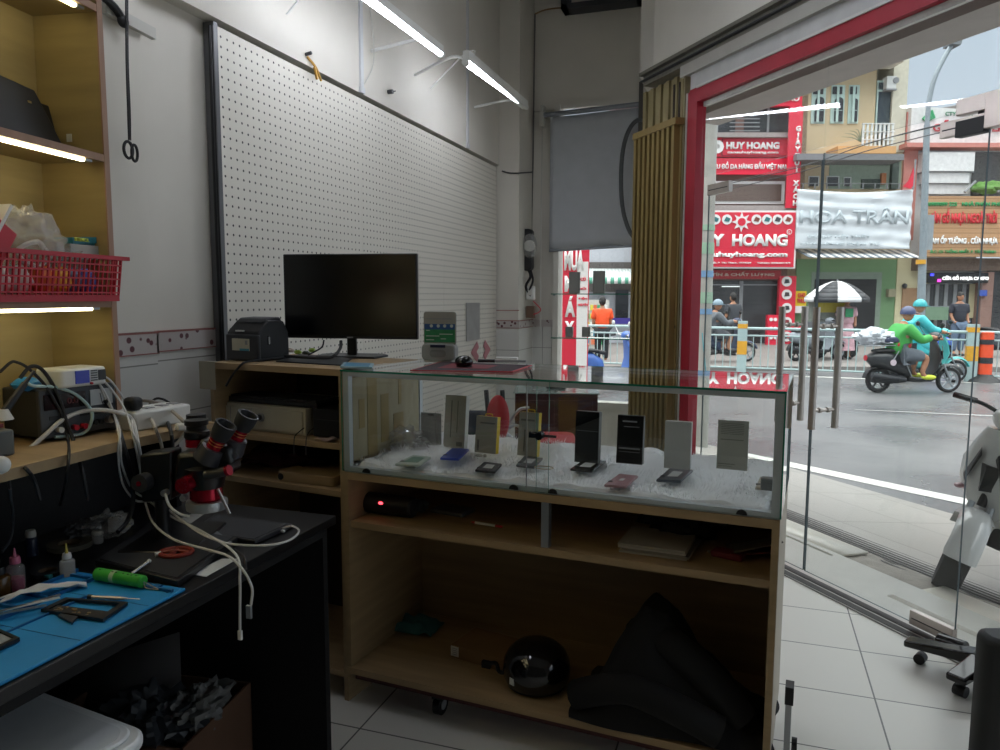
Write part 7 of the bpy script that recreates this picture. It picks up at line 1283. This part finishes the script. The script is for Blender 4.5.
def stander(label, loc, rz, top, bottom, hair=None, h=1.65, helmet=None, skirt=False, arm=0.):
    k = h/1.7; t = thing('person', label, 'person', loc, rz); V = [(0, 0, .92), (0, 0, 1.1), (0, 0, 1.33), (0, 0, 1.43), (.01, 0, 1.5)]; E = [(0, 1), (1, 2), (2, 3), (3, 4)]; R_ = [(.12, .15), (.10, .13), (.11, .17), (.07, .07), (.052, .052)]
    for s_ in (-1, 1):
        b = len(V); V += [(0, s_*.19, 1.37), (.0, s_*.23, 1.1), (.1+arm, s_*.2, .93+arm), (.16+arm, s_*.18, .90+arm)]; E += [(2, b), (b, b+1), (b+1, b+2), (b+2, b+3)]; R_ += [.055, .042, .034, .028]
        b = len(V); V += [(0, s_*.09, .86), (.02, s_*.1, .48), (-.01, s_*.1, .09), (.1, s_*.11, .04)]; E += [(0, b), (b, b+1), (b+1, b+2), (b+2, b+3)]; R_ += [.085, .058, .04, .035]
    S_ = lambda L: [tuple(c*k for c in v) for v in L]
    skin('body', S_(V), E, R_, skinm, t)
    V2 = [(0, 0, .88), (0, 0, 1.1), (0, 0, 1.33), (0, 0, 1.41)]; E2 = [(0, 1), (1, 2), (2, 3)]; R2 = [(.17, .21), (.15, .19), (.15, .21), (.08, .08)]
    for s_ in (-1, 1): b = len(V2); V2 += [(0, s_*.2, 1.36), (.0, s_*.235, 1.14)]; E2 += [(2, b), (b, b+1)]; R2 += [.085, .075]
    skin('shirt', S_(V2), E2, R2, top, t)
    if skirt: m = M(); m.lathe([(.15, .95*k), (.18, .85*k), (.24, .25*k), (0.2, .24*k), (.14, .9*k)], 20); part('dress', m, bottom, t)
    else:
        V3 = [(0, 0, .92)]; E3 = []; R3 = [(.15, .19)]
        for s_ in (-1, 1): b = len(V3); V3 += [(0, s_*.09, .84), (.02, s_*.1, .48), (-.01, s_*.1, .12)]; E3 += [(0, b), (b, b+1), (b+1, b+2)]; R3 += [.12, .09, .075]
        skin('trousers', S_(V3), E3, R3, bottom, t)
    for s_ in (-1, 1): m = M(); m.ball((.05*k, s_*.11*k, .035), (.12, .05, .035), 12, 8); part('shoe', m, dark, t)
    head(t, (.02*k, 0, 1.6*k), (1, 0, 0), hair=hair or mat('hair_black', '#1c1a19', .7), helmet=helmet)
    return t
def onroad(px, py): return GP(px, py)
# main rider: scooter heading right in the view
P = (onroad(876, 392)+onroad(947, 393))/2; ds = (onroad(947, 393)-onroad(876, 392)); rz = YAW+rad(2)
kk = 1.0
sb = mat('scooter_black', '#25282b', .3, var=.05)
s = scooter('scooter', 'black scooter with rider in green jacket, in the middle of the wet road', P, rz, sb, rack=True)
m = M(); m.cyl((-.45, -.165, .55), (-.45, -.155, .55), .055, n=18); m2 = part('round_sticker', m, mat('sticker_rw', '#c9b9c0', .5), s)
r = rider('rider in green jacket, grey shorts and blue helmet on the black scooter', P, rz, mat('jacket_green', '#3f9e48', .6, var=.1), mat('shorts_grey', '#5f666e', .8), mat('helmet_blue', '#434b6b', .35), True, mat('shoe_yellow', '#c4cf3f', .6), zs=.72, hand=(.27, .98), knee=(.15, .56), foot=(.08, .30))
m = M(); m.cbox((-.27, 0, .86), (.26, .36, .1), (0, .15, 0)); part('red_hem', m, mat('hem_red', '#b0262e', .6), r, .03)
t = thing('parcel_bag', 'crumpled white plastic bundle tied on the rack of the black scooter', 'bag', P+Vector((math.cos(rz), math.sin(rz), 0))*-.72+Vector((0, 0, .90)), rz)
m = M(); m.ball((0, 0, .10), (.34, .2, .14), 28, 16, nz_=.5, ns=2.6, seed=6); part('wrap', m, mat('bundle_white', '#c8cdd3', .4, var=.05), t, smooth=18); m = M(); m.box((.1, -.18, .0), (.38, .18, .1)); part('dark_pack', m, mat('navy_pack', '#2e3550', .6), t, .03)
# second rider in teal raincoat behind
P2 = P+fw0*1.6+rt0*1.1; s2 = scooter('scooter', 'teal scooter half hidden behind the green rider', P2, rz, mat('scooter_teal', '#4fb0ae', .35))
r2 = rider('rider in turquoise raincoat and helmet hidden behind the green rider', P2, rz, mat('raincoat_teal', '#3fb6bb', .4, var=.08), mat('raincoat_teal', '#3fb6bb', .4), mat('helmet_teal', '#3aa9ae', .3), False, zs=.84, hand=(.27, 1.0), knee=(.15, .56), foot=(.08, .30))
m = M(); m.loft([[Vector((-.5, y*.2, .6)) for y in (-1, 1)]+[Vector((.1, y*.22, .55)) for y in (1, -1)], [Vector((-.42, y*.2, 1.25)) for y in (-1, 1)]+[Vector((-.05, y*.2, 1.2)) for y in (1, -1)]]); part('rain_cape', m, mat('raincoat_teal', '#3fb6bb', .4), r2, .05)
# riders at left behind the fence
x, _ = SP(722, 350, 18.4); pp = rt0*x+fw0*18.4+Vector((0, 0, GZ+.1)); s3 = scooter('scooter', 'dark scooter with blue trim behind the fence at left', pp, YAW+rad(10), mat('scooter_navy', '#2a3a55', .4)); rider('rider in grey jacket with pale blue helmet behind the fence at left', pp, YAW+rad(10), mat('jacket_dim', '#5b6066', .7), mat('trousers_skin', '#4a4c52', .7), mat('helmet_pale', '#7f93a0', .4), True, zs=.72, hand=(.27, .98), knee=(.15, .56), foot=(.08, .30))
x, _ = SP(732, 340, 20.4); pp = rt0*x+fw0*20.4+Vector((0, 0, GZ+.1)); stander('person in dark clothes standing behind the left rider', pp, YAW+2, mat('coat_dark', '#3b3e44', .8), mat('coat_dark', '#3b3e44', .8), h=1.68)
# vendor in pink dress, standing man
x, _ = SP(845, 345, 19.3); pp = rt0*x+fw0*19.3+Vector((0, 0, GZ+.1)); r = stander('person in long pink striped dress beside the vendor cart', pp, YAW-1.6, mat('dress_pink', '#c9a0a8', .8, var=.3, scale=8), mat('dress_pink', '#c9a0a8', .8), skirt=True, h=1.62); m = M(); m.cbox((.16, 0, 1.2), (.02, .2, .22)); part('green_cloth', m, mat('cloth_green', '#3f9a6a', .8), r, .01)
x, _ = SP(957, 345, 20.6); pp = rt0*x+fw0*20.6+Vector((0, 0, GZ+.1)); stander('man in dark jacket and jeans standing before the flooring shop', pp, YAW-1.5, mat('jacket_navy', '#2a2d38', .8), mat('jeans', '#5d6f86', .8), h=1.72)
x, _ = SP(1002, 350, 20.0); pp = rt0*x+fw0*20+Vector((0, 0, GZ+.1)); scooter('scooter', 'parked dark motorbike at the right edge behind the fence', pp, YAW-1.2, mat('scooter_slate', '#3d444c', .4))
x, _ = SP(815, 350, 19.0); pp = rt0*x+fw0*18.9+Vector((0, 0, GZ+.1)); scooter('scooter', 'grey bike parked beside the vendor cart', pp, YAW+.3, mat('scooter_grey', '#7e858c', .4))
# white scooter parked in front of the shop
P = Z(932, 590, -.10); 
hd = math.atan2((-rt0*.93-fw0*.37).y, (-rt0*.93-fw0*.37).x)
hv = Vector((math.cos(hd), math.sin(hd), 0)); wv = mat('scooter_white', '#c9cac8', .25, var=.02, clear=.4)
sc = scooter('scooter', 'white scooter parked outside the glass doors, cut by the right picture edge', P-hv*.66, hd, wv, steer=rad(34), mirrors=False, tw=.13); sc.scale = (.88, .88, .88); sc.rotation_euler = Matrix.Rotation(hd, 3, 'Z').to_euler(); 
sc.rotation_mode = 'QUATERNION'; sc.rotation_quaternion = (Matrix.Rotation(hd, 3, 'Z') @ Matrix.Rotation(rad(-9), 3, 'X')).to_quaternion()
# ------------------------------------------------------------------ things on the window sill side and behind the window
P = CAM+ray(575, 330)*8.1
t = thing('buying_banner', 'tall red and white upright banner reading MUA just outside the back window', 'banner', (P.x-.0, P.y, GZ), YAW)
def bw(px, py): q = CAM+ray(px, py)*8.1-Vector((P.x, P.y, GZ)); return q.dot(rt0), q.z
def brect(m, px0, py0, px1, py1, y=-.0, th=.01): a = bw(px0, py0); b = bw(px1, py1); return m.box((a[0], y-th, b[1]), (b[0], y, a[1]))
m = M(); brect(m, 562, 225, 588, 385); part('panel', m, sr, t); m = M(); brect(m, 576.5, 262, 587, 385, -.011, .004); lbl(part('white_column', m, sw, t), 'white strip with small red text')
def btx(s, px0, py0, px1, py1, m_): a = bw(px0, py1); b = bw(px1, py0); text(s, b[0]-a[0], b[1]-a[1], m_, t, ((a[0]+b[0])/2, -.02, (a[1]+b[1])/2), bold=.05)
btx('MUA', 563.5, 250, 583, 271, sw); btx('M', 564, 276, 574, 292, sw); btx('Á', 564.5, 296, 575, 317, sw); btx('Y', 564.5, 321, 574, 335, sw); btx('CŨ', 579.5, 277, 585, 281, sr); btx('MỚI', 579, 287, 585.5, 290, sr); btx('ĐIỆN', 578, 297, 586.5, 300, sr); btx('NGUYÊN', 577.5, 303, 587, 306, sr)
m = M(); a = bw(563, 385); 
for px in (566, 584): q = bw(px, 385); m.cyl((q[0], .02, 0), (q[0], .02, q[1]+.2), .015, n=8)
part('stand', m, grey, t)
pp = CAM+ray(578, 345)*12.5; stander('grey haired person in white shirt outside the back window', (pp.x, pp.y, GZ), YAW-.3, mat('shirt_white', '#d9d9d6', .8), mat('trousers_grey', '#6d7076', .8), hair=mat('hair_grey', '#4c4d4e', .8), h=1.62)
x, _ = SP(602, 330, 18.9); pp = rt0*x+fw0*18.9; stander('person in orange shirt and black trousers seen from behind through the back window', (pp.x, pp.y, GZ), YAW+1.57, mat('shirt_orange', '#e8501f', .7), mat('trousers_black', '#1e1f24', .8), h=1.66)
x, _ = SP(607, 362, 13.2); pp = rt0*x+fw0*13.2; scooter('scooter', 'white and blue motorbike parked outside the back window', (pp.x, pp.y, GZ), YAW+.25, mat('moto_blue', '#3f63a8', .35), wv)
# glass shelves across the back window with small boxes
for i, (py, label) in enumerate(((294.5, 'upper glass shelf across the back window'), (338, 'middle glass shelf across the back window'), (368, 'lowest glass shelf across the back window'))):
    a = OY(555, py, 6.08); b = OY(642, py, 6.08); t = thing('glass_shelf', label, 'shelf', (a.x, 6.02, a.z), 0, 'window glass shelves'); L_ = 1.62-.88
    m = M(); m.box((-.02, 0, 0), (L_+.02, .16, .008)); o = part('pane', m, [gclear, gedge], t)
    for p in o.data.polygons:
        if abs(p.normal.z) < .5: p.material_index = 1
    m = M(); m.box((-.03, .1, -.01), (-.01, .17, .0)); m.box((L_+.0, .1, -.01), (L_+.02, .17, 0)); part('bracket', m, grey, t)
gy = mat('sample_grey', '#80827f', .7); gn = [('flat grey sample box standing on the upper window shelf, left', 569, 273, 580, 294.5), ('flat grey sample box standing on the upper window shelf, middle', 593, 272, 605, 294.5), ('small grey sample box on the middle window shelf, left', 565.5, 328, 573, 338), ('small grey sample box on the middle window shelf, right', 582, 328, 590, 338), ('small grey sample box on the lowest window shelf, left', 569, 368, 580, 380), ('small grey sample box on the lowest window shelf, middle', 592, 368, 603, 380)]
for lab, x0, y0_, x1, y1_ in gn[:4]:
    a = OY(x0, y1_, 6.1); b = OY(x1, y0_, 6.1); t = thing('sample_box', lab, 'box', (a.x, 6.09, a.z+.009), 0, 'sample boxes on the window shelves'); m = M(); m.box((0, 0, 0), (b.x-a.x, .03, b.z-a.z)); part('carton', m, gy, t, .002); m = M(); m.box((.01, -.001, .01), (b.x-a.x-.01, 0, b.z-a.z-.01)); part('face', m, mat('sample_face', '#8b8d8a', .6), t)
